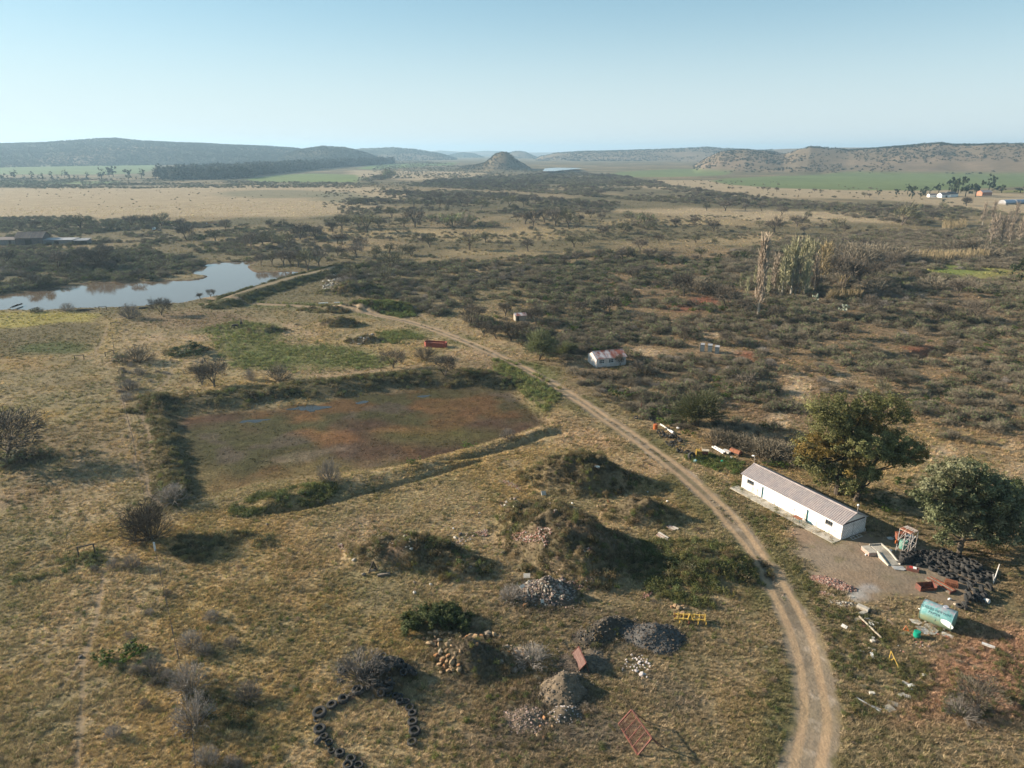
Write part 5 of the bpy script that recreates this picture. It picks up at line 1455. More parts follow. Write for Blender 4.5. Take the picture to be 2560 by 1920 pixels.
# trees along the far left crop field and round the homestead
PROTO['field_tree'] = [([('crown', far_blob(rnd, 600, .06, 8, M_EUC, 'field_tree', 1.0, .36, .28))], 1) for _ in range(4)]
PROTO['cypress'] = [([('crown', far_blob(rnd, 420, .05, 8, M_WOOD, 'cypress', 1.0, .2, .15))], 1) for _ in range(2)]
for i_, (x_, y_, h_, kd) in enumerate(((10, 226, 34, 'field_tree'), (35, 223, 24, 'cypress'), (62, 221, 38, 'field_tree'), (105, 223, 27, 'cypress'), (140, 223, 44, 'cypress'), (168, 223, 28, 'cypress'), (185, 223, 36, 'cypress'), (225, 223, 44, 'cypress'), (250, 223, 28, 'cypress'),
        (280, 216, 34, 'field_tree'), (300, 223, 27, 'cypress'), (322, 223, 26, 'cypress'), (340, 223, 22, 'cypress'), (378, 225, 44, 'cypress'), (440, 223, 64, 'cypress'), (472, 212, 46, 'field_tree'), (490, 211, 54, 'field_tree'), (555, 223, 48, 'field_tree'), (590, 223, 18, 'cypress'),
        (612, 216, 40, 'field_tree'), (672, 223, 60, 'cypress'), (688, 223, 84, 'cypress'), (-20, 225, 34, 'field_tree'), (1680, 215, 42, 'field_tree'), (1655, 222, 24, 'field_tree'), (1620, 224, 22, 'field_tree'))):
    lk = 'dark upright tree in the row below the far left crop field' if kd == 'cypress' else 'round crowned tree in the row below the far left crop field'
    if x_ > 1500: lk = 'leafy tree in the clump on the far middle plain'
    put_tree(cD7, .57866, x_, y_, h_, kd, '', 'tree', 'trees of the far field row', 1.0, lk, name='field_tree')
for x_, y_, h_, w_, t_ in ((600, 365, 145, 1.0, 'thin dark tree left of the far white farmhouse'), (660, 425, 190, .8, 'tall dark thin tree left of the far white hut'), (775, 420, 130, .9, 'dark tree just left of the far white hut'), (850, 370, 125, 1.2, 'yellowish tree behind the far white hut'),
        (1030, 340, 130, 1.2, 'grey bare tree behind the far white farmhouse'), (1290, 390, 290, .9, 'large dark gum over the far white farmhouse'), (1200, 350, 200, .9, 'yellow-green gum beside the large dark gum of the far farm'), (1400, 395, 240, .8, 'dark gum right of the far white farmhouse'),
        (1540, 400, 260, .8, 'broad dark gum left of the far orange brick house'), (1720, 330, 240, .8, 'tallest gum behind the far orange brick house'), (1900, 345, 110, 2.0, 'low wide dark tree right of the far orange brick house'), (2160, 345, 100, 2.0, 'low brown tree at the far right edge of the farm'),
        (450, 375, 90, 1.4, 'grey bushy tree at the left end of the far farm'), (200, 378, 85, 1.1, 'lone round tree left of the far farm'), (1410, 520, 120, 1.1, 'olive tree standing below the far farm'), (800, 550, 55, 1.2, 'small round tree below the far white hut'), (1100, 480, 55, 1.2, 'small bare tree below the far white farmhouse')):
    put_tree(cD4, .18083, x_, y_, h_, 'field_tree', '', 'tree', None, w_, t_, name='farm_tree')
# ---------------------------------------------------------------- built things: materials
def paint(name, col, col2=None, amt=.3, scale=1.5, rough=.7, metal=0.0, streak=None, bump=0.0):
    """a painted, weathered or rough surface: a base colour broken by a second one"""
    m, nt, b, ln = new_mat(name)
    b.inputs['Roughness'].default_value = rough
    b.inputs['Metallic'].default_value = metal
    spec(b, .25)
    tc = N(nt, 'ShaderNodeTexCoord').outputs['Object']
    if streak:
        mp = N(nt, 'ShaderNodeMapping'); mp.inputs['Scale'].default_value = streak
        ln.new(tc, mp.inputs[0]); tc = mp.outputs[0]
    n1 = noise_node(nt, tc, scale, 5, .65)
    n2 = noise_node(nt, tc, scale * 6, 3, .6)
    oi = N(nt, 'ShaderNodeObjectInfo')
    f = rng_node(nt, n2, .3, .7, .86, 1.12)
    f = math_node(nt, 'MULTIPLY', f, rng_node(nt, oi.outputs['Random'], 0, 1, .86, 1.14))
    k = rng_node(nt, n1, .62 - amt * .5, .70 - amt * .3, 0, 1)
    c = mix_node(nt, k, col, col2 or tuple(q * .6 for q in col))
    cmb = N(nt, 'ShaderNodeCombineColor')
    for i in range(3): ln.new(f, cmb.inputs[i])
    c = mix_node(nt, 1.0, c, cmb.outputs[0], 'MULTIPLY')
    ln.new(c, b.inputs['Base Color'])
    if bump:
        bp = N(nt, 'ShaderNodeBump'); bp.inputs['Strength'].default_value = bump; bp.inputs['Distance'].default_value = .05
        ln.new(n2, bp.inputs['Height']); ln.new(bp.outputs[0], b.inputs['Normal'])
    return m

W_WHITE = paint('white_wall_paint', (.80, .79, .77), (.62, .58, .52), .12, .9, .7, streak=(1, 1, .35))
W_LOWER = paint('stained_white_paint', (.78, .77, .74), (.50, .46, .38), .25, .8, .75, streak=(.8, .8, .5))
W_BLOCK = paint('painted_blocks', (.72, .72, .72), (.52, .50, .48), .25, 2, .8, bump=.2)
W_DARK = paint('dark_joints_and_shade', (.10, .085, .08)); FRAMEG = paint('grey_frame', (.22, .21, .2))  # dark joints; also the painted shade of shed openings and block slots
ROOF = paint('weathered_roof_sheet', (.235, .21, .21), (.30, .25, .235), .4, .6, .6, .15, streak=(1, .25, 1))
ROOFRIB = paint('roof_rib', (.46, .39, .36), (.33, .28, .27), .4, 1.5, .6, .1)
CONC = paint('old_concrete', (.38, .345, .29), (.26, .235, .19), .35, .8, .9, bump=.2)
CONCL = paint('pale_concrete', (.46, .42, .36), (.38, .34, .28), .3, 1.5, .9, bump=.2)
GLASS = paint('dark_window_glass', (.025, .03, .035), (.05, .06, .07), .3, 2, .12)
TEALD = paint('dark_teal_paint_and_gap_shade', (.03, .10, .12), (.05, .16, .18), .3, 2, .6)
TEALL = paint('pale_teal_paint', (.42, .66, .66), (.66, .76, .74), .4, 1.5, .6)
RUST = paint('rusty_steel', (.26, .085, .045), (.14, .06, .04), .4, 2.5, .85, .1, bump=.2)
RUSTR = paint('red_oxide_steel', (.175, .062, .048), (.125, .065, .05), .35, 2, .8, .1)
RUSTO = paint('orange_rust', (.27, .105, .055), (.17, .07, .042), .4, 2, .85, bump=.2)
STEEL = paint('galvanised_steel', (.50, .48, .46), (.30, .22, .18), .3, 3, .5, .4)
GREYS = paint('grey_sheet', (.34, .36, .38), (.48, .47, .45), .4, 1.2, .6, .2)
PALESH = paint('pale_sheet', (.58, .57, .54), (.44, .38, .32), .3, 1.2, .7)
TYRE = paint('old_tyre_rubber', (.024, .024, .025), (.05, .047, .043), .5, 2.5, .8, bump=.3)
YEL = paint('yellow_paint', (.52, .34, .075), (.36, .22, .07), .25, 3, .6)
YELD = paint('faded_yellow_paint', (.40, .26, .05), (.20, .10, .04), .35, 2, .65)
ORANGE = paint('orange_paint', (.48, .13, .035), (.34, .10, .04), .3, 2, .5)
GREENP = paint('green_plastic', (.01, .26, .17), (.01, .20, .14), .3, 2, .35)
WOOD = paint('grey_timber', (.24, .195, .15), (.15, .12, .095), .4, 3, .9)
WOODL = paint('pale_timber', (.50, .42, .32), (.34, .28, .21), .35, 3, .9)
WOODD = paint('dark_timber', (.075, .06, .05), (.04, .035, .03), .4, 3, .9)
SOIL = paint('heap_soil', (.17, .128, .085), (.10, .078, .055), .45, 1.2, .95, bump=.5)
SLATE = paint('dark_slate_chips', (.058, .056, .053), (.10, .09, .08), .4, 3, .8)
DARKS = paint('black_soil', (.055, .046, .036), (.09, .072, .052), .4, 1.5, .95, 0.0, bump=.5)
GRAVEL = paint('grey_gravel', (.15, .108, .074), (.10, .075, .055), .4, 4, .9, bump=.5)
RUBBLE = paint('grey_rubble', (.205, .16, .12), (.13, .105, .08), .4, 2.5, .9)
SANDST = [paint('sandstone_tan', (.34, .225, .125), (.25, .16, .09), .4, 3, .9, bump=.3), paint('sandstone_pale', (.34, .24, .14), (.25, .18, .11), .4, 3, .9, bump=.3), paint('sandstone_orange', (.36, .16, .06), (.30, .19, .11), .4, 3, .9, bump=.3), paint('stone_grey', (.27, .215, .16), (.2, .16, .12), .4, 3, .9, bump=.3)]
BRICKR = [paint('red_brick', (.28, .125, .09), (.36, .23, .18), .35, 4, .9), paint('pink_brick', (.34, .215, .17), (.40, .33, .28), .35, 4, .9), paint('dusty_brick', (.22, .10, .075), (.32, .24, .2), .3, 4, .9)]
WHITEST = paint('white_rubble', (.60, .54, .51), (.44, .36, .33), .35, 4, .9)
PINKW = paint('faded_pink_plaster', (.64, .54, .48), (.74, .68, .63), .45, .9, .9)
ROOFR = paint('rusted_roof', (.50, .47, .47), (.30, .10, .065), .48, .55, .65, .1, streak=(1.2, .4, 1))
BRICKW = paint('pale_brick_wall', (.42, .36, .29), (.30, .25, .20), .4, 2, .9)
BOOTH = paint('blue_grey_plastic', (.15, .18, .19), (.20, .23, .24), .4, 1.5, .5)
REDT = paint('red_tank_paint', (.30, .07, .048), (.22, .065, .048), .35, 1.2, .65)
HIDE = paint('black_hide', (.02, .017, .015), (.035, .028, .024), .3, 3, .7)
BARN = paint('dark_barn_sheet', (.11, .10, .10), (.16, .12, .10), .4, .6, .8)
SHEDW = paint('grey_shed_wall', (.19, .175, .165), (.25, .23, .21), .4, .8, .9)
SHEDR = paint('grey_shed_roof', (.34, .35, .36), (.27, .25, .25), .4, .5, .6)
FARMW = paint('far_white_wall', (.80, .80, .78), (.7, .69, .66), .2, .3, .8)
FARMB = paint('far_orange_brick', (.45, .20, .12), (.40, .24, .17), .3, .5, .9)
FARMR = paint('far_dark_roof', (.13, .11, .105), (.18, .15, .14), .3, .4, .7)
CLOTHW = paint('white_paint', (.78, .77, .74), (.6, .56, .5), .2, 3, .7)
INK = paint('black_lettering', (.02, .035, .05), (.03, .05, .06), .2, 3, .6)
CACT = paint('prickly_pear_pad', (.17, .20, .13), (.22, .24, .17), .4, 2, .6)
CACTF = paint('pale_pear_pad', (.40, .42, .35), (.30, .33, .25), .4, 2, .6)
POLEB = paint('brown_pole', (.16, .075, .05), (.12, .06, .045), .3, 3, .85)

class MB:
    """solid pieces put together into one mesh"""
    def __init__(self): self.v = []; self.f = []; self.mi = []
    def add(self, vs, fs, m=0):
        i = len(self.v); self.v += [tuple(q) for q in vs]
        self.f += [tuple(a + i for a in f) for f in fs]; self.mi += [m] * len(fs); return self
    def box(self, c, s, rot=None, m=0):
        hx, hy, hz = s[0] / 2, s[1] / 2, s[2] / 2
        q = [V(x, y, z) for z in (-hz, hz) for x, y in ((-hx, -hy), (hx, -hy), (hx, hy), (-hx, hy))]
        if rot is not None: q = [rot @ a for a in q]
        return self.add([a + Vector(c) for a in q], [(3, 2, 1, 0), (4, 5, 6, 7), (0, 1, 5, 4), (1, 2, 6, 5), (2, 3, 7, 6), (3, 0, 4, 7)], m)
    def bar(self, a, b, w, h=None, m=0):
        a, b = Vector(a), Vector(b); d = b - a; L_ = d.length
        if L_ < 1e-6: return self
        rot = d.to_track_quat('X', 'Z').to_matrix()
        return self.box((a + b) / 2, (L_, w, h or w), rot, m)
    def tube(self, pts, r, n=8, m=0, cap=True):
        pts = [Vector(p) for p in pts]; i0 = len(self.v)
        rs = r if isinstance(r, (list, tuple)) else [r] * len(pts)
        for i, p in enumerate(pts):
            d = (pts[min(i + 1, len(pts) - 1)] - pts[max(i - 1, 0)]).normalized()
            s = d.cross(V(0, 0, 1) if abs(d.z) < .9 else V(0, 1, 0)).normalized(); w = s.cross(d)
            for k in range(n):
                a = 2 * PI * k / n
                self.v.append(tuple(p + s * (rs[i] * math.cos(a)) + w * (rs[i] * math.sin(a))))
        for i in range(len(pts) - 1):
            for k in range(n):
                k2 = (k + 1) % n
                self.f.append((i0 + i * n + k, i0 + i * n + k2, i0 + (i + 1) * n + k2, i0 + (i + 1) * n + k)); self.mi.append(m)
        if cap:
            self.f.append(tuple(i0 + k for k in range(n))[::-1]); self.mi.append(m)
            self.f.append(tuple(i0 + (len(pts) - 1) * n + k for k in range(n))); self.mi.append(m)
        return self
    def prism(self, pts, z0, z1, m=0):
        n = len(pts)
        vs = [V(x, y, z0) for x, y in pts] + [V(x, y, z1) for x, y in pts]
        fs = [tuple(range(n))[::-1], tuple(range(n, 2 * n))] + [(k, (k + 1) % n, n + (k + 1) % n, n + k) for k in range(n)]
        return self.add(vs, fs, m)
    def rock(self, c, s, rnd, m=0, flat=.7, rot=None):
        vs, fs = ICO
        q = []
        M = Matrix.Rotation(rnd.uniform(0, 6.28), 3, 'Z') @ Matrix.Rotation(rnd.uniform(-.5, .5), 3, 'X') if rot is None else rot
        k = (s, s * rnd.uniform(.6, .95), s * flat * rnd.uniform(.7, 1.1))
        for a in vs:
            a = V(math.copysign(abs(a.x) ** .75, a.x), math.copysign(abs(a.y) ** .75, a.y), math.copysign(abs(a.z) ** .75, a.z)) * rnd.uniform(.8, 1.12)
            q.append(M @ V(a.x * k[0], a.y * k[1], a.z * k[2]) + Vector(c))
        return self.add(q, fs, m)
    def mesh(self, name, mats, smooth_=False):
        me = bpy.data.meshes.new(name)
        me.from_pydata(self.v, [], self.f)
        for m in (mats if isinstance(mats, (list, tuple)) else [mats]): me.materials.append(m)
        me.polygons.foreach_set('material_index', np.array(self.mi, np.int32))
        if smooth_: me.polygons.foreach_set('use_smooth', np.ones(len(self.f), bool))
        me.update(); return me
    def build(self, name, mats, parent=None, smooth_=False):
        o = bpy.data.objects.new(name, self.mesh(name, mats, smooth_)); COL.objects.link(o)
        if parent is not None: o.parent = parent
        return o
ph = (1 + 5 ** .5) / 2
_iv = [V(*q).normalized() for q in ((-1, ph, 0), (1, ph, 0), (-1, -ph, 0), (1, -ph, 0), (0, -1, ph), (0, 1, ph), (0, -1, -ph), (0, 1, -ph), (ph, 0, -1), (ph, 0, 1), (-ph, 0, -1), (-ph, 0, 1))]
_if = [(0, 11, 5), (0, 5, 1), (0, 1, 7), (0, 7, 10), (0, 10, 11), (1, 5, 9), (5, 11, 4), (11, 10, 2), (10, 7, 6), (7, 1, 8), (3, 9, 4), (3, 4, 2), (3, 2, 6), (3, 6, 8), (3, 8, 9), (4, 9, 5), (2, 4, 11), (6, 2, 10), (8, 6, 7), (9, 8, 1)]
ICO = (_iv, _if)

def thing(name, label, cat, loc, rz=0.0, group=None):
    o = bpy.data.objects.new(name, None); COL.objects.link(o)
    o.location = loc; o.rotation_euler = (0, 0, rz); o.empty_display_size = .3
    return tag(o, label, cat, group)

def frame_from(a, b):
    """origin a, x axis from a to b, as seen from above"""
    d = b - a
    return math.atan2(d.y, d.x), math.hypot(d.x, d.y)

def copy_part(me, name, parent, loc=(0, 0, 0), rot=(0, 0, 0), sc=(1, 1, 1)):
    o = bpy.data.objects.new(name, me); COL.objects.link(o); o.parent = parent
    o.location = loc; o.rotation_euler = rot; o.scale = sc if not isinstance(sc, (int, float)) else (sc,) * 3
    return o

# ---------------------------------------------------------------- the long white building
a = P(*cE6(80, 490)); b = P(*cE6(1605, 1290)); c = P(*cE6(1985, 1225))
rz, Ln = frame_from(a, b)
ex = V(math.cos(rz), math.sin(rz), 0); ey = V(-math.sin(rz), math.cos(rz), 0)
Wd = 5.25
Z0 = max(a.z, b.z, c.z) - .02
B = thing('white_building', 'long white single-storey building with a ribbed grey-pink roof and concrete apron', 'building', (a.x, a.y, Z0), rz)
EH, RH, OV = 2.72, 3.9, .28
opens = [(.056 * Ln, .133 * Ln, 1.42, 2.12, 'w'), (.222 * Ln, .272 * Ln, 0, 2.08, 'd'), (.679 * Ln, .735 * Ln, 0, 2.08, 'd'), (.851 * Ln, .918 * Ln, 1.42, 2.12, 'w')]
fw = MB()
x = 0.0
T_ = .2
def wall_piece(mb, x0, x1, z0, z1, y0=0.0, m=0):
    if x1 - x0 > .01 and z1 - z0 > .01: mb.box(((x0 + x1) / 2, y0 + T_ / 2, (z0 + z1) / 2), (x1 - x0, T_, z1 - z0), m=m)
for o0, o1, z0, z1, kd in opens:
    wall_piece(fw, x, o0, 1.22, EH, m=0); wall_piece(fw, x, o0, -.3, 1.22, m=1)
    wall_piece(fw, o0, o1, z1, EH, m=0)
    if kd == 'w': wall_piece(fw, o0, o1, 1.22, z0, m=0); wall_piece(fw, o0, o1, -.3, 1.22, m=1)
    x = o1
wall_piece(fw, x, Ln, 1.22, EH, m=0); wall_piece(fw, x, Ln, -.3, 1.22, m=1)
rib = MB()
q = .12
while q < Ln - .05:
    if not any(o0 - .06 < q < o1 + .06 for o0, o1, *_ in opens): rib.box((q, -.014, (1.24 + EH) / 2), (.05, .028, EH - 1.26))
    q += .27
wf = fw.build('front_wall', [W_WHITE, W_LOWER], B)
rib.build('cladding_ribs', [W_WHITE], B)
MB().box((Ln / 2, -.04, .06), (Ln, .08, .12)).build('plinth', [CONCL], B)
MB().box((Ln / 2, Wd - T_ / 2, EH / 2 - .15), (Ln, T_, EH + .3)).build('back_wall', [W_LOWER], B)
MB().box((T_ / 2, Wd / 2, EH / 2 - .15), (T_, Wd - 2 * T_ - .01, EH + .3)).add([(.0, T_, EH), (T_, T_, EH), (T_, Wd - T_, EH), (0, Wd - T_, EH), (0, Wd / 2, RH - .12), (T_, Wd / 2, RH - .12)], [(0, 3, 4), (1, 5, 2), (0, 4, 5, 1), (3, 2, 5, 4)]).build('end_wall', [W_LOWER], B)
gw = MB().box((Ln - .10, Wd / 2, EH / 2 - .15), (.16, Wd - 2 * T_ - .01, EH + .3))
ge = gw.build('gable_wall', [W_DARK], B)
bm_ = MB().box((0, 0, 0), (.05, .385, .185)).mesh('block', [W_BLOCK]); bh_ = MB().box((0, 0, 0), (.05, .18, .185)).mesh('half_block', [W_BLOCK])
nb = int(Wd / .40); by = Wd / nb; rows = 12
for r_ in range(rows):
    z = .10 + r_ * .2
    for k_ in range(nb + (r_ % 2)):
        y = by * (k_ + .5) - (by / 2 if r_ % 2 else 0)
        if .12 < y < Wd - .12: copy_part(bm_, 'block', ge, (Ln + .005 + rnd.uniform(0, .006), y, z), (0, 0, 0), (1, by / .40, 1))
        else: copy_part(bh_, 'block', ge, (Ln + .005, min(max(y, .12), Wd - .12), z))
MB().add([(Ln - .1, -.0, EH - .02), (Ln + .03, 0, EH - .02), (Ln + .03, Wd, EH - .02), (Ln - .1, Wd, EH - .02), (Ln - .1, Wd / 2, RH - .08), (Ln + .03, Wd / 2, RH - .08)], [(0, 3, 4), (1, 5, 2), (0, 4, 5, 1), (3, 2, 5, 4), (0, 1, 2, 3)]).build('gable_panel', [W_WHITE], B)
MB().bar((Ln + .035, Wd * .47, .1), (Ln + .035, Wd * .47, EH), .03).bar((Ln + .035, .04, 0), (Ln + .035, .04, EH), .03).bar((Ln + .035, .1, EH - .06), (Ln + .035, Wd - .1, EH - .06), .03, .04).build('wall_crack', [W_DARK], B)
sl_ = math.hypot(Wd / 2 + OV, RH - EH)
for side, nm in ((0, 'front'), (1, 'back')):
    rf = MB()
    y0 = -OV if side == 0 else Wd + OV
    n = int((Ln + .4) / .335)
    zt = EH - (RH - EH) * OV / (Wd / 2)
    def rp(x_, t, up=0.0): return V(x_, y0 + (Wd / 2 - y0) * t, zt + (RH - zt) * t + up)
    x0_ = -.2; st = (Ln + .4) / n
    for i in range(n):
        xa = x0_ + i * st; prof = [(xa, 0), (xa + st * .60, 0), (xa + st * .72, .055), (xa + st * .88, .055), (xa + st, 0)]
        for j in range(4):
            (p0, u0), (p1, u1) = prof[j], prof[j + 1]
            vs = [rp(p0, 0, u0), rp(p1, 0, u1), rp(p1, 1, u1), rp(p0, 1, u0)]
            rf.add(vs, [(0, 1, 2, 3) if side == 0 else (3, 2, 1, 0)], 1 if j in (1, 2, 3) else 0)
    vs = [rp(-.2, 0, -.05), rp(Ln + .2, 0, -.05), rp(Ln + .2, 1, -.05), rp(-.2, 1, -.05)]
    rf.add(vs, [(3, 2, 1, 0) if side == 0 else (0, 1, 2, 3)])
    rf.add([rp(-.2, 0, -.05), rp(Ln + .2, 0, -.05), rp(Ln + .2, 0, .0), rp(-.2, 0, .0)], [(0, 1, 2, 3)])
    rf.build('roof', [ROOF, ROOFRIB], B)
rc = MB()
for s_ in (-1, 1):
    rc.add([(-.22, Wd / 2, RH + .075), (Ln + .22, Wd / 2, RH + .075), (Ln + .22, Wd / 2 + s_ * .22, RH - .01), (-.22, Wd / 2 + s_ * .22, RH - .01)], [(0, 1, 2, 3) if s_ < 0 else (3, 2, 1, 0)])
rc.build('ridge_cap', [ROOFRIB], B)
for o0, o1, z0, z1, kd in opens:
    if kd == 'w':
        fr = MB(); xm = o0 + (o1 - o0) * .36
        for xx in (o0 + .03, xm, o0 + (o1 - o0) * .68, o1 - .03): fr.box((xx, .06, (z0 + z1) / 2), (.035, .06, z1 - z0))
        for zz in (z0 + .03, z1 - .03): fr.box(((o0 + o1) / 2, .06, zz), (o1 - o0, .055, .05))
        w_ = fr.build('window', [FRAMEG], B)
        for k_ in range(3):
            xa, xb = o0 + (o1 - o0) * (.36 * k_ if k_ < 2 else .68), o0 + (o1 - o0) * (.36 if k_ == 0 else (.68 if k_ == 1 else 1))
            MB().box(((xa + xb) / 2, .10, (z0 + z1) / 2), (xb - xa - .05, .01, z1 - z0 - .06)).build('pane', [GLASS], w_)
        MB().box(((o0 + o1) / 2, -.03, z0 - .03), (o1 - o0 + .1, .12, .06)).build('sill', [CONC], w_)
        if o0 > Ln / 2: MB().box((o1 + .34, -.02, (z0 + z1) / 2), (.62, .04, z1 - z0)).build('blanked_panel', [W_WHITE], w_)
    else:
        d_ = MB().box((o0 + .17, .14, 1.04), (.32, .05, 2.08)).build('door_gap_shade', [TEALD], B)  # dark panel standing in for the shade inside the ajar doorway
        dl = MB().box(((o0 + .34 + o1) / 2, .05, 1.04), (o1 - o0 - .34, .05, 2.06)).build('door', [TEALL if o0 > Ln / 2 else W_WHITE], B)
        MB().box((o0 + .42, .0, 1.0), (.03, .06, .12)).build('handle', [STEEL], dl)
for t_ in (.18, .367, .564, .779):
    MB().tube([(t_ * Ln, -.05, .0), (t_ * Ln, -.05, 1.25)], .028, 6).build('downpipe', [STEEL], B)
for t_ in (.19, .375, .56, .77):
    MB().bar((t_ * Ln, -.02, EH - .12), (t_ * Ln, -.32, EH - .02), .05).build('bracket', [STEEL], B)
MB().tube([(Ln + .12, Wd - .22, EH - .15), (Ln + .12, Wd - .22, .85), (Ln + .2, Wd - .05, .6), (Ln + .2, Wd - .05, .02)], .06, 8).build('gutter_pipe', [CLOTHW], B)
MB().bar((Ln + .1, Wd + .2, EH - .1), (Ln + .1, Wd - .5, EH - .02), .08).build('gutter_end', [CLOTHW], B)
# lamps on the ridge ends
lp = MB().tube([(-.12, Wd / 2, RH - .3), (-.12, Wd / 2, RH + 1.05), (-.35, Wd / 2 + .05, RH + 1.2)], .028, 6).build('lamp_pole', [STEEL], B)
MB().box((-.55, Wd / 2 + .05, RH + 1.27), (.5, .2, .16), Matrix.Rotation(-.3, 3, 'Y')).build('floodlight', [CLOTHW], lp)
lp = MB().tube([(Ln + .12, Wd / 2 + .05, RH - .4), (Ln + .12, Wd / 2 + .05, RH + 1.15)], .032, 6).build('lamp_pole', [STEEL], B)
pm = MB()
for i in range(5):
    pass
prof = [(.0, -.17), (.10, -.14), (.16, -.05), (.17, .03), (.12, .12), (0, .17)]
for i in range(len(prof) - 1):
    for k_ in range(10):
        a0, a1 = 2 * PI * k_ / 10, 2 * PI * (k_ + 1) / 10
        (r0, z0), (r1, z1) = prof[i], prof[i + 1]
        pm.add([V(Ln + .12 + r0 * math.cos(a0), Wd / 2 + .05 + r0 * math.sin(a0), RH + 1.28 + z0), V(Ln + .12 + r0 * math.cos(a1), Wd / 2 + .05 + r0 * math.sin(a1), RH + 1.28 + z0),
                V(Ln + .12 + r1 * math.cos(a1), Wd / 2 + .05 + r1 * math.sin(a1), RH + 1.28 + z1), V(Ln + .12 + r1 * math.cos(a0), Wd / 2 + .05 + r1 * math.sin(a0), RH + 1.28 + z1)], [(0, 1, 2, 3)])
pm.build('lamp_globe', [CLOTHW], lp)
# apron
ap = MB().box((Ln / 2 - .35, -.98, -.06), (Ln + .9, 1.78, .26)).build('concrete_apron', [CONC], None)
ap.location = (a.x, a.y, Z0); ap.rotation_euler = (0, 0, rz); ap['kind'] = 'structure'
def onB(x_, y_, z_=0.0): return V(a.x, a.y, Z0 + z_) + ex * x_ + ey * y_
# table by the second door
t = thing('table', 'rust-topped table with thin green legs by the teal door of the white building', 'table', onB(.655 * Ln, -1.25, .07), rz)
MB().prism([(-.75, -.3), (-.5, -.45), (.5, -.45), (.75, -.25), (.7, .35), (-.7, .38)], .72, .76).build('tabletop', [RUSTO], t)
for x_, y_ in ((-.6, -.3), (.6, -.3), (.6, .28), (-.6, .28)): MB().bar((x_, y_, 0), (x_ * .92, y_ * .9, .72), .05).build('leg', [TEALD], t)
MB().bar((-.57, -.29, .3), (.57, -.29, .3), .035).bar((-.57, .27, .3), (.57, .27, .3), .035).build('stretcher', [TEALD], t)
# rack of pipes lying at the gable
t = thing('pipe_rack', 'white tubular rack lying against the foot of the gable wall', 'rack', onB(Ln + .35, 1.6, .0), rz)
mb = MB().tube([(0, 0, .12), (0, 2.3, .12)], .025, 6).tube([(.45, .05, .03), (.45, 2.35, .03)], .025, 6)
mb.build('rail', [CLOTHW], t)
for y_ in (.1, .8, 1.5, 2.2): MB().tube([(0, y_, .12), (.45, y_ + .05, .03)], .02, 6).build('rung', [CLOTHW], t)
o = MB().tube([(0, 0, .04), (.5, .1, .3), (.9, -.1, .05), (1.4, .2, .06)], .02, 5).build('bent_rod', [STEEL]); o.location = onB(.17 * Ln, -.75, .07); o.rotation_euler = (0, 0, rz); tag(o, 'bent dark rod lying on the apron below the left downpipe', 'rod')

# ---------------------------------------------------------------- tyres
def tyre_mesh(w=.36, r=.5, rin=.27, seg=22, lugs=True, name='tyre'):
    mb = MB()
    prof = [(rin, -.30), (rin * 1.12, -.46), (r * .80, -.50), (r * .95, -.44), (r, -.30), (r, 0), (r, .30), (r * .95, .44), (r * .80, .50), (rin * 1.12, .46), (rin, .30), (rin * 1.25, .18), (r * .86, .25), (r * .88, 0), (r * .86, -.25), (rin * 1.25, -.18)]
    n = len(prof); vs = []
    for k in range(seg):
        a = 2 * PI * k / seg
        for i, (q, z) in enumerate(prof):
            g = q * (1 - (.045 if (lugs and k % 2 and i in (3, 4, 5, 6, 7)) else 0))
            vs.append(V(g * math.cos(a), g * math.sin(a), z * w + w / 2))
    fs = []
    for k in range(seg):
        k2 = (k + 1) % seg
        for i in range(n):
            i2 = (i + 1) % n
            fs.append((k * n + i, k2 * n + i, k2 * n + i2, k * n + i2))
    mb.add(vs, fs)
    return mb.mesh(name, [TYRE], False)
TY = [tyre_mesh(.36, .5, .27), tyre_mesh(.30, .5, .25, 20), tyre_mesh(.42, .5, .24, 24), tyre_mesh(.26, .5, .30, 18, False)]
def tyre(pos, dia, label, group=None, tilt=0.0, az_=None, var=None):
    o = bpy.data.objects.new('tyre', rnd.choice(TY) if var is None else TY[var]); COL.objects.link(o)
    o.scale = (dia,) * 3
    az_ = rnd.uniform(0, 6.28) if az_ is None else az_
    o.rotation_euler = (Matrix.Rotation(az_, 3, 'Z') @ Matrix.Rotation(tilt, 3, 'Y')).to_euler()
    o.location = pos + V(0, 0, math.sin(abs(tilt)) * dia * .5)
    return tag(o, label, 'tyre', group)
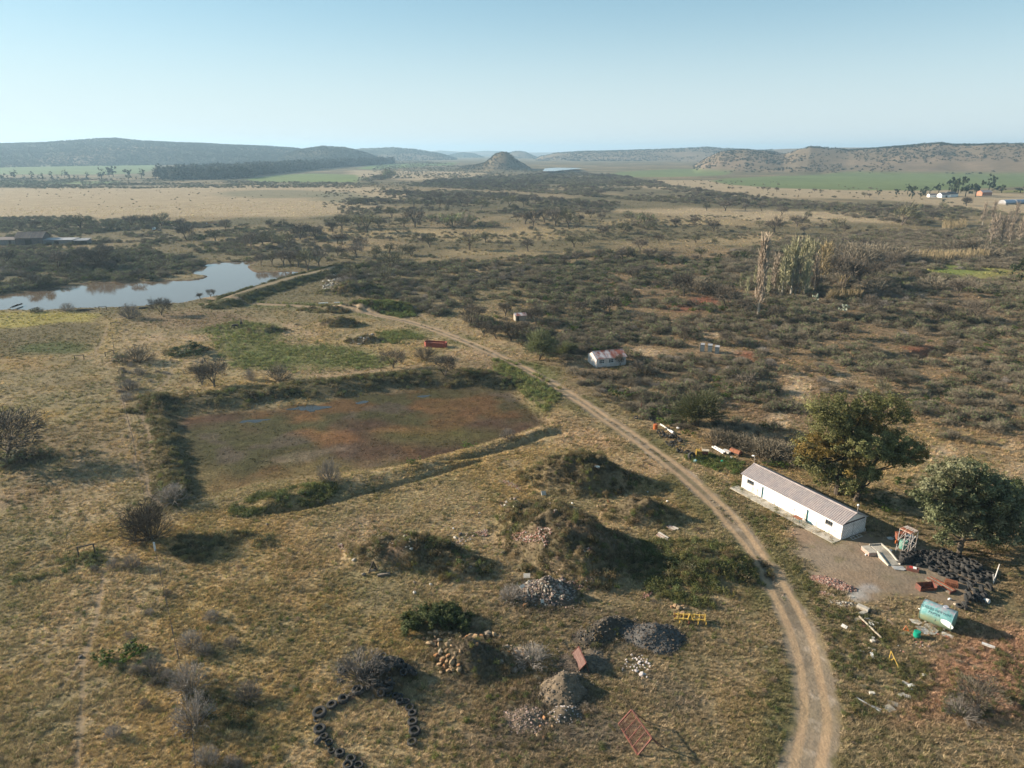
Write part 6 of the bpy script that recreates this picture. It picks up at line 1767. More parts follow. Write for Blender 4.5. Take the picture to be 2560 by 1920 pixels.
RINGL = [(345, 1045, 58, 'big tyre at the left bend of the tyre ring'), (452, 980, 45, 'tyre second from the left bend in the upper arc of the ring'), (548, 935, 45, 'tyre in the middle of the upper left arc of the ring'), (612, 893, 26, 'small tyre squeezed between two big ones on the upper arc'),
         (675, 855, 50, 'biggest upright-looking tyre at the top left of the ring'), (760, 828, 30, 'small tyre right of the biggest one on the upper arc'), (825, 800, 36, 'dark tyre at the foot of the tyre heap on the ring'), (910, 803, 38, 'dark tyre under the tyre heap, right of its neighbour'),
         (935, 880, 34, 'half-buried tyre below the tyre heap'), (1000, 905, 34, 'sunken tyre at the start of the right arc'), (1035, 905, 30, 'sunken tyre behind the first of the right arc'), (1040, 955, 34, 'sunken tyre with grass inside on the right arc'), (1095, 950, 28, 'small dark tyre beside the grassy one on the right arc'),
         (1122, 1000, 38, 'flat worn tyre above the row of four on the right arc'), (1145, 1050, 38, 'topmost of the four standing-out tyres of the right arc'), (1148, 1125, 44, 'second of the four standing-out tyres of the right arc'), (1165, 1208, 50, 'third and largest tyre of the right arc'), (1142, 1300, 42, 'lowest tyre at the end of the right arc'),
         (322, 1102, 30, 'small tyre under the big one at the left bend'), (345, 1185, 52, 'large dark tyre low on the left side of the ring'), (382, 1250, 36, 'pale-rimmed tyre low on the left side of the ring'), (340, 1310, 36, 'tyre leaning outward at the lower left of the ring'), (425, 1300, 34, 'grassy tyre at the lower left of the ring'),
         (445, 1375, 32, 'half-hidden tyre between the ring and the bottom heap'), (520, 1400, 42, 'tyre with spokes of grass near the bottom edge'), (615, 1445, 44, 'dark tyre stacked at the bottom edge'), (590, 1500, 44, 'tyre cut by the bottom edge, left one'), (680, 1500, 42, 'pale-rimmed tyre at the bottom edge'),
         (538, 680, 36, 'lone tyre in the grass left of the tyre heap'), (520, 770, 26, 'flat tyre lying alone left of the ring'), (893, 550, 28, 'half-buried tyre behind the tyre heap')]
for x_, y_, r_, lb in RINGL:
    p = P(*cB5(x_, y_ + r_ * .3)) + V(0, 0, .06); d_ = 2.15 * r_ * .28933 * mpp(p)
    tyre(p, d_, lb, None, rnd.uniform(-.12, .12) if 'leaning' not in lb else .7)
# the black heap of tyres behind the ring
hx = P(*cB5(900, 700))
for i_ in range(34):
    a_ = rnd.uniform(0, 6.28); q = math.sqrt(rnd.random())
    x_, y_ = hx.x + q * 3.2 * math.cos(a_), hx.y + q * 2.6 * math.sin(a_)
    tyre(V(x_, y_, Hs(x_, y_) + .05 + .45 * (1 - q)), rnd.uniform(.75, 1.15), 'black tyre of the heap above the tyre ring', 'tyres heaped above the tyre ring', rnd.uniform(-.9, .9))
# tyres along the scrap row
SCR = [(200, 165, 34), (255, 185, 26), (430, 190, 30), (465, 215, 28), (500, 240, 24), (560, 420, 36), (610, 455, 40), (655, 440, 38), (700, 470, 38), (775, 500, 44), (830, 480, 34), (870, 500, 30), (905, 525, 36), (925, 565, 36), (780, 565, 40), (750, 610, 34),
       (800, 635, 34), (855, 600, 34), (925, 650, 36), (870, 705, 32), (925, 712, 36), (1015, 735, 36), (1110, 745, 34), (690, 560, 30), (720, 590, 30), (840, 545, 34), (960, 600, 30), (1040, 700, 30), (630, 410, 30), (740, 440, 30)]
for x_, y_, r_ in SCR:
    p = P(*cD1(x_, y_ + r_ * .3)); tyre(p, 2 * r_ * .15371 * mpp(p), 'black tyre of the scrap row beside the dirt road', 'tyres of the scrap row', rnd.choice((0, .2, 1.2, -.8, .5)))
p = P(*cD1(1080, 835)); tyre(p, 2 * 66 * .15371 * mpp(p), 'big pale-walled tractor tyre beside the yellow engine housing', None, 1.25, math.radians(-70), 2)
# tyre pile in the yard
SINGLES = [(945, 425, 40, 'tyre at the left end of the yard pile'), (1105, 450, 36, 'tyre showing its ring inside the dark hollow of the pile'), (1330, 465, 40, 'pale standing-out tyre at the left of the stacked rows'), (1275, 500, 42, 'tyre at the lower left of the stacked rows'), (1400, 525, 36, 'small tyre on the ground left of the two big flat ones'),
           (1365, 548, 36, 'small flat tyre beside the other small one'), (1490, 572, 48, 'large flat tyre in front of the stacked rows'), (1450, 590, 38, 'tyre just behind the orange rusty stack'), (1595, 622, 48, 'large flat tyre right of the orange rusty stack'), (1680, 650, 42, 'tyre right of the large flat one near the orange stack'),
           (1750, 740, 50, 'tyre standing on edge above the barrel of the yard pile'), (1835, 710, 50, 'leaning tyre at the far right of the yard pile'), (1690, 780, 44, 'leaning tyre left of the one on edge'), (1640, 810, 52, 'dark tyre leaning behind the turquoise tank'), (1600, 850, 46, 'dark tyre low behind the turquoise tank'), (1580, 905, 46, 'lowest tyre half behind the turquoise tank'),
           (1555, 880, 40, 'tyre touching the end of the turquoise tank')]
for x_, y_, r_, lb in SINGLES:
    p = P(*cE1(x_, y_ + r_ * .3)); t_ = 1.15 if ('edge' in lb or 'leaning' in lb or 'behind the turquoise' in lb) else rnd.uniform(-.1, .1)
    tyre(p, 2.0 * r_ * .24412 * mpp(p), lb, None, t_, math.radians(rnd.uniform(-40, 10)))
GP = 'tyres stacked in the yard pile'
def tyre_rows(p0, p1, q0, q1, n, m, dia, lay, who):
    """rows of overlapping stacks from the line p0-p1 to the line q0-q1"""
    for i in range(n):
        for j in range(m):
            s, t_ = (i + .5 * (j % 2)) / n, j / max(1, m - 1)
            x_ = p0 + (p1 - p0) * s; y_ = q0 + (q1 - q0) * s
            w = x_.lerp(y_, t_) + V(rnd.uniform(-.1, .1), rnd.uniform(-.1, .1), 0)
            k = lay if isinstance(lay, int) else lay(s, t_)
            for l_ in range(k):
                tyre(w + V(rnd.uniform(-.12, .12), rnd.uniform(-.12, .12), l_ * dia * .30), dia * rnd.uniform(.9, 1.08), ('top' if l_ == k - 1 else 'buried') + ' tyre, ' + ('left', 'middle', 'right')[min(2, int(3 * s))] + ' of ' + (who if m == 1 else who + (', near side', ', far side')[j]), GP, rnd.uniform(-.14, .14))
tyre_rows(P(*cE1(1290, 380)), P(*cE1(1850, 640)), P(*cE1(1350, 350)), P(*cE1(1900, 600)), 9, 2, 1.12, lambda s, t_: 3 if s < .75 else 2, 'long row of stacks below the gum')
tyre_rows(P(*cE1(1300, 440)), P(*cE1(1800, 650)), P(*cE1(1330, 420)), P(*cE1(1830, 630)), 8, 1, 1.08, 2, 'front row of stacks in the yard pile')
tyre_rows(P(*cE1(960, 440)), P(*cE1(1010, 365)), P(*cE1(1010, 450)), P(*cE1(1060, 380)), 3, 2, 1.1, 3, 'left stack by the concrete ramp')
tyre_rows(P(*cE1(1020, 370)), P(*cE1(1250, 350)), P(*cE1(1040, 345)), P(*cE1(1260, 330)), 4, 1, 1.05, 2, 'short row below the tower frame')
for i_ in range(26):
    s, t_ = rnd.random(), rnd.random()
    w = P(*cE1(1060 + 200 * s, 385 + 85 * t_))
    tyre(w + V(0, 0, .05), rnd.uniform(.9, 1.15), 'black tyre in the shadowed hollow of the yard pile', 'tyres in the hollow of the yard pile', rnd.uniform(-.5, .5))
for i_ in range(16):
    w = P(*cE1(1600 + 260 * rnd.random(), 700 + 140 * rnd.random()))
    tyre(w, rnd.uniform(.9, 1.1), 'black tyre leaning among others at the right end of the yard pile', 'tyres at the right end of the yard pile', rnd.uniform(.5, 1.3), math.radians(rnd.uniform(-60, 20)))
p = P(*cE1(1780, 830))
o = MB().tube([(0, 0, 0), (0, 0, .05), (0, 0, .85)], [.28, .3, .3], 14).build('drum', [PALESH]); o.location = p + V(0, 0, .28); o.rotation_euler = (1.4, 0, .5); tag(o, 'pale rusty drum lying among tyres right of the turquoise tank', 'drum')

# ---------------------------------------------------------------- water tower frame with drums below
FZ = 3.9
def top(x_, y_): q_ = P0(*cE5(x_, y_), Hs(*P0(*cE5(x_, y_ + 540))) + FZ); return V(q_[0], q_[1], 0)
ta, tb_, tc_, td = top(650, 190), top(905, 310), top(1075, 248), top(820, 130)
g0 = Hs(ta.x, ta.y)
t = thing('steel_tower', 'tall rusty-white steel tower frame with open slatted top behind the tyre pile', 'tower', (ta.x, ta.y, g0 - .05))
loc = [q - ta for q in (ta, tb_, tc_, td)]
mids = [(loc[0] + loc[1]) * .55, (loc[3] + loc[2]) * .55]
for q in loc + mids: MB().bar(q * 1.0, q + V(0, 0, FZ), .085).build('leg', [STEEL], t)
mb = MB()
for q, w in ((loc[0], loc[1]), (loc[1], loc[2]), (loc[2], loc[3]), (loc[3], loc[0])): mb.bar(q + V(0, 0, FZ), w + V(0, 0, FZ), .10, .14)
mb.build('top_frame', [paint('rusty_white_steel', (.55, .42, .33), (.30, .14, .10), .4, 3, .7)], t)
for k_ in (.12, .3, .5, .72, .9):
    q = loc[0].lerp(loc[3], k_); w = loc[1].lerp(loc[2], k_)
    MB().bar(q + V(0, 0, FZ + .10), w + V(0, 0, FZ + .10), .09, .06).build('slat', [STEEL if k_ > .4 else RUST], t)
for k_ in range(3):
    q = loc[0].lerp(loc[1], .15 + .3 * k_); w = loc[3].lerp(loc[2], .15 + .3 * k_)
    MB().bar(q + V(0, 0, FZ + .02), w + V(0, 0, FZ + .02), .08, .05).build('joist', [RUST], t)
mb = MB()
for q, w in ((loc[0], mids[0]), (mids[0], loc[1]), (loc[1], loc[2]), (loc[3], mids[1]), (mids[1], loc[2]), (loc[0], loc[3])):
    mb.bar(q + V(0, 0, 2.0), w + V(0, 0, 3.6), .04).bar(w + V(0, 0, 2.0), q + V(0, 0, .5), .04).bar(q + V(0, 0, 1.9), w + V(0, 0, 1.9), .045)
mb.build('bracing', [STEEL], t)
o = MB().box((0, 0, 0), (.34, .14, .5)).box((0, 0, .28), (.16, .1, .08)).build('orange_can', [ORANGE]); o.location = ta + V(-.22, -.1, g0 + 1.75); tag(o, 'orange plastic can hanging on the tower frame leg', 'can')
o = MB().tube([(0, 0, 0), (0, 0, .05), (0, 0, .6), (0, 0, .63), (0, 0, 1.2), (0, 0, 1.25)], [.5, .52, .52, .55, .52, .5], 18).build('drum', [paint('green_drum_paint', (.10, .28, .22), (.16, .34, .28), .4, 2, .6)]); q = P(*cE5(690, 690)); o.location = q + V(.35, .5, 0); tag(o, 'dull green drum standing inside the tower frame', 'drum')
o = MB().tube([(0, 0, 0), (0, 0, .05), (0, 0, 1.4), (0, 0, 1.45)], [.6, .62, .62, .58], 16).build('drum', [paint('dark_blue_drum', (.02, .035, .06), (.03, .05, .08), .4, 2, .6)]); o.location = q + V(1.6, 1.2, 0); tag(o, 'dark blue drum behind the green one under the tower frame', 'drum')
o = MB().box((0, 0, 0), (1.5, .9, .05), Matrix.Rotation(.2, 3, 'Y')).build('sheet', [PALESH]); o.location = q + V(1.5, 1.3, 1.62); tag(o, 'pale sheet lying on the dark blue drum under the tower frame', 'sheet')
o = MB().box((0, 0, .45), (1.3, .7, .9)).box((0, 0, .95), (1.4, .8, .08)).build('rusty_crate', [RUST]); o.location = q + V(.4, 1.6, .9); tag(o, 'rusty red crate up against the back of the tower frame', 'crate')

# ---------------------------------------------------------------- ramp with kerbs
r0 = P(*cE5(140, 655)); r1 = P(*cE5(300, 750)); r2 = P(*cE5(600, 990)); r3 = P(*cE5(390, 1060)); r4 = P(*cE5(120, 820)); r5 = P(*cE5(-20, 740))
rz2, _ = frame_from(r4, r3)
t = thing('loading_ramp', 'pale concrete loading ramp with low kerbs sloping down to the metal sheet', 'ramp', (r4.x, r4.y, r4.z), rz2)
inv = Matrix.Rotation(-rz2, 3, 'Z')
def rl(p): return inv @ (p - r4)
le = rl(r3).x; wi = max(1.2, rl(r1).y)
MB().add([(0, 0, .62), (le, 0, .03), (le, wi, .03), (0, wi, .62), (0, 0, -.2), (le, 0, -.2), (le, wi, -.2), (0, wi, -.2)], [(0, 1, 2, 3), (0, 4, 5, 1), (3, 2, 6, 7), (1, 5, 6, 2), (0, 3, 7, 4)]).build('slope', [CONC], t)
for y_ in (-.08, wi + .08):
    MB().add([(-.0, y_ - .08, .8), (le, y_ - .08, .16), (le, y_ + .08, .16), (0, y_ + .08, .8), (0, y_ - .08, -.2), (le, y_ - .08, -.2), (le, y_ + .08, -.2), (0, y_ + .08, -.2)], [(0, 1, 2, 3), (0, 4, 5, 1), (3, 2, 6, 7), (1, 5, 6, 2), (0, 3, 7, 4)]).build('kerb', [CONCL], t)
MB().box((-.9, wi / 2, .2), (1.75, wi, .8)).build('landing', [CONC], t)
MB().box((-.9, wi + .08, .35), (1.78, .16, .95)).box((-1.83, wi / 2, .35), (.12, wi + .3, .9)).build('kerb', [CONCL], t)
MB().box((-.9, -.75, .15), (1.9, 1.2, .75)).build('brick_step', [BRICKR[1], CONCL], t)
MB().box((-.9, -.75, .55), (1.95, 1.25, .05)).build('step_slab', [CONCL], t)
def flat_sheet(name, c_, pts, z, mat, label, cat='sheet', th=.03, tilt=0):
    w = [P(*c_(*q)) for q in pts]; ce = sum(w, V(0, 0, 0)) / len(w); zz = max(q.z for q in w)
    o = MB().prism([(q.x - ce.x, q.y - ce.y) for q in w], 0, th).build(name, [mat]); o.location = (ce.x, ce.y, zz + z)
    if o.data.polygons[1].normal.z < 0: o.data.flip_normals()
    if tilt: o.rotation_euler = (tilt, 0, 0)
    return tag(o, label, cat)
flat_sheet('sheet', cE5, [(440, 1065), (700, 1075), (790, 1150), (730, 1175), (520, 1150)], .05, GREYS, 'bluish grey metal sheet lying at the foot of the concrete ramp')
t = thing('sign_box', 'rusty box with a red and white striped panel lying by the ramp', 'panel', P(*cE5(930, 1160)), -.5)
MB().box((0, 0, .18), (1.5, .8, .36)).build('box', [RUSTR], t)
MB().box((-.2, .12, .40), (.42, .55, .05)).build('red_stripe', [paint('bright_red', (.5, .05, .04), (.4, .06, .05), .3, 3, .5)], t); MB().box((.24, .12, .40), (.42, .55, .05)).build('white_stripe', [CLOTHW], t)
for x_, y_, s_, lb in ((265, 640, .36, 'white lump of concrete behind the ramp landing'), (420, 715, .34, 'white broken block between the ramp and the tower frame'), (375, 745, .25, 'small white fragment beside the broken block by the ramp'), (-140, 810, .22, 'white fragment at the outer corner of the ramp step')):
    o = MB().rock((0, 0, .1), s_, rnd).build('rubble_block', [CLOTHW]); o.location = P(*cE5(x_, y_)); tag(o, lb, 'block')
flat_sheet('sheet', cE5, [(330, 405), (430, 395), (510, 430), (480, 470), (380, 455)], .05, PALESH, 'pale oval sheet lying in the shade behind the white building')
flat_sheet('sheet', cE5, [(490, 380), (560, 350), (600, 380), (590, 430), (530, 425)], .05, GREYS, 'blue-grey sheet in the shade left of the tower frame')

# rusty skip box, rails, stack
p = P(*cE1(1150, 735)); rz3, l3 = frame_from(p, P(*cE1(1310, 715)))
t = thing('rusty_trough', 'open red-rust steel trough on the yard between rails and turquoise tank', 'trough', p, rz3 - .05)
lx, wy_, hz = 2.3, 1.0, .75
for nm, c_, s_, mt in (('end_plate', (0, wy_ / 2, hz / 2), (.05, wy_, hz), RUSTR), ('end_plate', (lx, wy_ / 2, hz / 2), (.05, wy_, hz), RUSTR), ('side_plate', (lx / 2, wy_, hz / 2), (lx, .05, hz), RUST), ('floor_plate', (lx / 2, wy_ / 2, .04), (lx - .1, wy_ - .1, .05), RUST), ('side_plate', (lx / 2, 0, hz * .28), (lx - .06, .05, hz * .5), RUST)):
    MB().box(c_, s_).build(nm, [mt], t)
p = P(*cE1(1225, 600)); q = P(*cE1(1490, 750)); rz4, l4 = frame_from(p, q)
t = thing('steel_rails', 'bundle of long rusty steel channels lying across the yard', 'rails', p, rz4)
for k_ in range(4):
    y_ = -.55 + k_ * .34
    MB().box((l4 / 2, y_, .10), (l4, .16, .16)).box((l4 / 2, y_ + .07, .22), (l4, .03, .10)).build('channel', [RUST if k_ % 2 else WOOD], t)
MB().box((l4 - .05, -.1, .2), (.10, 1.3, .35)).build('end_bar', [RUSTR], t)
p = P(*cE1(1465, 665))
t = thing('rusty_plates', 'stack of orange rusty plates with ragged edges among the tyres', 'stack', p, -.55)
for k_ in range(5): MB().box((rnd.uniform(-.06, .06), rnd.uniform(-.06, .06), .05 + .11 * k_), (1.55 + rnd.uniform(-.15, .1), 1.0 + rnd.uniform(-.1, .1), .07), Matrix.Rotation(rnd.uniform(-.06, .06), 3, 'Z')).build('plate', [RUSTO], t)
for k_ in range(8): MB().box((-.75 + k_ * .21, -.52, .3), (.09, .12, .5)).build('rib', [RUSTO], t)

# ---------------------------------------------------------------- turquoise tank with its lettering
ga = P(*cE2(500, 985)); gb = P(*cE2(1430, 1370))
rz5, TL = frame_from(ga, gb)
TR = 1.27
TC = (ga + gb) / 2
nx = V(math.cos(rz5), math.sin(rz5), 0); ny = V(-math.sin(rz5), math.cos(rz5), 0)
m, nt, bb, ln = new_mat('tank_paint')
bb.inputs['Roughness'].default_value = .55
tc = N(nt, 'ShaderNodeTexCoord').outputs['Object']
sep = N(nt, 'ShaderNodeSeparateXYZ'); ln.new(tc, sep.inputs[0])
n1 = noise_node(nt, tc, 1.3, 6, .7)
hgt = math_node(nt, 'ADD', sep.outputs['Z'], math_node(nt, 'MULTIPLY', math_node(nt, 'SUBTRACT', n1, .5), 1.6))
k1 = rng_node(nt, hgt, 1.25, 1.75, 0, 1)
cc = mix_node(nt, k1, mix_node(nt, rng_node(nt, n1, .42, .6, 0, 1), (.165, .255, .19), (.23, .26, .15)), mix_node(nt, rng_node(nt, noise_node(nt, tc, 3.0, 4), .42, .62, 0, 1), (.09, .26, .26), (.20, .36, .36)))
k2 = rng_node(nt, math_node(nt, 'ADD', sep.outputs['Z'], math_node(nt, 'MULTIPLY', math_node(nt, 'SUBTRACT', noise_node(nt, tc, 2.2, 6, .75), .5), 2.2)), 2.3, 2.75, 0, .9)
cc = mix_node(nt, k2, cc, (.36, .27, .30))
ln.new(cc, bb.inputs['Base Color'])
M_TANK = m
t = thing('fuel_tank', 'turquoise and green cylindrical tank lying on its side with black lettering', 'tank', (TC.x, TC.y, TC.z), rz5)
mb = MB(); seg = 40
ring = lambda x_, r_: [V(x_, r_ * math.cos(2 * PI * k / seg), TR + r_ * math.sin(2 * PI * k / seg)) for k in range(seg)]
rings = [(-TL / 2 - .02, TR * .2), (-TL / 2 - .01, TR * .6), (-TL / 2, TR * .985), (-TL / 2 + .04, TR), (-TL / 6, TR), (TL / 6, TR), (TL / 2 - .04, TR), (TL / 2, TR * .985), (TL / 2 + .01, TR * .6), (TL / 2 + .02, TR * .2)]
vs = []; fs = []
for x_, r_ in rings: vs += ring(x_, r_)
for i in range(len(rings) - 1):
    for k in range(seg):
        k2_ = (k + 1) % seg
        fs.append((i * seg + k, (i + 1) * seg + k, (i + 1) * seg + k2_, i * seg + k2_))
fs.append(tuple(range(seg))); fs.append(tuple(range((len(rings) - 1) * seg, len(rings) * seg))[::-1])
mb.add(vs, fs)
body = mb.build('shell', [M_TANK], t, True)
for x_ in (-TL / 2 + .03, TL / 2 - .03):
    rm = MB(); pr = [(-.03, TR), (-.03, TR + .025), (.03, TR + .025), (.03, TR)]
    for k in range(seg):
        a0, a1 = 2 * PI * k / seg, 2 * PI * (k + 1) / seg
        for j in range(3):
            (xa, ra), (xb, rb) = pr[j], pr[j + 1]
            rm.add([V(x_ + xa, ra * math.cos(a0), TR + ra * math.sin(a0)), V(x_ + xb, rb * math.cos(a0), TR + rb * math.sin(a0)), V(x_ + xb, rb * math.cos(a1), TR + rb * math.sin(a1)), V(x_ + xa, ra * math.cos(a1), TR + ra * math.sin(a1))], [(0, 1, 2, 3)])
    rm.build('rim', [M_TANK], t)
for x_ in (-TL * .3, TL * .3): MB().box((x_, 0, .10), (.25, 1.5, .22)).build('cradle', [CONC], t)
mh = MB().tube([(-.2 + TL * .22, .25, 2 * TR - .08), (-.2 + TL * .22, .25, 2 * TR + .10)], .3, 16).build('manhole', [paint('manhole_blue', (.25, .36, .44), (.38, .3, .3), .4, 3, .6)], t)
MB().tube([(-TL / 2 - .02, -.5, 1.35), (-TL / 2 - .35, -.5, 1.35)], .06, 8).build('outlet', [CLOTHW], t)
def wrap(x_, ang, r_): return V(x_, -r_ * math.cos(ang), TR + r_ * math.sin(ang))   # the side that faces the camera, ang above the horizontal
def text_on_tank(s, size, x0_, ang0, stretch=1.0):
    cu = bpy.data.curves.new('lettering', 'FONT'); cu.body = s; cu.size = size; cu.align_x = 'CENTER'; cu.offset = .006
    ob = bpy.data.objects.new('tmp_text', cu); COL.objects.link(ob)
    bpy.context.view_layer.update()
    me = bpy.data.meshes.new_from_object(ob.evaluated_get(bpy.context.evaluated_depsgraph_get()))
    bpy.data.objects.remove(ob)
    import bmesh
    bm = bmesh.new(); bm.from_mesh(me)
    bmesh.ops.triangulate(bm, faces=bm.faces[:])
    for v_ in bm.verts:
        v_.co = wrap(x0_ + v_.co.x * stretch, ang0 + v_.co.y / TR, TR + .006)
    bm.to_mesh(me); bm.free()
    me.materials.clear(); me.materials.append(INK); me.update()
    o_ = bpy.data.objects.new('lettering', me); COL.objects.link(o_); o_.parent = t
    return o_
text_on_tank('POSSIES HERWIN', .42, -.06 * TL, math.radians(42), 1.03)
text_on_tank('PAPIER', .42, -.06 * TL, math.radians(22), 1.03)
def tank_patch(name, poly, mat, off):
    cx_ = sum(q[0] for q in poly) / len(poly); cy_ = sum(q[1] for q in poly) / len(poly)
    mb_q = MB(); n = len(poly); R_ = 4
    vs = []
    for r_ in range(R_ + 1):
        for px, pa in poly:
            vs.append(wrap(cx_ + (px - cx_) * r_ / R_, math.radians(cy_ + (pa - cy_) * r_ / R_), TR + off))
    fs = [(r_ * n + k, r_ * n + (k + 1) % n, (r_ + 1) * n + (k + 1) % n, (r_ + 1) * n + k) for r_ in range(R_) for k in range(n)]
    mb_q.add(vs, fs); return mb_q.build(name, [mat], t)
tank_patch('white_patch', [(.62, 16), (1.0, 20), (1.35, 19), (1.75, 14), (1.85, 5), (2.0, -1), (1.98, -14), (1.8, -22), (1.45, -20), (1.35, -16), (.95, -9), (.7, -2), (.58, 7)], paint('fresh_white_paint', (.85, .85, .84), (.8, .8, .78), .1, 3, .6), .005)
tank_patch('crescent_mark', [(.02, 3), (.09, 0), (.12, -5), (.09, -10), (.0, -13), (-.06, -12), (.03, -9), (.06, -5), (.04, 0)], INK, .005)
tank_patch('green_repair', [(-.2, -46), (.1, -42), (.42, -46), (.45, -56), (.1, -60), (-.15, -56)], paint('repair_green', (.30, .42, .33), (.26, .38, .3), .3, 3, .6), .004)

# concrete slabs and sheets in front of the tank
for pts, mt, lb in (([(140, 1050), (420, 1075), (560, 1180), (440, 1220), (250, 1150)], PALESH, 'pale sheet at the left end in front of the turquoise tank'), ([(620, 1185), (760, 1190), (1020, 1400), (960, 1480), (560, 1260)], PALESH, 'light slab lying along the front of the turquoise tank'),
                    ([(330, 1250), (560, 1265), (940, 1480), (900, 1540), (620, 1500), (420, 1380)], GREYS, 'bluish grey slab beside the green drum'), ([(720, 1170), (860, 1165), (1030, 1270), (960, 1290)], CONC, 'narrow tan slab close under the turquoise tank'),
                    ([(1120, 1410), (1490, 1560), (1410, 1650), (1110, 1520)], PALESH, 'pale sheet with an orange rust stain right of the grey slab')):
    flat_sheet('slab', cE2, pts, .02, mt, lb, 'slab', .07)
flat_sheet('rust_sheet', cE2, [(1180, 1550), (1250, 1540), (1400, 1640), (1300, 1650)], .11, RUSTO, 'small orange rusty strip on the pale sheet by the tank', 'sheet', .02)
p = P(*cE2(370, 1570)); o = MB().tube([(0, 0, 0), (0, 0, .04), (0, 0, .3), (0, 0, .33), (0, 0, .36), (0, 0, .78), (0, 0, .82)], [.36, .38, .4, .43, .4, .38, .33], 18).build('green_drum', [GREENP]); o.location = p; tag(o, 'bright green plastic drum standing by the grey slabs', 'drum')
p = P(*cE2(60, 1380)); t = thing('warning_triangle', 'small orange triangle frame standing on bare soil left of the green drum', 'frame', p, -.4)
for a_, b_ in (((-.3, 0, .03), (.3, 0, .03)), ((-.3, 0, .03), (-.05, .15, .6)), ((.3, 0, .03), (-.05, .15, .6))): MB().bar(a_, b_, .055).build('bar', [ORANGE], t)
p = P(*cE2(1350, 470)); o = MB().rock((0, 0, .12), .26, rnd, flat=.7).build('white_can', [CLOTHW]); o.location = p; tag(o, 'white plastic can lying behind the turquoise tank', 'can')
p = P(*cE2(1510, 620)); o = MB().rock((0, 0, .12), .26, rnd, flat=.6).build('pale_lump', [WOODL]); o.location = p; tag(o, 'cream coloured lump behind the right end of the turquoise tank', 'lump')

# ---------------------------------------------------------------- loose timber and blocks on the verge
def lying(c_, x0_, y0_, x1_, y1_, w, h, mat, name, label, cat, z=0.02):
    p, q = P(*c_(x0_, y0_)), P(*c_(x1_, y1_)); rz_, l_ = frame_from(p, q)
    o = MB().box((l_ / 2, 0, h / 2), (l_, w, h)).build(name, [mat]); o.location = p.lerp(q, 0) + V(0, 0, z); o.location.z = min(p.z, q.z) + z
    o.rotation_euler = (0, -math.atan2(q.z - p.z, l_), rz_)
    return tag(o, label, cat)
lying(cE3, 430, 200, 575, 265, .55, .5, CONCL, 'concrete_beam', 'pale concrete beam lying above the long plank', 'beam')
lying(cE3, 452, 340, 738, 620, .16, .10, WOODL, 'plank', 'long pale plank slanting down through the weeds', 'plank', .25)
lying(cE3, 465, 300, 535, 275, .5, .25, CONC, 'concrete_block', 'grey slab just below the pale concrete beam', 'slab')
lying(cE3, 400, 365, 470, 345, .5, .06, CONC, 'concrete_block', 'dark grey slab at the upper end of the long plank', 'slab')
lying(cE3, 585, 385, 705, 425, .12, .08, WOODL, 'plank', 'short pale board right of the long plank', 'board', .2)
lying(cE3, 585, 405, 605, 445, .2, .1, CLOTHW, 'plank', 'white board end between the plank and the short board', 'board', .15)
lying(cE3, 610, 405, 640, 450, .14, .1, CLOTHW, 'plank', 'white narrow board beside the white board end', 'board', .15)
lying(cE3, 535, 355, 585, 350, .3, .06, PALESH, 'sheet', 'small cream sheet above the white boards', 'sheet', .1)
lying(cE3, 480, 380, 530, 460, .35, .1, RUSTR, 'sheet', 'reddish rusty sheet under the long plank', 'sheet', .05)
for k_ in range(3): lying(cE3, 235 - 8 * k_, 425 + 12 * k_, 305 - 8 * k_, 465 + 12 * k_, .1, .08, CLOTHW, 'plank', ('upper', 'middle', 'lower')[k_] + ' of three pale slats lying together left of the plank', 'slat', .1)
lying(cE3, 255, 305, 345, 350, .1, .08, RUSTR, 'plank', 'reddish thin rail lying in weeds left of the long plank', 'rail', .1)
lying(cE3, 570, 730, 668, 765, .28, .12, WOODL, 'plank', 'tan board left of the yellow triangle frame', 'board', .08)
lying(cE3, 610, 605, 650, 620, .4, .25, CONCL, 'concrete_block', 'upper of two pale blocks above the tan board', 'block')
lying(cE3, 605, 655, 650, 650, .4, .3, CONCL, 'concrete_block', 'lower of two pale blocks above the tan board', 'block')
lying(cE3, 450, 770, 520, 780, .3, .12, CONC, 'concrete_block', 'grey slab left of the tan board', 'slab')
lying(cE3, 610, 800, 640, 880, .3, .2, CLOTHW, 'concrete_block', 'white block below the tan board', 'block')
lying(cE3, 1005, 1170, 1085, 1210, .4, .15, CONCL, 'concrete_block', 'pale slab at the top of the row below the yellow triangle', 'slab')
lying(cE3, 1090, 1235, 1160, 1220, .4, .2, CLOTHW, 'concrete_block', 'white block right of the pale slab below the yellow triangle', 'block')
lying(cE3, 1120, 1280, 1155, 1272, .25, .15, CLOTHW, 'concrete_block', 'small white block under the larger white block', 'block')
lying(cE3, 585, 1325, 655, 1330, .35, .25, CONCL, 'concrete_block', 'lone pale block near the bend of the track', 'block')
lying(cE3, 970, 1350, 1045, 1335, .4, .15, CONCL, 'concrete_block', 'pale slab left of the hollow block', 'slab')
t = thing('hollow_block', 'hollow concrete block showing three dark slots', 'block', P(*cE3(1075, 1365)), -.35)
MB().box((0, 0, .1), (.6, .42, .2)).build('body', [CONCL], t)
for k_ in range(3): MB().box((-.19 + .19 * k_, 0, .203), (.06, .36, .01)).build('slot_shade', [W_DARK], t)  # flat dark strips on a solid body, painted shade of the hollows
lying(cE3, 418, 1378, 730, 1560, .10, .08, GREYS, 'steel_angle', 'long grey steel section lying near the bottom of the track', 'steel section', .08)
lying(cE3, 560, 1465, 745, 1540, .08, .08, GREYS, 'steel_angle', 'shorter steel section beside the long grey one', 'steel section', .1)
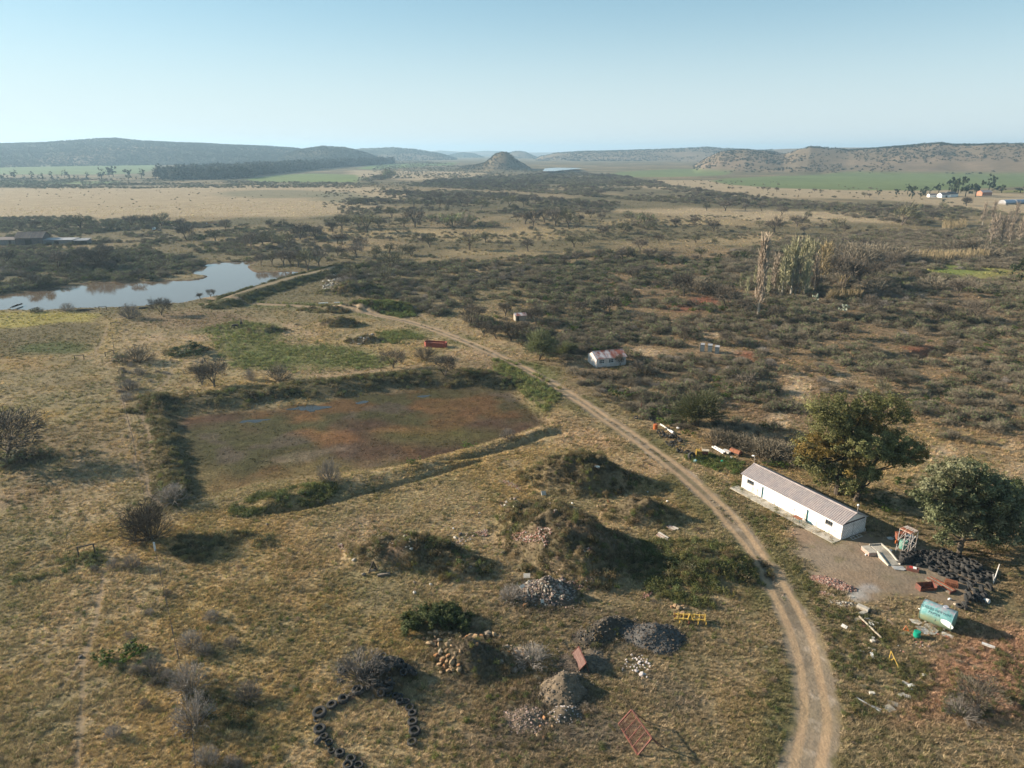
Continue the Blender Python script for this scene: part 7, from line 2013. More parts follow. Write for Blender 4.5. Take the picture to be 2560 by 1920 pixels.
lying(cE3, 800, 1530, 890, 1500, .9, .08, CONC, 'concrete_block', 'square grey slab at the lower right among weeds', 'slab', .05)
lying(cE3, 820, 1430, 960, 1470, .7, .06, CONC, 'concrete_block', 'broken grey slab above the square grey slab', 'slab', .02)
lying(cE3, 1275, 1085, 1320, 1080, .3, .15, CLOTHW, 'concrete_block', 'single white block right of the yellow triangle frame', 'block')
lying(cB2, 1855, 1045, 1965, 1085, .5, .08, PALESH, 'sheet', 'white sheet lying in dry grass at the right edge', 'sheet', .2)
lying(cE3, 820, 360, 910, 425, .35, .05, paint('pink_sheet', (.42, .30, .25)), 'sheet', 'pinkish sheet flat on the soil between planks and tank', 'sheet', .02)
for i_ in range(26):
    u_, v_ = cE3(870 + 760 * rnd.random(), 500 + 300 * rnd.random()); p = P(u_, v_)
    o = MB().rock((0, 0, .04), rnd.uniform(.08, .2), rnd).build('brick_fragment', [rnd.choice(BRICKR + [CONCL])]); o.location = p; tag(o, 'small brick or concrete fragment strewn below the turquoise tank', 'fragment', 'fragments strewn below the tank')
a3 = P(*cE3(835, 895)); b3_ = P(*cE3(990, 1020)); z_ = 1.15
tq = P0(*cE3(870, 762), Hs(a3.x, a3.y) + 1.3); tp = V(tq[0], tq[1], a3.z + 1.3)
t = thing('yellow_triangle', 'tall yellow steel triangle frame standing on the weedy verge', 'frame', a3)
e_ = b3_ - a3; tp = tp - a3; cm = e_.lerp(tp, .62)
for p_, q_, w in ((V(0, 0, 0), e_, .05), (V(0, 0, .05), tp, .06), (tp, e_, .09), (V(0, 0, .05), cm, .06), (cm.lerp(V(0, 0, 0), .35), cm.lerp(V(0, 0, 0), .35) + V(-.1, -.1, -.35), .04)): MB().bar(p_, q_, w).build('bar', [YEL], t)

# ---------------------------------------------------------------- yellow cultivator
p = P(*cE4(845, 225))
t = thing('cultivator', 'yellow tine cultivator frame standing in the grass by the slate heap', 'farm implement', p, -.12)
for y_ in (-.45, .45): MB().bar((-1.9, y_, .62), (1.9, y_ + .15, .62), .17).build('beam', [YEL], t)
for x_ in (-1.6, -.9, -.3, .4, 1.0, 1.7):
    MB().bar((x_, -.6, .66), (x_ + .25, .75, .66), .14).build('cross_bar', [YEL], t)
for i_, x_ in enumerate((-1.8, -1.3, -.75, -.2, .35, .9, 1.4, 1.85)):
    y_ = -.55 if i_ % 2 else .5
    MB().tube([(x_, y_, .62), (x_ + .04, y_ - .22, .5), (x_ + .02, y_ - .18, .22), (x_, y_ + .02, .0)], .07, 6).build('tine', [RUST if i_ % 3 == 0 else YEL], t)
for x_ in (-1.85, 1.75): MB().bar((x_, .1, 0), (x_, .1, 1.25), .09).build('post', [RUSTO if x_ < 0 else YEL], t)
for s_ in (-.35, .35): MB().bar((s_, -.5, .66), (0, .1, 1.15), .08).build('hitch_arm', [YEL], t)
MB().bar((0, .1, 1.15), (.2, .7, .66), .08).build('hitch_brace', [YEL], t)

# ---------------------------------------------------------------- sieve screens
def screen(lo0, lo1, hi0, hi1, hz, label, mat, bars, fill, legs, c_):
    a_ = P(*c_(*lo0)); b_ = P(*c_(*lo1))
    h0 = P0(*c_(*hi0), a_.z + hz); h1 = P0(*c_(*hi1), b_.z + hz)
    A, Bq, Dq, Cq = a_ + V(0, 0, .05), b_ + V(0, 0, .05), V(h0[0], h0[1], a_.z + hz), V(h1[0], h1[1], b_.z + hz)
    t = thing('sieve_screen', label, 'screen', a_)
    A, Bq, Cq, Dq = A - a_, Bq - a_, Cq - a_, Dq - a_
    for p_, q_ in ((A, Bq), (Bq, Cq), (Cq, Dq), (Dq, A)): MB().bar(p_, q_, .12).build('frame_bar', [mat], t)
    for k_ in bars: MB().bar(A.lerp(Bq, k_), Dq.lerp(Cq, k_), .065).build('cross_bar', [mat], t)
    up = V(0, 0, .02)
    if fill == 'mesh':
        g = MB(); n1, n2 = 22, 13
        for k_ in range(1, n1): g.bar(A.lerp(Bq, k_ / n1) + up, Dq.lerp(Cq, k_ / n1) + up, .014)
        for k_ in range(1, n2): g.bar(A.lerp(Dq, k_ / n2) + up, Bq.lerp(Cq, k_ / n2) + up, .014)
        g.build('wire_mesh', [RUSTR], t)['kind'] = 'stuff'
    else:
        n_ = (Bq - A).cross(Dq - A).normalized() * .015
        MB().add([A + n_, Bq + n_, Cq + n_, Dq + n_, A - n_, Bq - n_, Cq - n_, Dq - n_], [(0, 1, 2, 3), (7, 6, 5, 4), (0, 4, 5, 1), (1, 5, 6, 2), (2, 6, 7, 3), (3, 7, 4, 0)]).build('sheet', [fill], t)
        for k_ in (.5, .82): MB().bar(A.lerp(Dq, k_) + n_ * 2, Bq.lerp(Cq, k_) + n_ * 2, .03).build('seam', [paint('pale_seam', (.42, .27, .22))], t)
    for s_, e_ in legs:
        e2 = P(*c_(*e_)) - a_
        MB().bar(Dq.lerp(Cq, s_), e2, .08).build('leg', [mat], t)
    return t
t = screen((110, 1290), (310, 1612), (245, 1137), (455, 1432), 1.75, 'larger red-rust sieve screen propped on legs near the bottom edge', RUSTR, (.28, .52, .74), 'mesh', ((.02, (400, 1262)), (.98, (580, 1530)), (1.0, (525, 1510))), cE4)
screen((205, 567), (338, 886), (345, 417), (485, 722), 1.35, 'smaller red-brown sheet screen propped up by the gravel heap', RUSTR, (), paint('red_brown_sheet', (.135, .075, .062), (.11, .06, .052), .3, 2, .8), ((1.0, (535, 905)), (.02, (400, 560))), cE7)

# ---------------------------------------------------------------- heaps
def heap(name, label, c_, x_, y_, rx, ry, rot, h, mat, cat='heap', seed=0, bits=0, bit=(.05, .14), bmat=None, group=None, sharp=1.0):
    p0 = P0(*c_(x_, y_)); cx_, cy_ = p0
    rr = math.radians(rot); cs, sn = math.cos(rr), math.sin(rr)
    t = thing(name, label, cat, (cx_, cy_, Hs(cx_, cy_)), 0, group)
    n = 30; g = np.linspace(-1.15, 1.15, n)
    gx_, gy_ = np.meshgrid(g, g)
    lx, ly = gx_ * rx, gy_ * ry
    wx_ = cx_ + lx * cs - ly * sn; wy_ = cy_ + lx * sn + ly * cs
    gz_ = H(wx_.ravel(), wy_.ravel()).reshape(n, n)
    q = np.hypot(gx_, gy_) * (1 + .8 * (fbm(wx_, wy_, max(rx, ry) * .5, 3, 700 + seed) - .5))
    def hh(q_, X, Y): return h * np.clip(1 - q_ ** sharp, 0, 1) * (1 + .5 * (fbm(X, Y, .9, 3, 720 + seed) - .5)) + .10 * (fbm(X, Y, .35, 2, 730 + seed) - .5) * (q_ < 1)
    hz_ = hh(q, wx_, wy_)
    Zt = gz_ + np.where(q < 1.0, hz_, -.12)
    base = t.location.z
    vs = np.stack([wx_ - cx_, wy_ - cy_, Zt - base], -1).reshape(-1, 3)
    ix = np.arange(n * n).reshape(n, n)
    f = np.stack([ix[:-1, :-1], ix[:-1, 1:], ix[1:, 1:], ix[1:, :-1]], -1).reshape(-1, 4)
    keep = (q[:-1, :-1] < 1.12).ravel()
    me = mesh_np('heap_body', vs, f[keep], mat, None, True)
    ob = bpy.data.objects.new('heap_body', me); COL.objects.link(ob); ob.parent = t
    if bits:
        mb = MB(); r2 = random.Random(seed + 5)
        for _ in range(bits):
            a_ = r2.uniform(0, 6.28); qq = math.sqrt(r2.random()) * 1.08
            X, Y = qq * math.cos(a_), qq * math.sin(a_)
            lx_, ly_ = X * rx, Y * ry
            w1, w2 = cx_ + lx_ * cs - ly_ * sn, cy_ + lx_ * sn + ly_ * cs
            qv = qq * (1 + .8 * (float(fbm(np.array([w1]), np.array([w2]), max(rx, ry) * .5, 3, 700 + seed)[0]) - .5))
            z = Hs(w1, w2) + (float(hh(np.array([qv]), np.array([w1]), np.array([w2]))[0]) if qv < 1 else 0) - base
            mb.rock((w1 - cx_, w2 - cy_, z + .02), r2.uniform(*bit) * (1.6 if r2.random() < .08 else 1), r2, r2.randrange(len(bmat)), flat=r2.uniform(.35, .8), rot=Matrix.Rotation(r2.uniform(0, 6.28), 3, 'Z') @ Matrix.Rotation(r2.gauss(0, .6), 3, 'X'))
        mb.build('loose_stones', bmat, t)['kind'] = 'stuff'
    return t
H1 = heap('rubble_heap', 'tall grey heap of broken concrete and stone with upright slabs', cB4, 1170, 225, 3.4, 2.6, -15, 2.4, GRAVEL, seed=1, bits=900, bit=(.07, .24), bmat=[RUBBLE, CONC, BRICKR[1], W_DARK])
H2 = heap('slate_heap', 'dark blue-grey slate heap left of the yellow cultivator', cB4, 1755, 470, 3.9, 2.8, -20, 1.6, SLATE, seed=2, bits=900, bit=(.05, .16), bmat=[SLATE, GRAVEL, paint('blue_slate', (.05, .055, .06))])
heap('soil_heap', 'dark crumbly soil bank behind the smaller screen', cB4, 1490, 430, 3.9, 1.9, 22, 1.6, DARKS, seed=3, bits=420, bit=(.05, .2), bmat=[DARKS, SLATE, SOIL])
heap('soil_heap', 'steep pale-sided soil heap with a black shaded flank', cB4, 1255, 760, 3.1, 2.5, 60, 2.1, SOIL, seed=4, bits=420, bit=(.05, .18), bmat=[SOIL, RUBBLE])
heap('gravel_heap', 'low pinkish gravel heap beside the row of stones', cB4, 1050, 920, 2.5, 2.0, 0, .6, GRAVEL, seed=5, bits=520, bit=(.05, .12), bmat=[GRAVEL, RUBBLE, BRICKR[1]])
heap('gravel_heap', 'small dark gravel heap with white scraps by the steep soil heap', cB4, 1265, 890, 1.9, 1.3, 10, .8, SOIL, seed=6, bits=200, bit=(.04, .12), bmat=[SLATE, RUBBLE, WHITEST])
heap('gravel_heap', 'gravel spill at the low edge of the smaller screen', cE7, 210, 740, 1.3, 2.0, 30, .5, GRAVEL, seed=7, bits=260, bit=(.03, .09), bmat=[GRAVEL, RUBBLE])
heap('gravel_heap', 'dark stony spill right of the smaller screen', cE7, 620, 640, 1.8, 2.2, 0, .5, SOIL, seed=8, bits=260, bit=(.04, .14), bmat=[SLATE, RUBBLE, SOIL])
heap('brick_heap', 'heap of broken red bricks at the edge of the yard', cB1, 830, 1290, 2.3, 1.15, -28, .45, BRICKR[2], seed=9, bits=520, bit=(.07, .14), bmat=BRICKR)
heap('brick_heap', 'smaller heap of pinkish broken bricks next to the white ash', cB1, 945, 1335, 1.3, .85, -15, .4, BRICKR[2], seed=10, bits=260, bit=(.07, .14), bmat=BRICKR)
heap('brick_heap', 'thin scatter of broken bricks below the main brick heap', cB1, 805, 1375, 1.1, .55, -25, .12, BRICKR[2], seed=11, bits=90, bit=(.06, .13), bmat=BRICKR)
heap('rubble_heap', 'grey lumps of rubble at the weedy corner of the yard', cE1, 390, 870, 1.8, .7, -20, .25, GRAVEL, seed=12, bits=90, bit=(.08, .2), bmat=[RUBBLE, CONC])
for x_, y_, a_, tl, sz, lb in ((1055, 155, 0, .4, (.9, .7, .12), 'grey slab on the left shoulder of the grey rubble heap'), (1155, 245, .3, 1.0, (.75, .95, .1), 'upright pale slab on the face of the grey rubble heap'), (1140, 280, .2, .9, (.4, .5, .1), 'small upright slab at the foot of the grey rubble heap'),
                               (1030, 215, .8, .35, (.8, .5, .1), 'tilted slab low on the left side of the grey rubble heap'), (1090, 205, 1.2, .4, (.7, .5, .1), 'tilted slab in the middle of the grey rubble heap')):
    o = MB().box((0, 0, 0), sz).build('broken_slab', [CONCL]); p = P(*cB4(x_, y_)); o.location = p + V(0, -.2, .8 if y_ < 260 else .35); o.rotation_euler = (tl, 0, a_); tag(o, lb, 'slab')

ROCKS = []
for i_ in range(14):
    ROCKS.append(MB().rock((0, 0, 0), .5, rnd, flat=rnd.uniform(.45, .8), rot=Matrix.Identity(3)).mesh('stone', [SANDST[(0, 1, 0, 2, 1, 3)[i_ % 6]]]))
WROCKS = [MB().rock((0, 0, 0), .5, rnd, flat=rnd.uniform(.5, .8), rot=Matrix.Identity(3)).mesh('stone', [WHITEST]) for _ in range(5)]
def stones(name, label, c_, spots, cat='stone pile', rocks=None, lift=.5):
    """a pile: each stone is a part; spots = (x, y, radius px)"""
    w = [P(*c_(x_, y_)) for x_, y_, _ in spots]
    t = thing(name, label, cat, w[0])
    for (x_, y_, r_), p in zip(spots, w):
        k = 2.3 * r_ * c_k[c_] * mpp(p)
        o = copy_part(rnd.choice(rocks or ROCKS), 'stone', t, p - w[0] + V(0, 0, k * .27), (rnd.gauss(0, .35), rnd.gauss(0, .35), rnd.uniform(0, 6.28)), k)
    return t
c_k = {cB4: .45208, cB5: .28933, cD6: .3255, cE7: .13562, cD5: .28933, cE4: .24121}
st1 = [(1300, 370, 26), (1350, 360, 26), (1395, 370, 22), (1280, 415, 22), (1240, 410, 16), (1430, 355, 22), (1470, 365, 20), (1520, 375, 26), (1295, 460, 34), (1335, 465, 24), (1375, 425, 22), (1380, 470, 26), (1455, 470, 30), (1490, 480, 22), (1350, 555, 24), (1390, 535, 36), (1440, 520, 26),
       (1410, 580, 22), (1450, 560, 22), (1400, 600, 22), (1375, 635, 24), (1430, 655, 24), (1445, 610, 24), (1490, 620, 28), (1500, 580, 22), (1460, 690, 26), (1500, 685, 24), (1550, 680, 28), (1545, 640, 20), (1390, 705, 18), (1480, 655, 18), (1620, 395, 24), (1650, 385, 26), (1690, 405, 36), (1740, 390, 22), (1740, 415, 24),
       (1800, 380, 34), (1850, 380, 26), (1890, 395, 22), (1700, 460, 18), (1560, 400, 20), (1590, 420, 18), (1520, 540, 20), (1560, 520, 18), (1250, 440, 14), (1350, 500, 18), (1420, 490, 18), (1470, 430, 18), (1540, 455, 16), (1340, 400, 18), (1660, 420, 18), (1625, 430, 18)]
stones('stone_pile', 'large spread pile of tan and orange sandstone blocks round an earth heap', cB5, st1)
st2 = [(1935, 490, 26), (1965, 485, 22), (1990, 510, 26), (1960, 560, 26), (2010, 550, 28), (2045, 535, 26), (2080, 510, 30), (2050, 500, 22), (2120, 530, 28), (2100, 555, 24), (1930, 540, 22), (2000, 480, 18), (2020, 580, 18), (2060, 570, 20), (1975, 535, 22), (2140, 555, 22), (2030, 515, 22)]
stones('stone_pile', 'smaller pile of pale tan sandstone blocks right of the large one', cB5, st2)
st3 = [(840, 540, 16), (865, 510, 16), (850, 575, 18), (800, 500, 12), (830, 570, 12), (880, 555, 12), (810, 550, 12), (780, 545, 10), (930, 525, 10)]
stones('stone_pile', 'orange and tan stones on the left shoulder of the small shrubby mound', cD6, st3)
stones('stone_pile', 'rust-orange stones at the shrubby mound edge above the yellow cultivator', cE4, [(690, 75, 26), (735, 95, 28), (795, 100, 24), (660, 80, 16), (715, 60, 20), (770, 70, 20), (770, 160, 34)])
wst = [(1405, 885, 42), (1500, 950, 52), (1560, 940, 30), (1600, 990, 26), (1350, 870, 24), (1470, 710, 30), (1450, 740, 28), (1420, 670, 24), (1320, 580, 24), (1510, 590, 18), (1590, 720, 32), (1640, 740, 26), (1220, 670, 24), (1240, 710, 22), (1620, 850, 22), (1480, 810, 26), (1370, 800, 26), (1390, 640, 20), (1345, 650, 22),
       (1550, 650, 20), (1660, 790, 24), (1420, 820, 20), (1300, 800, 18), (1160, 830, 18), (1150, 855, 16), (1460, 620, 18), (1340, 760, 20), (1400, 760, 20), (1540, 770, 22), (1570, 820, 20), (1440, 870, 20), (1480, 760, 20), (1530, 700, 22), (1600, 660, 18), (1500, 660, 20), (1210, 750, 18), (1230, 790, 14)]
stones('rubble_pile', 'small pile of whitish broken stones on the grass below the slate heap', cE7, wst, 'stone pile', WROCKS)
stones('stone_pile', 'row of stones at the foot of the pinkish gravel heap', cB4, [(1105, 945, 16), (1150, 930, 16), (1185, 935, 12), (1130, 970, 10), (1195, 970, 12), (1115, 1020, 12), (1150, 1035, 12), (1060, 995, 10)])
for c_, x_, y_, r_, mt, lb in ((cB4, 1050, 300, 20, SANDST[2], 'lone orange stone below the grey rubble heap'), (cB4, 990, 660, 22, SANDST[3], 'lone grey boulder right of the sandstone pile'), (cB4, 915, 610, 18, SANDST[3], 'flat grey stone between the two sandstone piles'), (cD5, 1075, 855, 22, W_DARK, 'dark lump on the saddle between the shrubby mounds'),
                               (cD5, 1445, 1015, 26, BRICKR[1], 'pinkish boulder at the foot of the central mound'), (cD5, 680, 1360, 20, CONCL, 'white block in the grass left of the wide green bush'), (cD5, 680, 1270, 18, RUBBLE, 'grey-white block above the white one near the wide green bush'), (cD5, 820, 1290, 20, CONCL, 'small pale block right of the grey-white one'),
                               (cD5, 1015, 803, 12, CLOTHW, 'tiny white stone on the golden slope'), (cD5, 505, 885, 18, CONCL, 'pale block on top of the left mound'), (cD5, 650, 980, 18, CONCL, 'pale block on the flank of the left mound'), (cD5, 245, 910, 14, CONCL, 'pale stone at the left foot of the left mound'),
                               (cD5, 155, 1075, 20, CONCL, 'pale upright stone left of the left mound'), (cD5, 1240, 672, 14, CONCL, 'pale stone at the left foot of the central mound'), (cD5, 1545, 620, 20, CONCL, 'pale stone on the central mound crest'), (cD5, 1030, 885, 24, CONCL, 'large pale stone on the saddle of the mounds'), (cD5, 1160, 1140, 20, RUBBLE, 'upright grey stone on the low hump'),
                               (cD6, 1165, 435, 10, CONCL, 'small pale stone on the pink grass slope'), (cD6, 1315, 505, 10, CLOTHW, 'small white stone on the grass near the track'), (cD6, 585, 520, 10, CLOTHW, 'small white scrap between the two big mounds'), (cD6, 595, 560, 18, BRICKR[1], 'pink stone between the two big mounds'), (cD6, 1620, 812, 12, PALESH, 'pale scrap on the right mound'), (cC4, 530, 1130, 10, SANDST[1], 'small cream stone by the green bank'), (cC4, 685, 1175, 10, RUBBLE, 'grey stone below the basin bank')):
    p = P(*c_(x_, y_)); k_ = {cB4: .45208, cD5: .28933, cD6: .3255, cC4: .4792}[c_]
    o = MB().rock((0, 0, 0), .5, rnd, flat=.65).build('stone', [mt]); o.scale = (2 * r_ * k_ * mpp(p),) * 3; o.location = p + V(0, 0, .12); tag(o, lb, 'stone')
o = MB().box((0, 0, 0), (.95, .75, .08)).build('broken_slab', [CONCL]); p = P(*cD6(365, 455)); o.location = p + V(0, 0, .4); o.rotation_euler = (.9, .2, .6); tag(o, 'square pale slab standing upright between the two big mounds', 'slab')
o = MB().box((0, 0, 0), (.9, .4, .1)).build('blue_sheet', [paint('pale_blue_panel', (.45, .62, .64), (.6, .7, .7), .4, 2, .5)]); p = P(*cD6(775, 258)); o.location = p + V(0, 0, .55); o.rotation_euler = (.6, .1, -.5); tag(o, 'pale blue panel lying among shrubs on the back mound', 'panel')
for x_, y_, l_, a_, lb in ((1275, 780, 2.2, -1.0, 'pinkish concrete slab pieces below the small shrubby mound'), (1355, 715, 1.8, -.9, 'brown slab beside the pinkish pieces')):
    p = P(*cD6(x_, y_)); t = thing('slab_pile', lb, 'slab pile', p, a_)
    for k_ in range(4): MB().box((rnd.uniform(-.3, .3), -.3 + .22 * k_, .12 + .05 * k_), (l_ * rnd.uniform(.6, 1), .3, .12), Matrix.Rotation(rnd.uniform(-.15, .15), 3, 'Y')).build('slab', [(BRICKR[1], CONCL)[k_ % 2]], t)
# brick rubble strewn on the mounds
def strew(label, c_, pts, n, mats, s=(.07, .16)):
    rg = R(c_, pts, 2); b_ = rg.b; mb = MB(); r2 = random.Random(n + int(pts[0][0])); k = 0
    w = [P(*c_(*q)) for q in pts]; ce = sum(w, V(0, 0, 0)) / len(w)
    xs = [q.x for q in w]; ys = [q.y for q in w]; poly = [(q.x, q.y) for q in w]; rg = Region(poly, 2)
    X = RNG.uniform(min(xs), max(xs), n * 6); Y = RNG.uniform(min(ys), max(ys), n * 6)
    kk = rg.sd(X, Y) > 0; X, Y = X[kk][:n], Y[kk][:n]
    if not len(X): return
    Zq = H(X, Y)
    for x_, y_, z in zip(X, Y, Zq):
        mb.rock((x_ - ce.x, y_ - ce.y, z - ce.z + .12), r2.uniform(*s), r2, r2.randrange(len(mats)), flat=r2.uniform(.4, .7))
    o = mb.build('brick_rubble', mats); o.location = ce; o['kind'] = 'stuff'; o['label'] = label
RB = BRICKR + [BRICKR[0], CONCL]
strew('strip of red and white brick rubble at the left foot of the back mound', cD5, [(1440, 380), (1500, 395), (1600, 450), (1590, 475), (1520, 450), (1450, 410)], 110, RB)
strew('red brick rubble on the face of the central mound', cD5, [(1430, 860), (1600, 840), (1720, 850), (1800, 790), (1870, 830), (1830, 920), (1790, 980), (1700, 920), (1560, 910)], 330, RB, (.08, .2))
strew('pink brick rubble left of the central mound', cD5, [(1190, 830), (1310, 810), (1310, 870), (1230, 870)], 90, RB)
strew('purple-red bricks along the crest of the central mound', cD5, [(1740, 560), (1830, 590), (1930, 690), (1890, 710), (1840, 620), (1760, 590)], 110, RB)
strew('brick rubble in the grass left of the left mound', cD5, [(10, 930), (60, 940), (140, 1000), (130, 1040), (40, 1000)], 70, RB)
strew('red bricks on the right flank of the central mound', cD6, [(660, 880), (760, 870), (760, 900), (680, 900)], 40, RB)
strew('red rubble at the foot of the right mound', cD6, [(1100, 1250), (1150, 1200), (1230, 1170), (1220, 1200), (1150, 1250)], 60, [BRICKR[0], BRICKR[2]])
strew('stones along the lower left flank of the central mound', cD5, [(980, 890), (1100, 850), (1200, 840), (1180, 900), (1080, 960), (1000, 940)], 60, [RUBBLE, CONCL, BRICKR[1]], (.08, .22))
strew('pale stones strewn over the left mound', cD5, [(330, 870), (450, 850), (620, 900), (740, 960), (640, 1000), (380, 920)], 60, [CONCL, RUBBLE], (.08, .2))
strew('purple-red bricks below the right flank of the central mound', cD6, [(560, 1130), (760, 1080), (760, 1180), (660, 1200)], 60, RB)
strew('dark spoil strewn between the soil bank and the steep soil heap', cB4, [(1240, 470), (1420, 500), (1480, 640), (1380, 820), (1430, 880), (1200, 900), (1150, 960), (980, 900), (1120, 800), (1180, 640)], 420, [DARKS, SOIL, RUBBLE], (.05, .17))
strew('grey rubble strewn round the foot of the grey heap', cB4, [(980, 200), (1150, 80), (1330, 150), (1320, 320), (1100, 330)], 200, [RUBBLE, DARKS, BRICKR[1]], (.06, .18))
strew('rubble on the ridge between the two big mounds', cD6, [(20, 510), (160, 470), (180, 540), (60, 560)], 40, [RUBBLE, CONCL, BRICKR[1]], (.1, .25))
# broken timber frame at the left mound
p = P(*cD5(320, 1180)); t = thing('broken_trestle', 'dark broken triangular timber frame at the foot of the left mound', 'frame', p, .2)
for a_, b_ in (((-.6, 0, 0), (.1, .2, 1.6)), ((.7, 0, 0), (.1, .2, 1.6)), ((-.5, -.05, .5), (.6, -.05, .5)), ((-.6, -.1, .1), (.5, -.1, .75))): MB().bar(a_, b_, .13).build('beam', [WOODD], t)
MB().box((.0, -.2, .45), (.7, .1, .3)).build('board', [WOOD], t)
lying(cD5, 360, 1215, 470, 1195, .35, .3, WOOD, 'log', 'grey log lying below the broken timber frame', 'log')
o = MB().rock((0, 0, .2), .35, rnd).build('stump', [WOOD]); o.location = P(*cD5(240, 1205)); tag(o, 'weathered stump left of the broken timber frame', 'stump')

# ---------------------------------------------------------------- scrap row
p = P(*cD1(510, 350)); o = MB().tube([(0, 0, 0), (0, 0, .05), (0, 0, .6), (0, 0, 1.15), (0, 0, 1.2)], [.40, .45, .47, .45, .38], 18).build('orange_drum', [ORANGE]); o.location = p; tag(o, 'bright orange drum at the upper end of the scrap row', 'drum')
p = P(*cD1(590, 300)); q = P(*cD1(800, 432)); rz_, l_ = frame_from(p, q)
t = thing('pipe', 'long sagging whitish pipe lying behind the orange drum', 'pipe', p, rz_)
MB().tube([(0, 0, .5), (l_ * .3, .1, .45), (l_ * .6, 0, .35), (l_ * .78, 0, .4)], .17, 10).build('grey_section', [PALESH], t); MB().tube([(l_ * .78, 0, .42), (l_, 0, .4)], .26, 10).build('white_section', [CLOTHW], t)
p = P(*cD1(1215, 790)); t = thing('engine_housing', 'faded yellow engine housing with rusty frame on the scrap row', 'machine', p, -.15)
MB().box((0, 0, .75), (1.1, 1.2, 1.2)).build('housing', [YELD], t); MB().box((1.1, .1, .95), (1.1, .9, .7)).build('radiator', [RUST], t); MB().box((.5, 0, .25), (2.6, .5, .2)).build('chassis', [WOODD], t)
MB().tube([(0.2, .1, 1.35), (.2, .1, 1.75)], .06, 8).build('exhaust', [RUST], t); MB().box((1.15, .1, 1.34), (1.3, 1.0, .06)).build('top_plate', [WOODL], t)
for i_, (x0_, y0_, x1_, y1_, lb) in enumerate(((1430, 660, 1600, 760, 'long white beam at the back of the scrap row'), (1470, 655, 1640, 750, 'second white beam beside the first on the scrap row'), (1500, 690, 1610, 770, 'third shorter white beam in front of the two'))):
    lying(cD1, x0_, y0_, x1_, y1_, .22, .22, CLOTHW, 'white_beam', lb, 'beam', .35)
lying(cD1, 1610, 715, 1720, 760, .9, .3, PALESH, 'pale_sheet', 'pale greenish panel right of the white beams', 'panel', .3)
p = P(*cD1(1735, 730)); q = P(*cD1(1890, 790)); rz_, l_ = frame_from(p, q)
t = thing('rusty_bonnet', 'rounded orange rusty vehicle bonnet at the lower end of the scrap row', 'bonnet', p, rz_)
vs = []; fs = []
for i in range(5):
    for k_ in range(9):
        a_ = PI * k_ / 8
        vs.append(V(l_ * i / 4, .55 * math.cos(a_), .55 + .6 * math.sin(a_)))
for i in range(4):
    for k_ in range(8): fs.append((i * 9 + k_, (i + 1) * 9 + k_, (i + 1) * 9 + k_ + 1, i * 9 + k_ + 1))
fs += [tuple(range(9)), tuple(range(36, 45))[::-1]]
MB().add(vs, fs).build('shell', [RUSTO], t); MB().box((l_ / 2, 0, .28), (l_ * .9, .8, .5)).build('underframe', [WOODD], t)
for x_, y_, s_, mt, lb in ((1160, 880, .45, TEALL, 'teal lump in the weeds below the tractor tyre'), (1600, 885, .4, GREENP, 'green plastic container in the weeds under the white beams'), (1745, 825, .3, CLOTHW, 'white can under the orange bonnet'), (875, 345, .4, CLOTHW, 'white object in the bushes behind the scrap row'), (1240, 895, .3, PALESH, 'grey fragment right of the teal lump'), (1420, 850, .35, WOODD, 'dark scrap lump left of the green container')):
    o = MB().rock((0, 0, .25), s_, rnd, flat=.8).build('scrap', [mt]); o.location = P(*cD1(x_, y_)); tag(o, lb, 'scrap')
o = MB().bar((0, 0, 0), (.12, 0, 1.8), .2).build('pole', [POLEB]); o.location = P(*cD1(272, 45)); tag(o, 'short brown pole beside the bushes above the scrap row', 'pole')

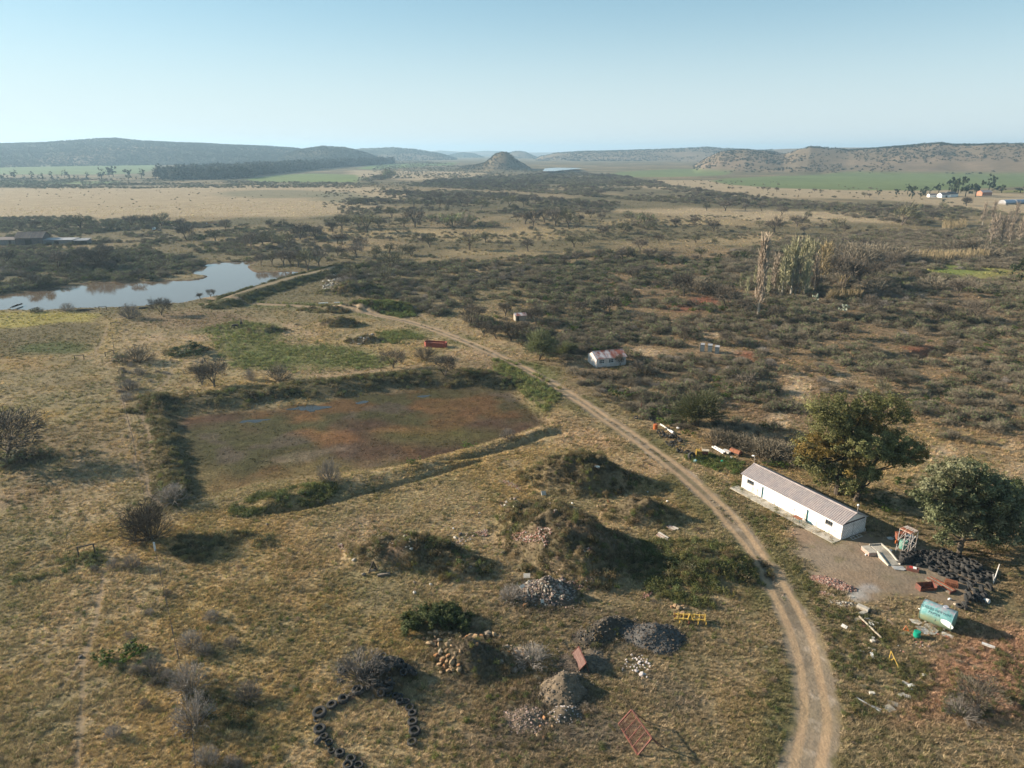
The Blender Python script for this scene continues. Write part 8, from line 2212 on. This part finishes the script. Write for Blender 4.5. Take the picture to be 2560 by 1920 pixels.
# ---------------------------------------------------------------- pink house, brick hut, booths, red tank
def gable_house(label, name, p0, p1, w, eave, ridge, wall, roof, windows=(), cat='house', win_h=(1.0, 2.0), over=.25, group=None, shade_side=True, ribs=True, door=None):
    """long side from p0 to p1 facing the viewer, gable ends square to it"""
    rz_, l_ = frame_from(p0, p1)
    t = thing(name, label, cat, (p0.x, p0.y, min(p0.z, p1.z)), rz_, group)
    th = .2
    fr = MB(); x_ = 0
    ops = sorted(windows) if door is None else sorted(list(windows) + [door])
    for o in ops:
        o0, o1, z0, z1 = (o[0], o[1], win_h[0], win_h[1]) if len(o) == 2 else o
        fr.box(((x_ + o0) / 2, th / 2, eave / 2), (o0 - x_, th, eave)) if o0 > x_ else None
        if z0 > 0: fr.box(((o0 + o1) / 2, th / 2, z0 / 2), (o1 - o0, th, z0))
        fr.box(((o0 + o1) / 2, th / 2, (z1 + eave) / 2), (o1 - o0, th, eave - z1))
        x_ = o1
    fr.box(((x_ + l_) / 2, th / 2, eave / 2), (l_ - x_, th, eave))
    fr.box((l_ / 2, w - th / 2, eave / 2), (l_, th, eave))
    for xx in (0, l_ - th):
        fr.add([(xx, th + .002, -.3), (xx + th, th + .002, -.3), (xx + th, w - th - .002, -.3), (xx, w - th - .002, -.3), (xx, th + .002, eave), (xx + th, th + .002, eave), (xx + th, w - th - .002, eave), (xx, w - th - .002, eave), (xx, w / 2, ridge - .08), (xx + th, w / 2, ridge - .08)],
               [(0, 3, 7, 8, 4), (1, 5, 9, 6, 2), (4, 8, 9, 5), (8, 7, 6, 9), (0, 4, 5, 1), (3, 2, 6, 7)])
    fr.build('wall', [wall], t)
    for o in windows:
        o0, o1 = o[0], o[1]; z0, z1 = win_h
        wd = MB()
        for xx in np.linspace(o0 + .03, o1 - .03, 4): wd.box((xx, .1, (z0 + z1) / 2), (.06, .05, z1 - z0))
        for zz in (z0 + .03, (z0 + z1) / 2, z1 - .03): wd.box(((o0 + o1) / 2, .1, zz), (o1 - o0, .045, .06))
        wq = wd.build('window', [CLOTHW], t)
        MB().box(((o0 + o1) / 2, .16, (z0 + z1) / 2), (o1 - o0, .01, z1 - z0)).build('pane', [GLASS], wq)
        MB().box(((o0 + o1) / 2, -.03, z0 - .04), (o1 - o0 + .12, .1, .07)).build('sill', [wall], wq)
    if door: MB().box(((door[0] + door[1]) / 2, .12, door[3] / 2), (door[1] - door[0], .04, door[3])).build('door', [WOODD], t)
    zt = eave - (ridge - eave) * over / (w / 2)
    for sd in (0, 1):
        y0 = -over if sd == 0 else w + over
        n = max(3, int((l_ + 2 * over) / .8)) if ribs else 1
        for i in range(n):
            xa = -over + (l_ + 2 * over) * i / n; xb = -over + (l_ + 2 * over) * (i + 1) / n
            up = .015 * (i % 2)
            mb = MB(); k = 6
            for j in range(k):
                p_, q_ = xa + (xb - xa) * j / k, xa + (xb - xa) * (j + 1) / k; e = .03
                vs = [V(p_, y0, zt + up), V((p_ + q_) / 2, y0, zt + up + e), V(q_, y0, zt + up), V(p_, w / 2, ridge + up), V((p_ + q_) / 2, w / 2, ridge + up + e), V(q_, w / 2, ridge + up)]
                mb.add(vs, [(0, 1, 4, 3), (1, 2, 5, 4)] if sd == 0 else [(3, 4, 1, 0), (4, 5, 2, 1)])
            mb.add([V(xa, y0, zt - .03), V(xb, y0, zt - .03), V(xb, w / 2, ridge - .03), V(xa, w / 2, ridge - .03)], [(3, 2, 1, 0) if sd == 0 else (0, 1, 2, 3)])
            mb.build('roof_sheet' if ribs else 'roof', [roof], t)
    MB().add([(-over, w / 2 - .2, ridge - .02), (l_ + over, w / 2 - .2, ridge - .02), (l_ + over, w / 2, ridge + .07), (-over, w / 2, ridge + .07), (-over, w / 2 + .2, ridge - .02), (l_ + over, w / 2 + .2, ridge - .02)], [(0, 1, 2, 3), (3, 2, 5, 4)]).build('ridge_cap', [roof], t)
    return t, rz_, l_
p0 = P(*cD2(935, 550)); p1 = P(*cD2(1190, 527))
gl = P(*cD2(820, 492))
rz_, l_ = frame_from(p0, p1)
wdt = abs((gl - p0).dot(V(-math.sin(rz_), math.cos(rz_), 0)))
t, _, _ = gable_house('small pink-walled house with a rust-streaked white roof and three shaded windows', 'pink_house', p0, p1, 5.8, 2.5, 3.75, PINKW, ROOFR, [(l_ * .10, l_ * .27), (l_ * .42, l_ * .58), (l_ * .74, l_ * .88)])
p = P(*cD2(1130, 545)); o = bpy.data.objects.new('thorn_tree', None); bpy.data.objects.remove(o)
put_tree(cD2, .28933, 1140, 545, 120, 'thorn', '', 'tree', None, .6, 'bare leaning tree in front of the three windows of the pink house', variant=2)
p0 = P(*cD2(238, 152)); p1 = P(*cD2(312, 148))
t, rz_, l_ = gable_house('tiny pale brick hut with a rusty roof half hidden by bushes', 'brick_hut', p0, P(*cD2(330, 148)), 3.2, 2.1, 2.7, BRICKW, ROOFR, [], 'hut', door=(.5, 1.3, 0, 1.8))
for x_ in (l_ + .8, l_ + 1.7): MB().bar((x_, .3, 0), (x_, .3, 1.9), .1).build('lean_to_post', [WOOD], t)
MB().box((l_ + .95, 1.3, 1.95), (2.0, 2.6, .06)).build('lean_to_roof', [RUST], t)
for i_, (x_, y_, lb) in enumerate(((1848, 412, 'left of the three grey-blue toilet booths in the scrub'), (1915, 418, 'middle of the three grey-blue toilet booths'), (1976, 432, 'right of the three grey-blue toilet booths, nearest the sandy patch'))):
    p = P(*cD2(x_, y_)); t = thing('toilet_booth', lb, 'toilet booth', p, -.35, 'grey toilet booths')
    for nm, c_, s_ in (('side_panel', (-.55, .55, 1.0), (.06, 1.1, 2.0)), ('side_panel', (.55, .55, 1.0), (.06, 1.1, 2.0)), ('back_panel', (0, 1.1, 1.0), (1.16, .06, 2.0))): MB().box(c_, s_).build(nm, [BOOTH], t)
    MB().box((.02, .02, .98), (1.0, .05, 1.9)).build('door', [paint('booth_door', (.13, .16, .17), (.18, .21, .22), .4, 1.5, .5)], t)
    MB().add([(-.65, -.1, 2.0), (.65, -.1, 2.0), (.65, 1.2, 2.25), (-.65, 1.2, 2.25), (-.65, -.1, 2.06), (.65, -.1, 2.06), (.65, 1.2, 2.31), (-.65, 1.2, 2.31)], [(3, 2, 1, 0), (4, 5, 6, 7), (0, 1, 5, 4), (1, 2, 6, 5), (2, 3, 7, 6), (3, 0, 4, 7)]).build('roof', [SHEDR], t)
o = MB().bar((0, 0, 0), (0, 0, 2.7), .14).build('pole', [WOOD]); o.location = P(*cD2(1830, 415)); tag(o, 'thin grey pole beside the left toilet booth', 'pole')
pl_ = P(*cC2(610, 1345)); pr_ = P(*cC2(745, 1352)); rz_, l_ = frame_from(pl_, pr_)
t = thing('red_tank', 'long open red tank standing on bare ground near the road', 'tank', pl_.lerp(pr_, .5), rz_)
oc = [(-l_ / 2, -.6), (-l_ / 2 + .7, -1.3), (l_ / 2 - .7, -1.3), (l_ / 2, -.6), (l_ / 2, .7), (l_ / 2 - .7, 1.4), (-l_ / 2 + .7, 1.4), (-l_ / 2, .7)]
for k_ in range(8):
    (xa, ya), (xb, yb) = oc[k_], oc[(k_ + 1) % 8]
    MB().add([(xa, ya, -.1), (xb, yb, -.1), (xb, yb, 1.45), (xa, ya, 1.45), (xa * .97, ya * .93, -.1), (xb * .97, yb * .93, -.1), (xb * .97, yb * .93, 1.45), (xa * .97, ya * .93, 1.45)], [(0, 1, 2, 3), (5, 4, 7, 6), (3, 2, 6, 7)]).build('side_plate', [REDT], t)
MB().prism([(x_ * .95, y_ * .9) for x_, y_ in oc], .9, .95).build('contents', [paint('red_mud', (.27, .095, .06))], t)

# ---------------------------------------------------------------- farm sheds beyond the pond, truck, trailer
p0 = P(*cD3(160, 292)); p1 = P(*cD3(430, 285))
t, rz_, l_ = gable_house('dark tin barn with a broad gable among the grey farm sheds', 'barn', p0, p1, 13, 4.6, 7.6, BARN, BARN, [], 'barn', over=.5, door=(5, 9, 0, 3.6))
def shed(label, c_, x0_, y0_, x1_, y1_, dep, h0, h1, wall, roof, opening=None, name='shed'):
    p, q = P(*c_(x0_, y0_)), P(*c_(x1_, y1_)); rz_, l_ = frame_from(p, q)
    t = thing(name, label, 'shed', (p.x, p.y, min(p.z, q.z) - .1), rz_)
    mb = MB(); a_ = 0
    if opening:
        o0, o1 = opening[0] * l_, opening[1] * l_
        mb.box((o0 / 2, .1, h0 / 2), (o0, .2, h0)) if o0 > 0 else None
        if o1 < l_: mb.box(((o1 + l_) / 2, .1, h0 / 2), (l_ - o1, .2, h0))
        mb.box(((o0 + o1) / 2, .1, h0 - .25), (o1 - o0, .2, .5))
        MB().box(((o0 + o1) / 2, .6, (h0 - .5) / 2), (o1 - o0, .05, h0 - .5)).build('dark_opening', [W_DARK], t)  # dark sheet behind the hole stands in for the unlit interior
    else: mb.box((l_ / 2, .1, h0 / 2), (l_, .2, h0))
    mb.box((.1, dep / 2, h0 / 2), (.2, dep - .45, h0)).box((l_ - .1, dep / 2, h0 / 2), (.2, dep - .45, h0)).box((l_ / 2, dep - .1, h1 / 2), (l_, .2, h1))
    mb.build('wall', [wall], t)
    MB().add([(-.4, -.5, h0 + .02), (l_ + .4, -.5, h0 + .02), (l_ + .4, dep + .4, h1 + .02), (-.4, dep + .4, h1 + .02), (-.4, -.5, h0 + .12), (l_ + .4, -.5, h0 + .12), (l_ + .4, dep + .4, h1 + .12), (-.4, dep + .4, h1 + .12)], [(3, 2, 1, 0), (4, 5, 6, 7), (0, 1, 5, 4), (1, 2, 6, 5), (2, 3, 7, 6), (3, 0, 4, 7)]).build('roof', [roof], t)
    return t
shed('long grey flat-roofed shed right of the dark barn', cD3, 320, 285, 720, 282, 8, 3.0, 3.5, SHEDW, SHEDR, (.54, .66))
shed('lower open-fronted grey shed at the right end of the farm sheds', cD3, 735, 283, 865, 280, 8, 2.6, 3.1, SHEDW, SHEDR, (.05, .95))
shed('pale-walled shed at the far left edge of the farm sheds', cD3, -60, 290, 150, 288, 8, 3.4, 4.2, SHEDW, BARN, (.7, .85))
p = P(*cD3(1505, 146)); t = thing('truck', 'small pale blue truck with a flat dark bed parked beyond the pond', 'truck', p, .02)
MB().box((1.0, .9, 1.3), (1.9, 1.8, 1.1)).box((1.1, .9, 2.1), (1.5, 1.7, .6)).build('cab', [paint('pale_blue_paint', (.50, .58, .60), (.6, .65, .66), .3, 2, .4)], t)
MB().box((1.1, -.02, 2.05), (1.2, .05, .5)).build('window', [GLASS], t); MB().box((4.2, .9, 1.0), (4.4, 1.9, .18)).build('flat_bed', [BARN], t); MB().box((3.4, .9, .7), (6.2, .8, .25)).build('chassis', [WOODD], t)
for x_ in (1.0, 5.2):
    for y_ in (.05, 1.75):
        MB().tube([(x_, y_ - .15, .45), (x_, y_ + .15, .45)], .45, 14).build('wheel', [TYRE], t)
p = P(*cC1(1325, 600)); t = thing('trailer', 'long red-railed stock trailer standing beyond the pond', 'trailer', p, .06)
MB().box((4.3, 1.1, 1.0), (8.6, 2.2, .2)).build('deck', [WOODD], t)
for y_ in (0, 2.2):
    g = MB()
    for z_ in (1.5, 2.0, 2.5): g.bar((0, y_, z_), (8.6, y_, z_), .10)
    for x_ in np.linspace(0, 8.6, 8): g.bar((x_, y_, 1.0), (x_, y_, 2.6), .10)
    g.build('side_rail', [RUSTR], t)
for x_ in (1.2, 6.6, 7.7):
    MB().tube([(x_, -.05, .5), (x_, .25, .5)], .5, 14).build('wheel', [TYRE], t); MB().tube([(x_, 1.95, .5), (x_, 2.25, .5)], .5, 14).build('wheel', [TYRE], t)
MB().box((.2, 1.1, 1.5), (.1, 2.2, 1.0)).build('front_board', [PALESH], t)

# ---------------------------------------------------------------- far farmstead
p0 = P(*cD4(1070, 408)); t, rz_, l_ = gable_house('far white farmhouse with dark roof under large gums', 'farmhouse', P(*cD4(1185, 402)), P(*cD4(1300, 396)), 11, 3.4, 6.2, FARMW, FARMR, [(2, 3.4), (6, 7.4)], ribs=False)
o, _, _ = gable_house('white gabled front wing of the far farmhouse', 'farmhouse_wing', P(*cD4(1072, 410)), P(*cD4(1182, 408)), 8, 3.6, 6.0, FARMW, FARMR, [], ribs=False, door=(5.5, 8.5, 0, 2.6))
gable_house('small white hut left of the far white farmhouse', 'white_hut', P(*cD4(905, 404)), P(*cD4(1012, 404)), 6, 2.8, 4.4, FARMW, FARMR, [(6.5, 8.2)], 'hut', ribs=False)
gable_house('far orange brick house beneath the tallest gum', 'brick_house', P(*cD4(1630, 384)), P(*cD4(1765, 382)), 9, 4.5, 7.0, FARMB, paint('far_pinkish_roof', (.42, .34, .31)), [(2, 3.6), (6, 7.6)], ribs=False)
for x0_, x1_, y_, lb in ((1955, 2110, 505, 'long low grey-blue arched shed at the far right'), (2110, 2250, 500, 'second grey-blue arched shed cut by the right edge')):
    p, q = P(*cD4(x0_, y_)), P(*cD4(x1_, y_ - 6)); rz_, l_ = frame_from(p, q); t = thing('arched_shed', lb, 'shed', p, rz_)
    vs = []; fs = []
    for i in range(2):
        for k_ in range(11):
            a_ = PI * k_ / 10; vs.append(V(l_ * i, 4 - 4.2 * math.cos(a_), 1.6 + 3.2 * math.sin(a_)))
    for k_ in range(10): fs.append((k_, 11 + k_, 12 + k_, k_ + 1))
    MB().add(vs, fs).build('roof', [paint('blue_grey_roof', (.28, .33, .40), (.34, .38, .43), .3, .3, .5)], t)
    MB().box((l_ / 2, 4, .8), (l_ - .1, 8.3, 1.6)).build('wall', [SHEDW], t)
    MB().add([vs[k_] for k_ in range(11)], [tuple(range(11))]).build('end_wall', [SHEDR], t)

# ---------------------------------------------------------------- fence, gate frames, posts
FL = [(975, 330), (985, 420), (1003, 520), (1030, 640), (1045, 760), (1062, 870), (1090, 980), (1120, 1090), (1150, 1210), (1175, 1350), (1200, 1480)]
pts = [P(*cC5(*q)) for q in FL] + [P(*cC6(*q)) for q in ((895, 410), (928, 560), (962, 720), (998, 890), (1030, 1030), (1075, 1250), (1105, 1420), (1125, 1600), (1135, 1750))]
t = thing('wire_fence', 'thin wire fence running down the left meadow past the basin', 'fence', pts[0])
for i, p in enumerate(pts):
    h_ = 1.9 if i == 1 else 1.25
    MB().bar(p - pts[0] - V(0, 0, .1), p - pts[0] + V(0, 0, h_), .10).build('post', [WOOD if i != 11 else CLOTHW], t)
    if i == 11: MB().box(p - pts[0] + V(0, 0, .75), (.2, .2, 1.4)).build('white_post', [CLOTHW], t)
for z_ in (.35, .7, 1.05):
    mb = MB()
    for i in range(len(pts) - 1): mb.bar(pts[i] - pts[0] + V(0, 0, z_), pts[i + 1] - pts[0] + V(0, 0, z_), .02)
    mb.build('wire', [WOODD], t)
for i in range(len(pts) - 1):
    for k_ in (1 / 3, 2 / 3):
        q = pts[i].lerp(pts[i + 1], k_) - pts[0]; MB().bar(q, q + V(0, 0, 1.15), .045).build('dropper', [WOODD], t)
for c_, x0_, y0_, x1_, y1_, hpx, k_, lb in ((cC6, 458, 452, 550, 432, 62, .43394, 'dark timber gate frame nearest the camera in the left meadow'), (cC5, 648, 520, 728, 513, 38, .28933, 'small dark timber frame at the upper left of the meadow'), (cC5, 912, 488, 985, 470, 34, .28933, 'dark timber frame touching the wire fence'),
                                            (cC5, 960, 212, 1040, 210, 16, .28933, 'low brown timber frame on the path near the pond'), (cC5, 858, 88, 922, 85, 30, .28933, 'thin timber frame standing on the pond bank'), (cC5, 1032, 80, 1100, 78, 20, .28933, 'low timber frame half behind the tall grey shrub by the pond'), (cC6, 785, 345, 850, 340, 50, .43394, 'dark timber frame half hidden in the many-stemmed tree')):
    p, q = P(*c_(x0_, y0_)), P(*c_(x1_, y1_)); h_ = hpx * k_ * mpp(p) / math.cos(math.atan2(CAM_H, p.y)); rz_, l_ = frame_from(p, q)
    t = thing('timber_gateway', lb, 'gate frame', p, rz_)
    for x_ in (0, l_): MB().bar((x_, 0, -.2), (x_, 0, h_), .16).build('post', [WOODD], t)
    MB().bar((-.12, 0, h_), (l_ + .12, 0, h_ + .02), .16, .14).build('beam', [WOODD], t)
t = thing('leaning_post', 'white forked fence post leaning right of the tyre pile', 'post', P(*cE1(1895, 650)), .3)
MB().bar((0, 0, -.1), (.35, 0, 2.9), .10).build('pole', [PALESH], t); MB().bar((.05, 0, .3), (-.25, .1, 1.4), .07).build('stay', [PALESH], t)
t = thing('short_post', 'short dark post with a broken arm in the bright green bush', 'post', P(*cC6(768, 985)), 0)
MB().bar((0, 0, 0), (0, 0, 1.3), .16).build('pole', [WOODD], t); MB().bar((0, 0, .9), (-.8, -.1, .85), .14).build('arm', [WOODD], t)
o = MB().rock((0, 0, .1), .3, rnd).build('stone', [W_DARK]); o.location = P(*cC6(465, 1022)); tag(o, 'dark stone on the bare patch left of the bright green bush', 'stone')
# white gate scrap at the dam, pipes on the dam toe
o = MB().box((0, 0, .4), (3.4, .2, .8), Matrix.Rotation(.3, 3, 'X')).build('sluice_sheet', [paint('pale_blue_white', (.62, .70, .74))]); o.location = P(*cC1(2125, 872)); o.rotation_euler = (.4, 0, .2); tag(o, 'pale bluish panel at the far end of the dam wall', 'panel')
strew('grey stones dumped on the dam wall spillway', cC1, [(2080, 930), (2160, 910), (2200, 960), (2140, 1020), (2060, 1000)], 120, [RUBBLE, CONCL], (.25, .7))
lying(cC1, 2050, 1112, 2110, 1108, .3, .3, CLOTHW, 'pipe_piece', 'left white pipe piece in the green weeds below the dam', 'pipe', .5)
lying(cC1, 2150, 1108, 2185, 1107, .3, .3, CLOTHW, 'pipe_piece', 'right white pipe piece in the green weeds below the dam', 'pipe', .5)
strew('grey stone rubble among the weeds left of the red tank', cC2, [(130, 1330), (220, 1280), (290, 1270), (300, 1300), (200, 1340)], 120, [RUBBLE, CONC], (.2, .5))
for x0_, x1_, y_, lb in ((490, 615, 1152, 'black pipe-like heap on the pond bank'), (890, 960, 1140, 'dark timber heap on the pond bank by the tall grey shrub'), (60, 150, 1140, 'dark low heap at the left of the pond bank')):
    p, q = P(*cC1(x0_, y_)), P(*cC1(x1_, y_ - 2)); rz_, l_ = frame_from(p, q); t = thing('timber_heap', lb, 'heap', p, rz_)
    for k_ in range(5): MB().tube([(rnd.uniform(0, l_ * .3), rnd.uniform(-.4, .4), .2 + .1 * k_), (rnd.uniform(l_ * .6, l_), rnd.uniform(-.4, .4), .2 + .12 * k_)], .14, 6).build('log', [WOODD], t)

# ---------------------------------------------------------------- reeds, prickly pears
M_REED = plant_mat('reed_blades', (.27, .21, .125), .8, .2)
def reeds(c_, pts, n, h, label):
    w = [P(*c_(*q)) for q in pts]; rg = Region([(q.x, q.y) for q in w], 2); ce = w[0]
    xs = [q.x for q in w]; ys = [q.y for q in w]
    X = RNG.uniform(min(xs), max(xs), n * 8); Y = RNG.uniform(min(ys), max(ys), n * 8); kk = rg.sd(X, Y) > 0; X, Y = X[kk][:n], Y[kk][:n]
    K = PM()
    for x_, y_ in zip(X, Y):
        b_ = V(x_ - ce.x, y_ - ce.y, -.1); hh = h * rnd.uniform(.5, 1.1)
        K.ribbon(b_, b_ + V(rnd.gauss(0, .25), rnd.gauss(0, .25), hh), .10, .03, rnd.uniform(.7, 1.3), rnd)
        K.ribbon(b_ + V(0, 0, hh * .7), b_ + V(rnd.gauss(0, .4), rnd.gauss(0, .4), hh * 1.05), .12, .05, rnd.uniform(.8, 1.4), rnd)
    o = bpy.data.objects.new('reeds', K.mesh('reeds', [M_REED])); COL.objects.link(o); o.location = ce; o['kind'] = 'stuff'; o['label'] = label
reeds(cC3, [(965, 1050), (1080, 1048), (1190, 1042), (1170, 1015), (1000, 1010)], 700, 4.2, 'straw coloured reeds right of the copse')
reeds(cC3, [(1050, 945), (1110, 945), (1110, 925), (1050, 925)], 160, 4.0, 'small reed clump behind the copse')
reeds(cC3, [(1430, 790), (1700, 800), (1990, 780), (1980, 755), (1700, 765), (1480, 765)], 900, 5, 'reed belt beyond the pale clearing')
reeds(cC3, [(1690, 600), (1850, 590), (1850, 560), (1700, 560)], 400, 6, 'tan reeds beyond the right scrub')
reeds(cC2, [(1, 360), (250, 350), (700, 380), (690, 355), (250, 330)], 900, 3.5, 'reed belt on the far plain')
pad = PM()
for x_, y_, n, lb in ((905, 1040, 26, 'pale prickly pear clump at the foot of the copse'), (1082, 1108, 20, 'second prickly pear clump in the scrub right of the copse')):
    p = P(*cC3(x_, y_)); t = thing('prickly_pear', lb, 'cactus', p)
    for k_ in range(n):
        h_ = rnd.uniform(.3, 2.7); c_ = V(rnd.gauss(0, .9) * (1.2 - h_ * .25), rnd.gauss(0, .6), h_)
        mb = MB(); M_ = Matrix.Rotation(rnd.uniform(0, 6.28), 3, 'Z') @ Matrix.Rotation(rnd.gauss(0, .5), 3, 'X')
        nn = 10
        vs = [c_ + M_ @ V(.32 * math.cos(2 * PI * q / nn), y0, .42 * math.sin(2 * PI * q / nn)) for y0 in (-.05, .05) for q in range(nn)]
        mb.add(vs, [tuple(range(nn)), tuple(range(nn, 2 * nn))[::-1]] + [(q, nn + q, nn + (q + 1) % nn, (q + 1) % nn) for q in range(nn)])
        mb.build('pad', [CACTF if rnd.random() < .55 else CACT], t)

# ---------------------------------------------------------------- cattle
def cow(label, p, rz_, grazing):
    me = bpy.data.meshes.new('cow'); R_ = []
    vs = []; es = []
    def chain(pts, start=None):
        prev = start
        for q, r_ in pts:
            vs.append(q); R_.append(r_)
            if prev is not None: es.append((prev, len(vs) - 1))
            prev = len(vs) - 1
        return prev
    chain([((-.62, 0, 1.02), (.24, .29)), ((-.3, 0, 1.02), (.30, .36)), ((.1, 0, 1.0), (.32, .38)), ((.5, 0, 1.06), (.27, .34))])
    hd = [((.82, 0, 1.10), (.16, .2)), ((1.05, 0, .72 if grazing else 1.32), (.13, .15)), ((1.12, 0, .42 if grazing else 1.38), (.13, .14)), ((1.28, 0, .18 if grazing else 1.25), (.08, .09))]
    chain(hd, 3)
    h_i = len(vs) - 2
    for s_ in (-1, 1):
        zz = vs[h_i][2]; chain([((1.02, s_ * .2, zz + .08), (.035, .05))], h_i)
        chain([((.48, s_ * .2, .78), (.12, .13)), ((.50, s_ * .2, .45), (.07, .075)), ((.47, s_ * .2, .05), (.06, .06))], 3)
        chain([((-.58, s_ * .22, .80), (.15, .17)), ((-.50, s_ * .22, .55), (.10, .11)), ((-.68, s_ * .22, .38), (.06, .065)), ((-.64, s_ * .22, .05), (.055, .055))], 0)
    chain([((-.88, 0, 1.1), (.04, .04)), ((-.95, 0, .75), (.03, .03)), ((-.95, 0, .5), (.05, .05))], 0)
    me.from_pydata(vs, es, [])
    o = bpy.data.objects.new('cow', me); COL.objects.link(o); o.location = p; o.rotation_euler = (0, 0, rz_); o.scale = (1.15,) * 3
    me.materials.append(HIDE)
    sk = o.modifiers.new('skin', 'SKIN'); sk.use_smooth_shade = True
    for i, r_ in enumerate(R_): me.skin_vertices[0].data[i].radius = r_
    me.skin_vertices[0].data[1].use_root = True
    sb = o.modifiers.new('sub', 'SUBSURF'); sb.levels = 1; sb.render_levels = 1
    tag(o, label, 'cow', 'black cattle')
cow('black cow seen side-on grazing on the green weedy ground', P(*cC5(2040, 246)), 3.2, True)
cow('black cow facing away just beyond the grazing one', P(*cC5(2086, 222)), 1.9, False)
HAZE_D = 0.00011
# ---------------------------------------------------------------- haze
hm = bpy.data.materials.new('haze_air')
hm.use_nodes = True
hnt = hm.node_tree
hnt.nodes.remove(hnt.nodes['Principled BSDF'])
pv = hnt.nodes.new('ShaderNodeVolumePrincipled')
pv.inputs['Color'].default_value = (.52, .78, 1.0, 1)
pv.inputs['Density'].default_value = HAZE_D
pv.inputs['Anisotropy'].default_value = .25
hnt.links.new(pv.outputs[0], hnt.nodes['Material Output'].inputs['Volume'])
mb_ = bpy.data.meshes.new('haze')
a_, z0_, z1_ = 14300.0, -9.0, 172.0
vs = [(sx * a_, sy * a_, z) for z in (z0_, z1_) for sx, sy in ((-1, -1), (1, -1), (1, 1), (-1, 1))]
mb_.from_pydata(vs, [], [(3, 2, 1, 0), (4, 5, 6, 7), (0, 1, 5, 4), (1, 2, 6, 5), (2, 3, 7, 6), (3, 0, 4, 7)])
mb_.materials.append(hm)
ho = bpy.data.objects.new('haze', mb_); COL.objects.link(ho)
tag(ho, kind='stuff')
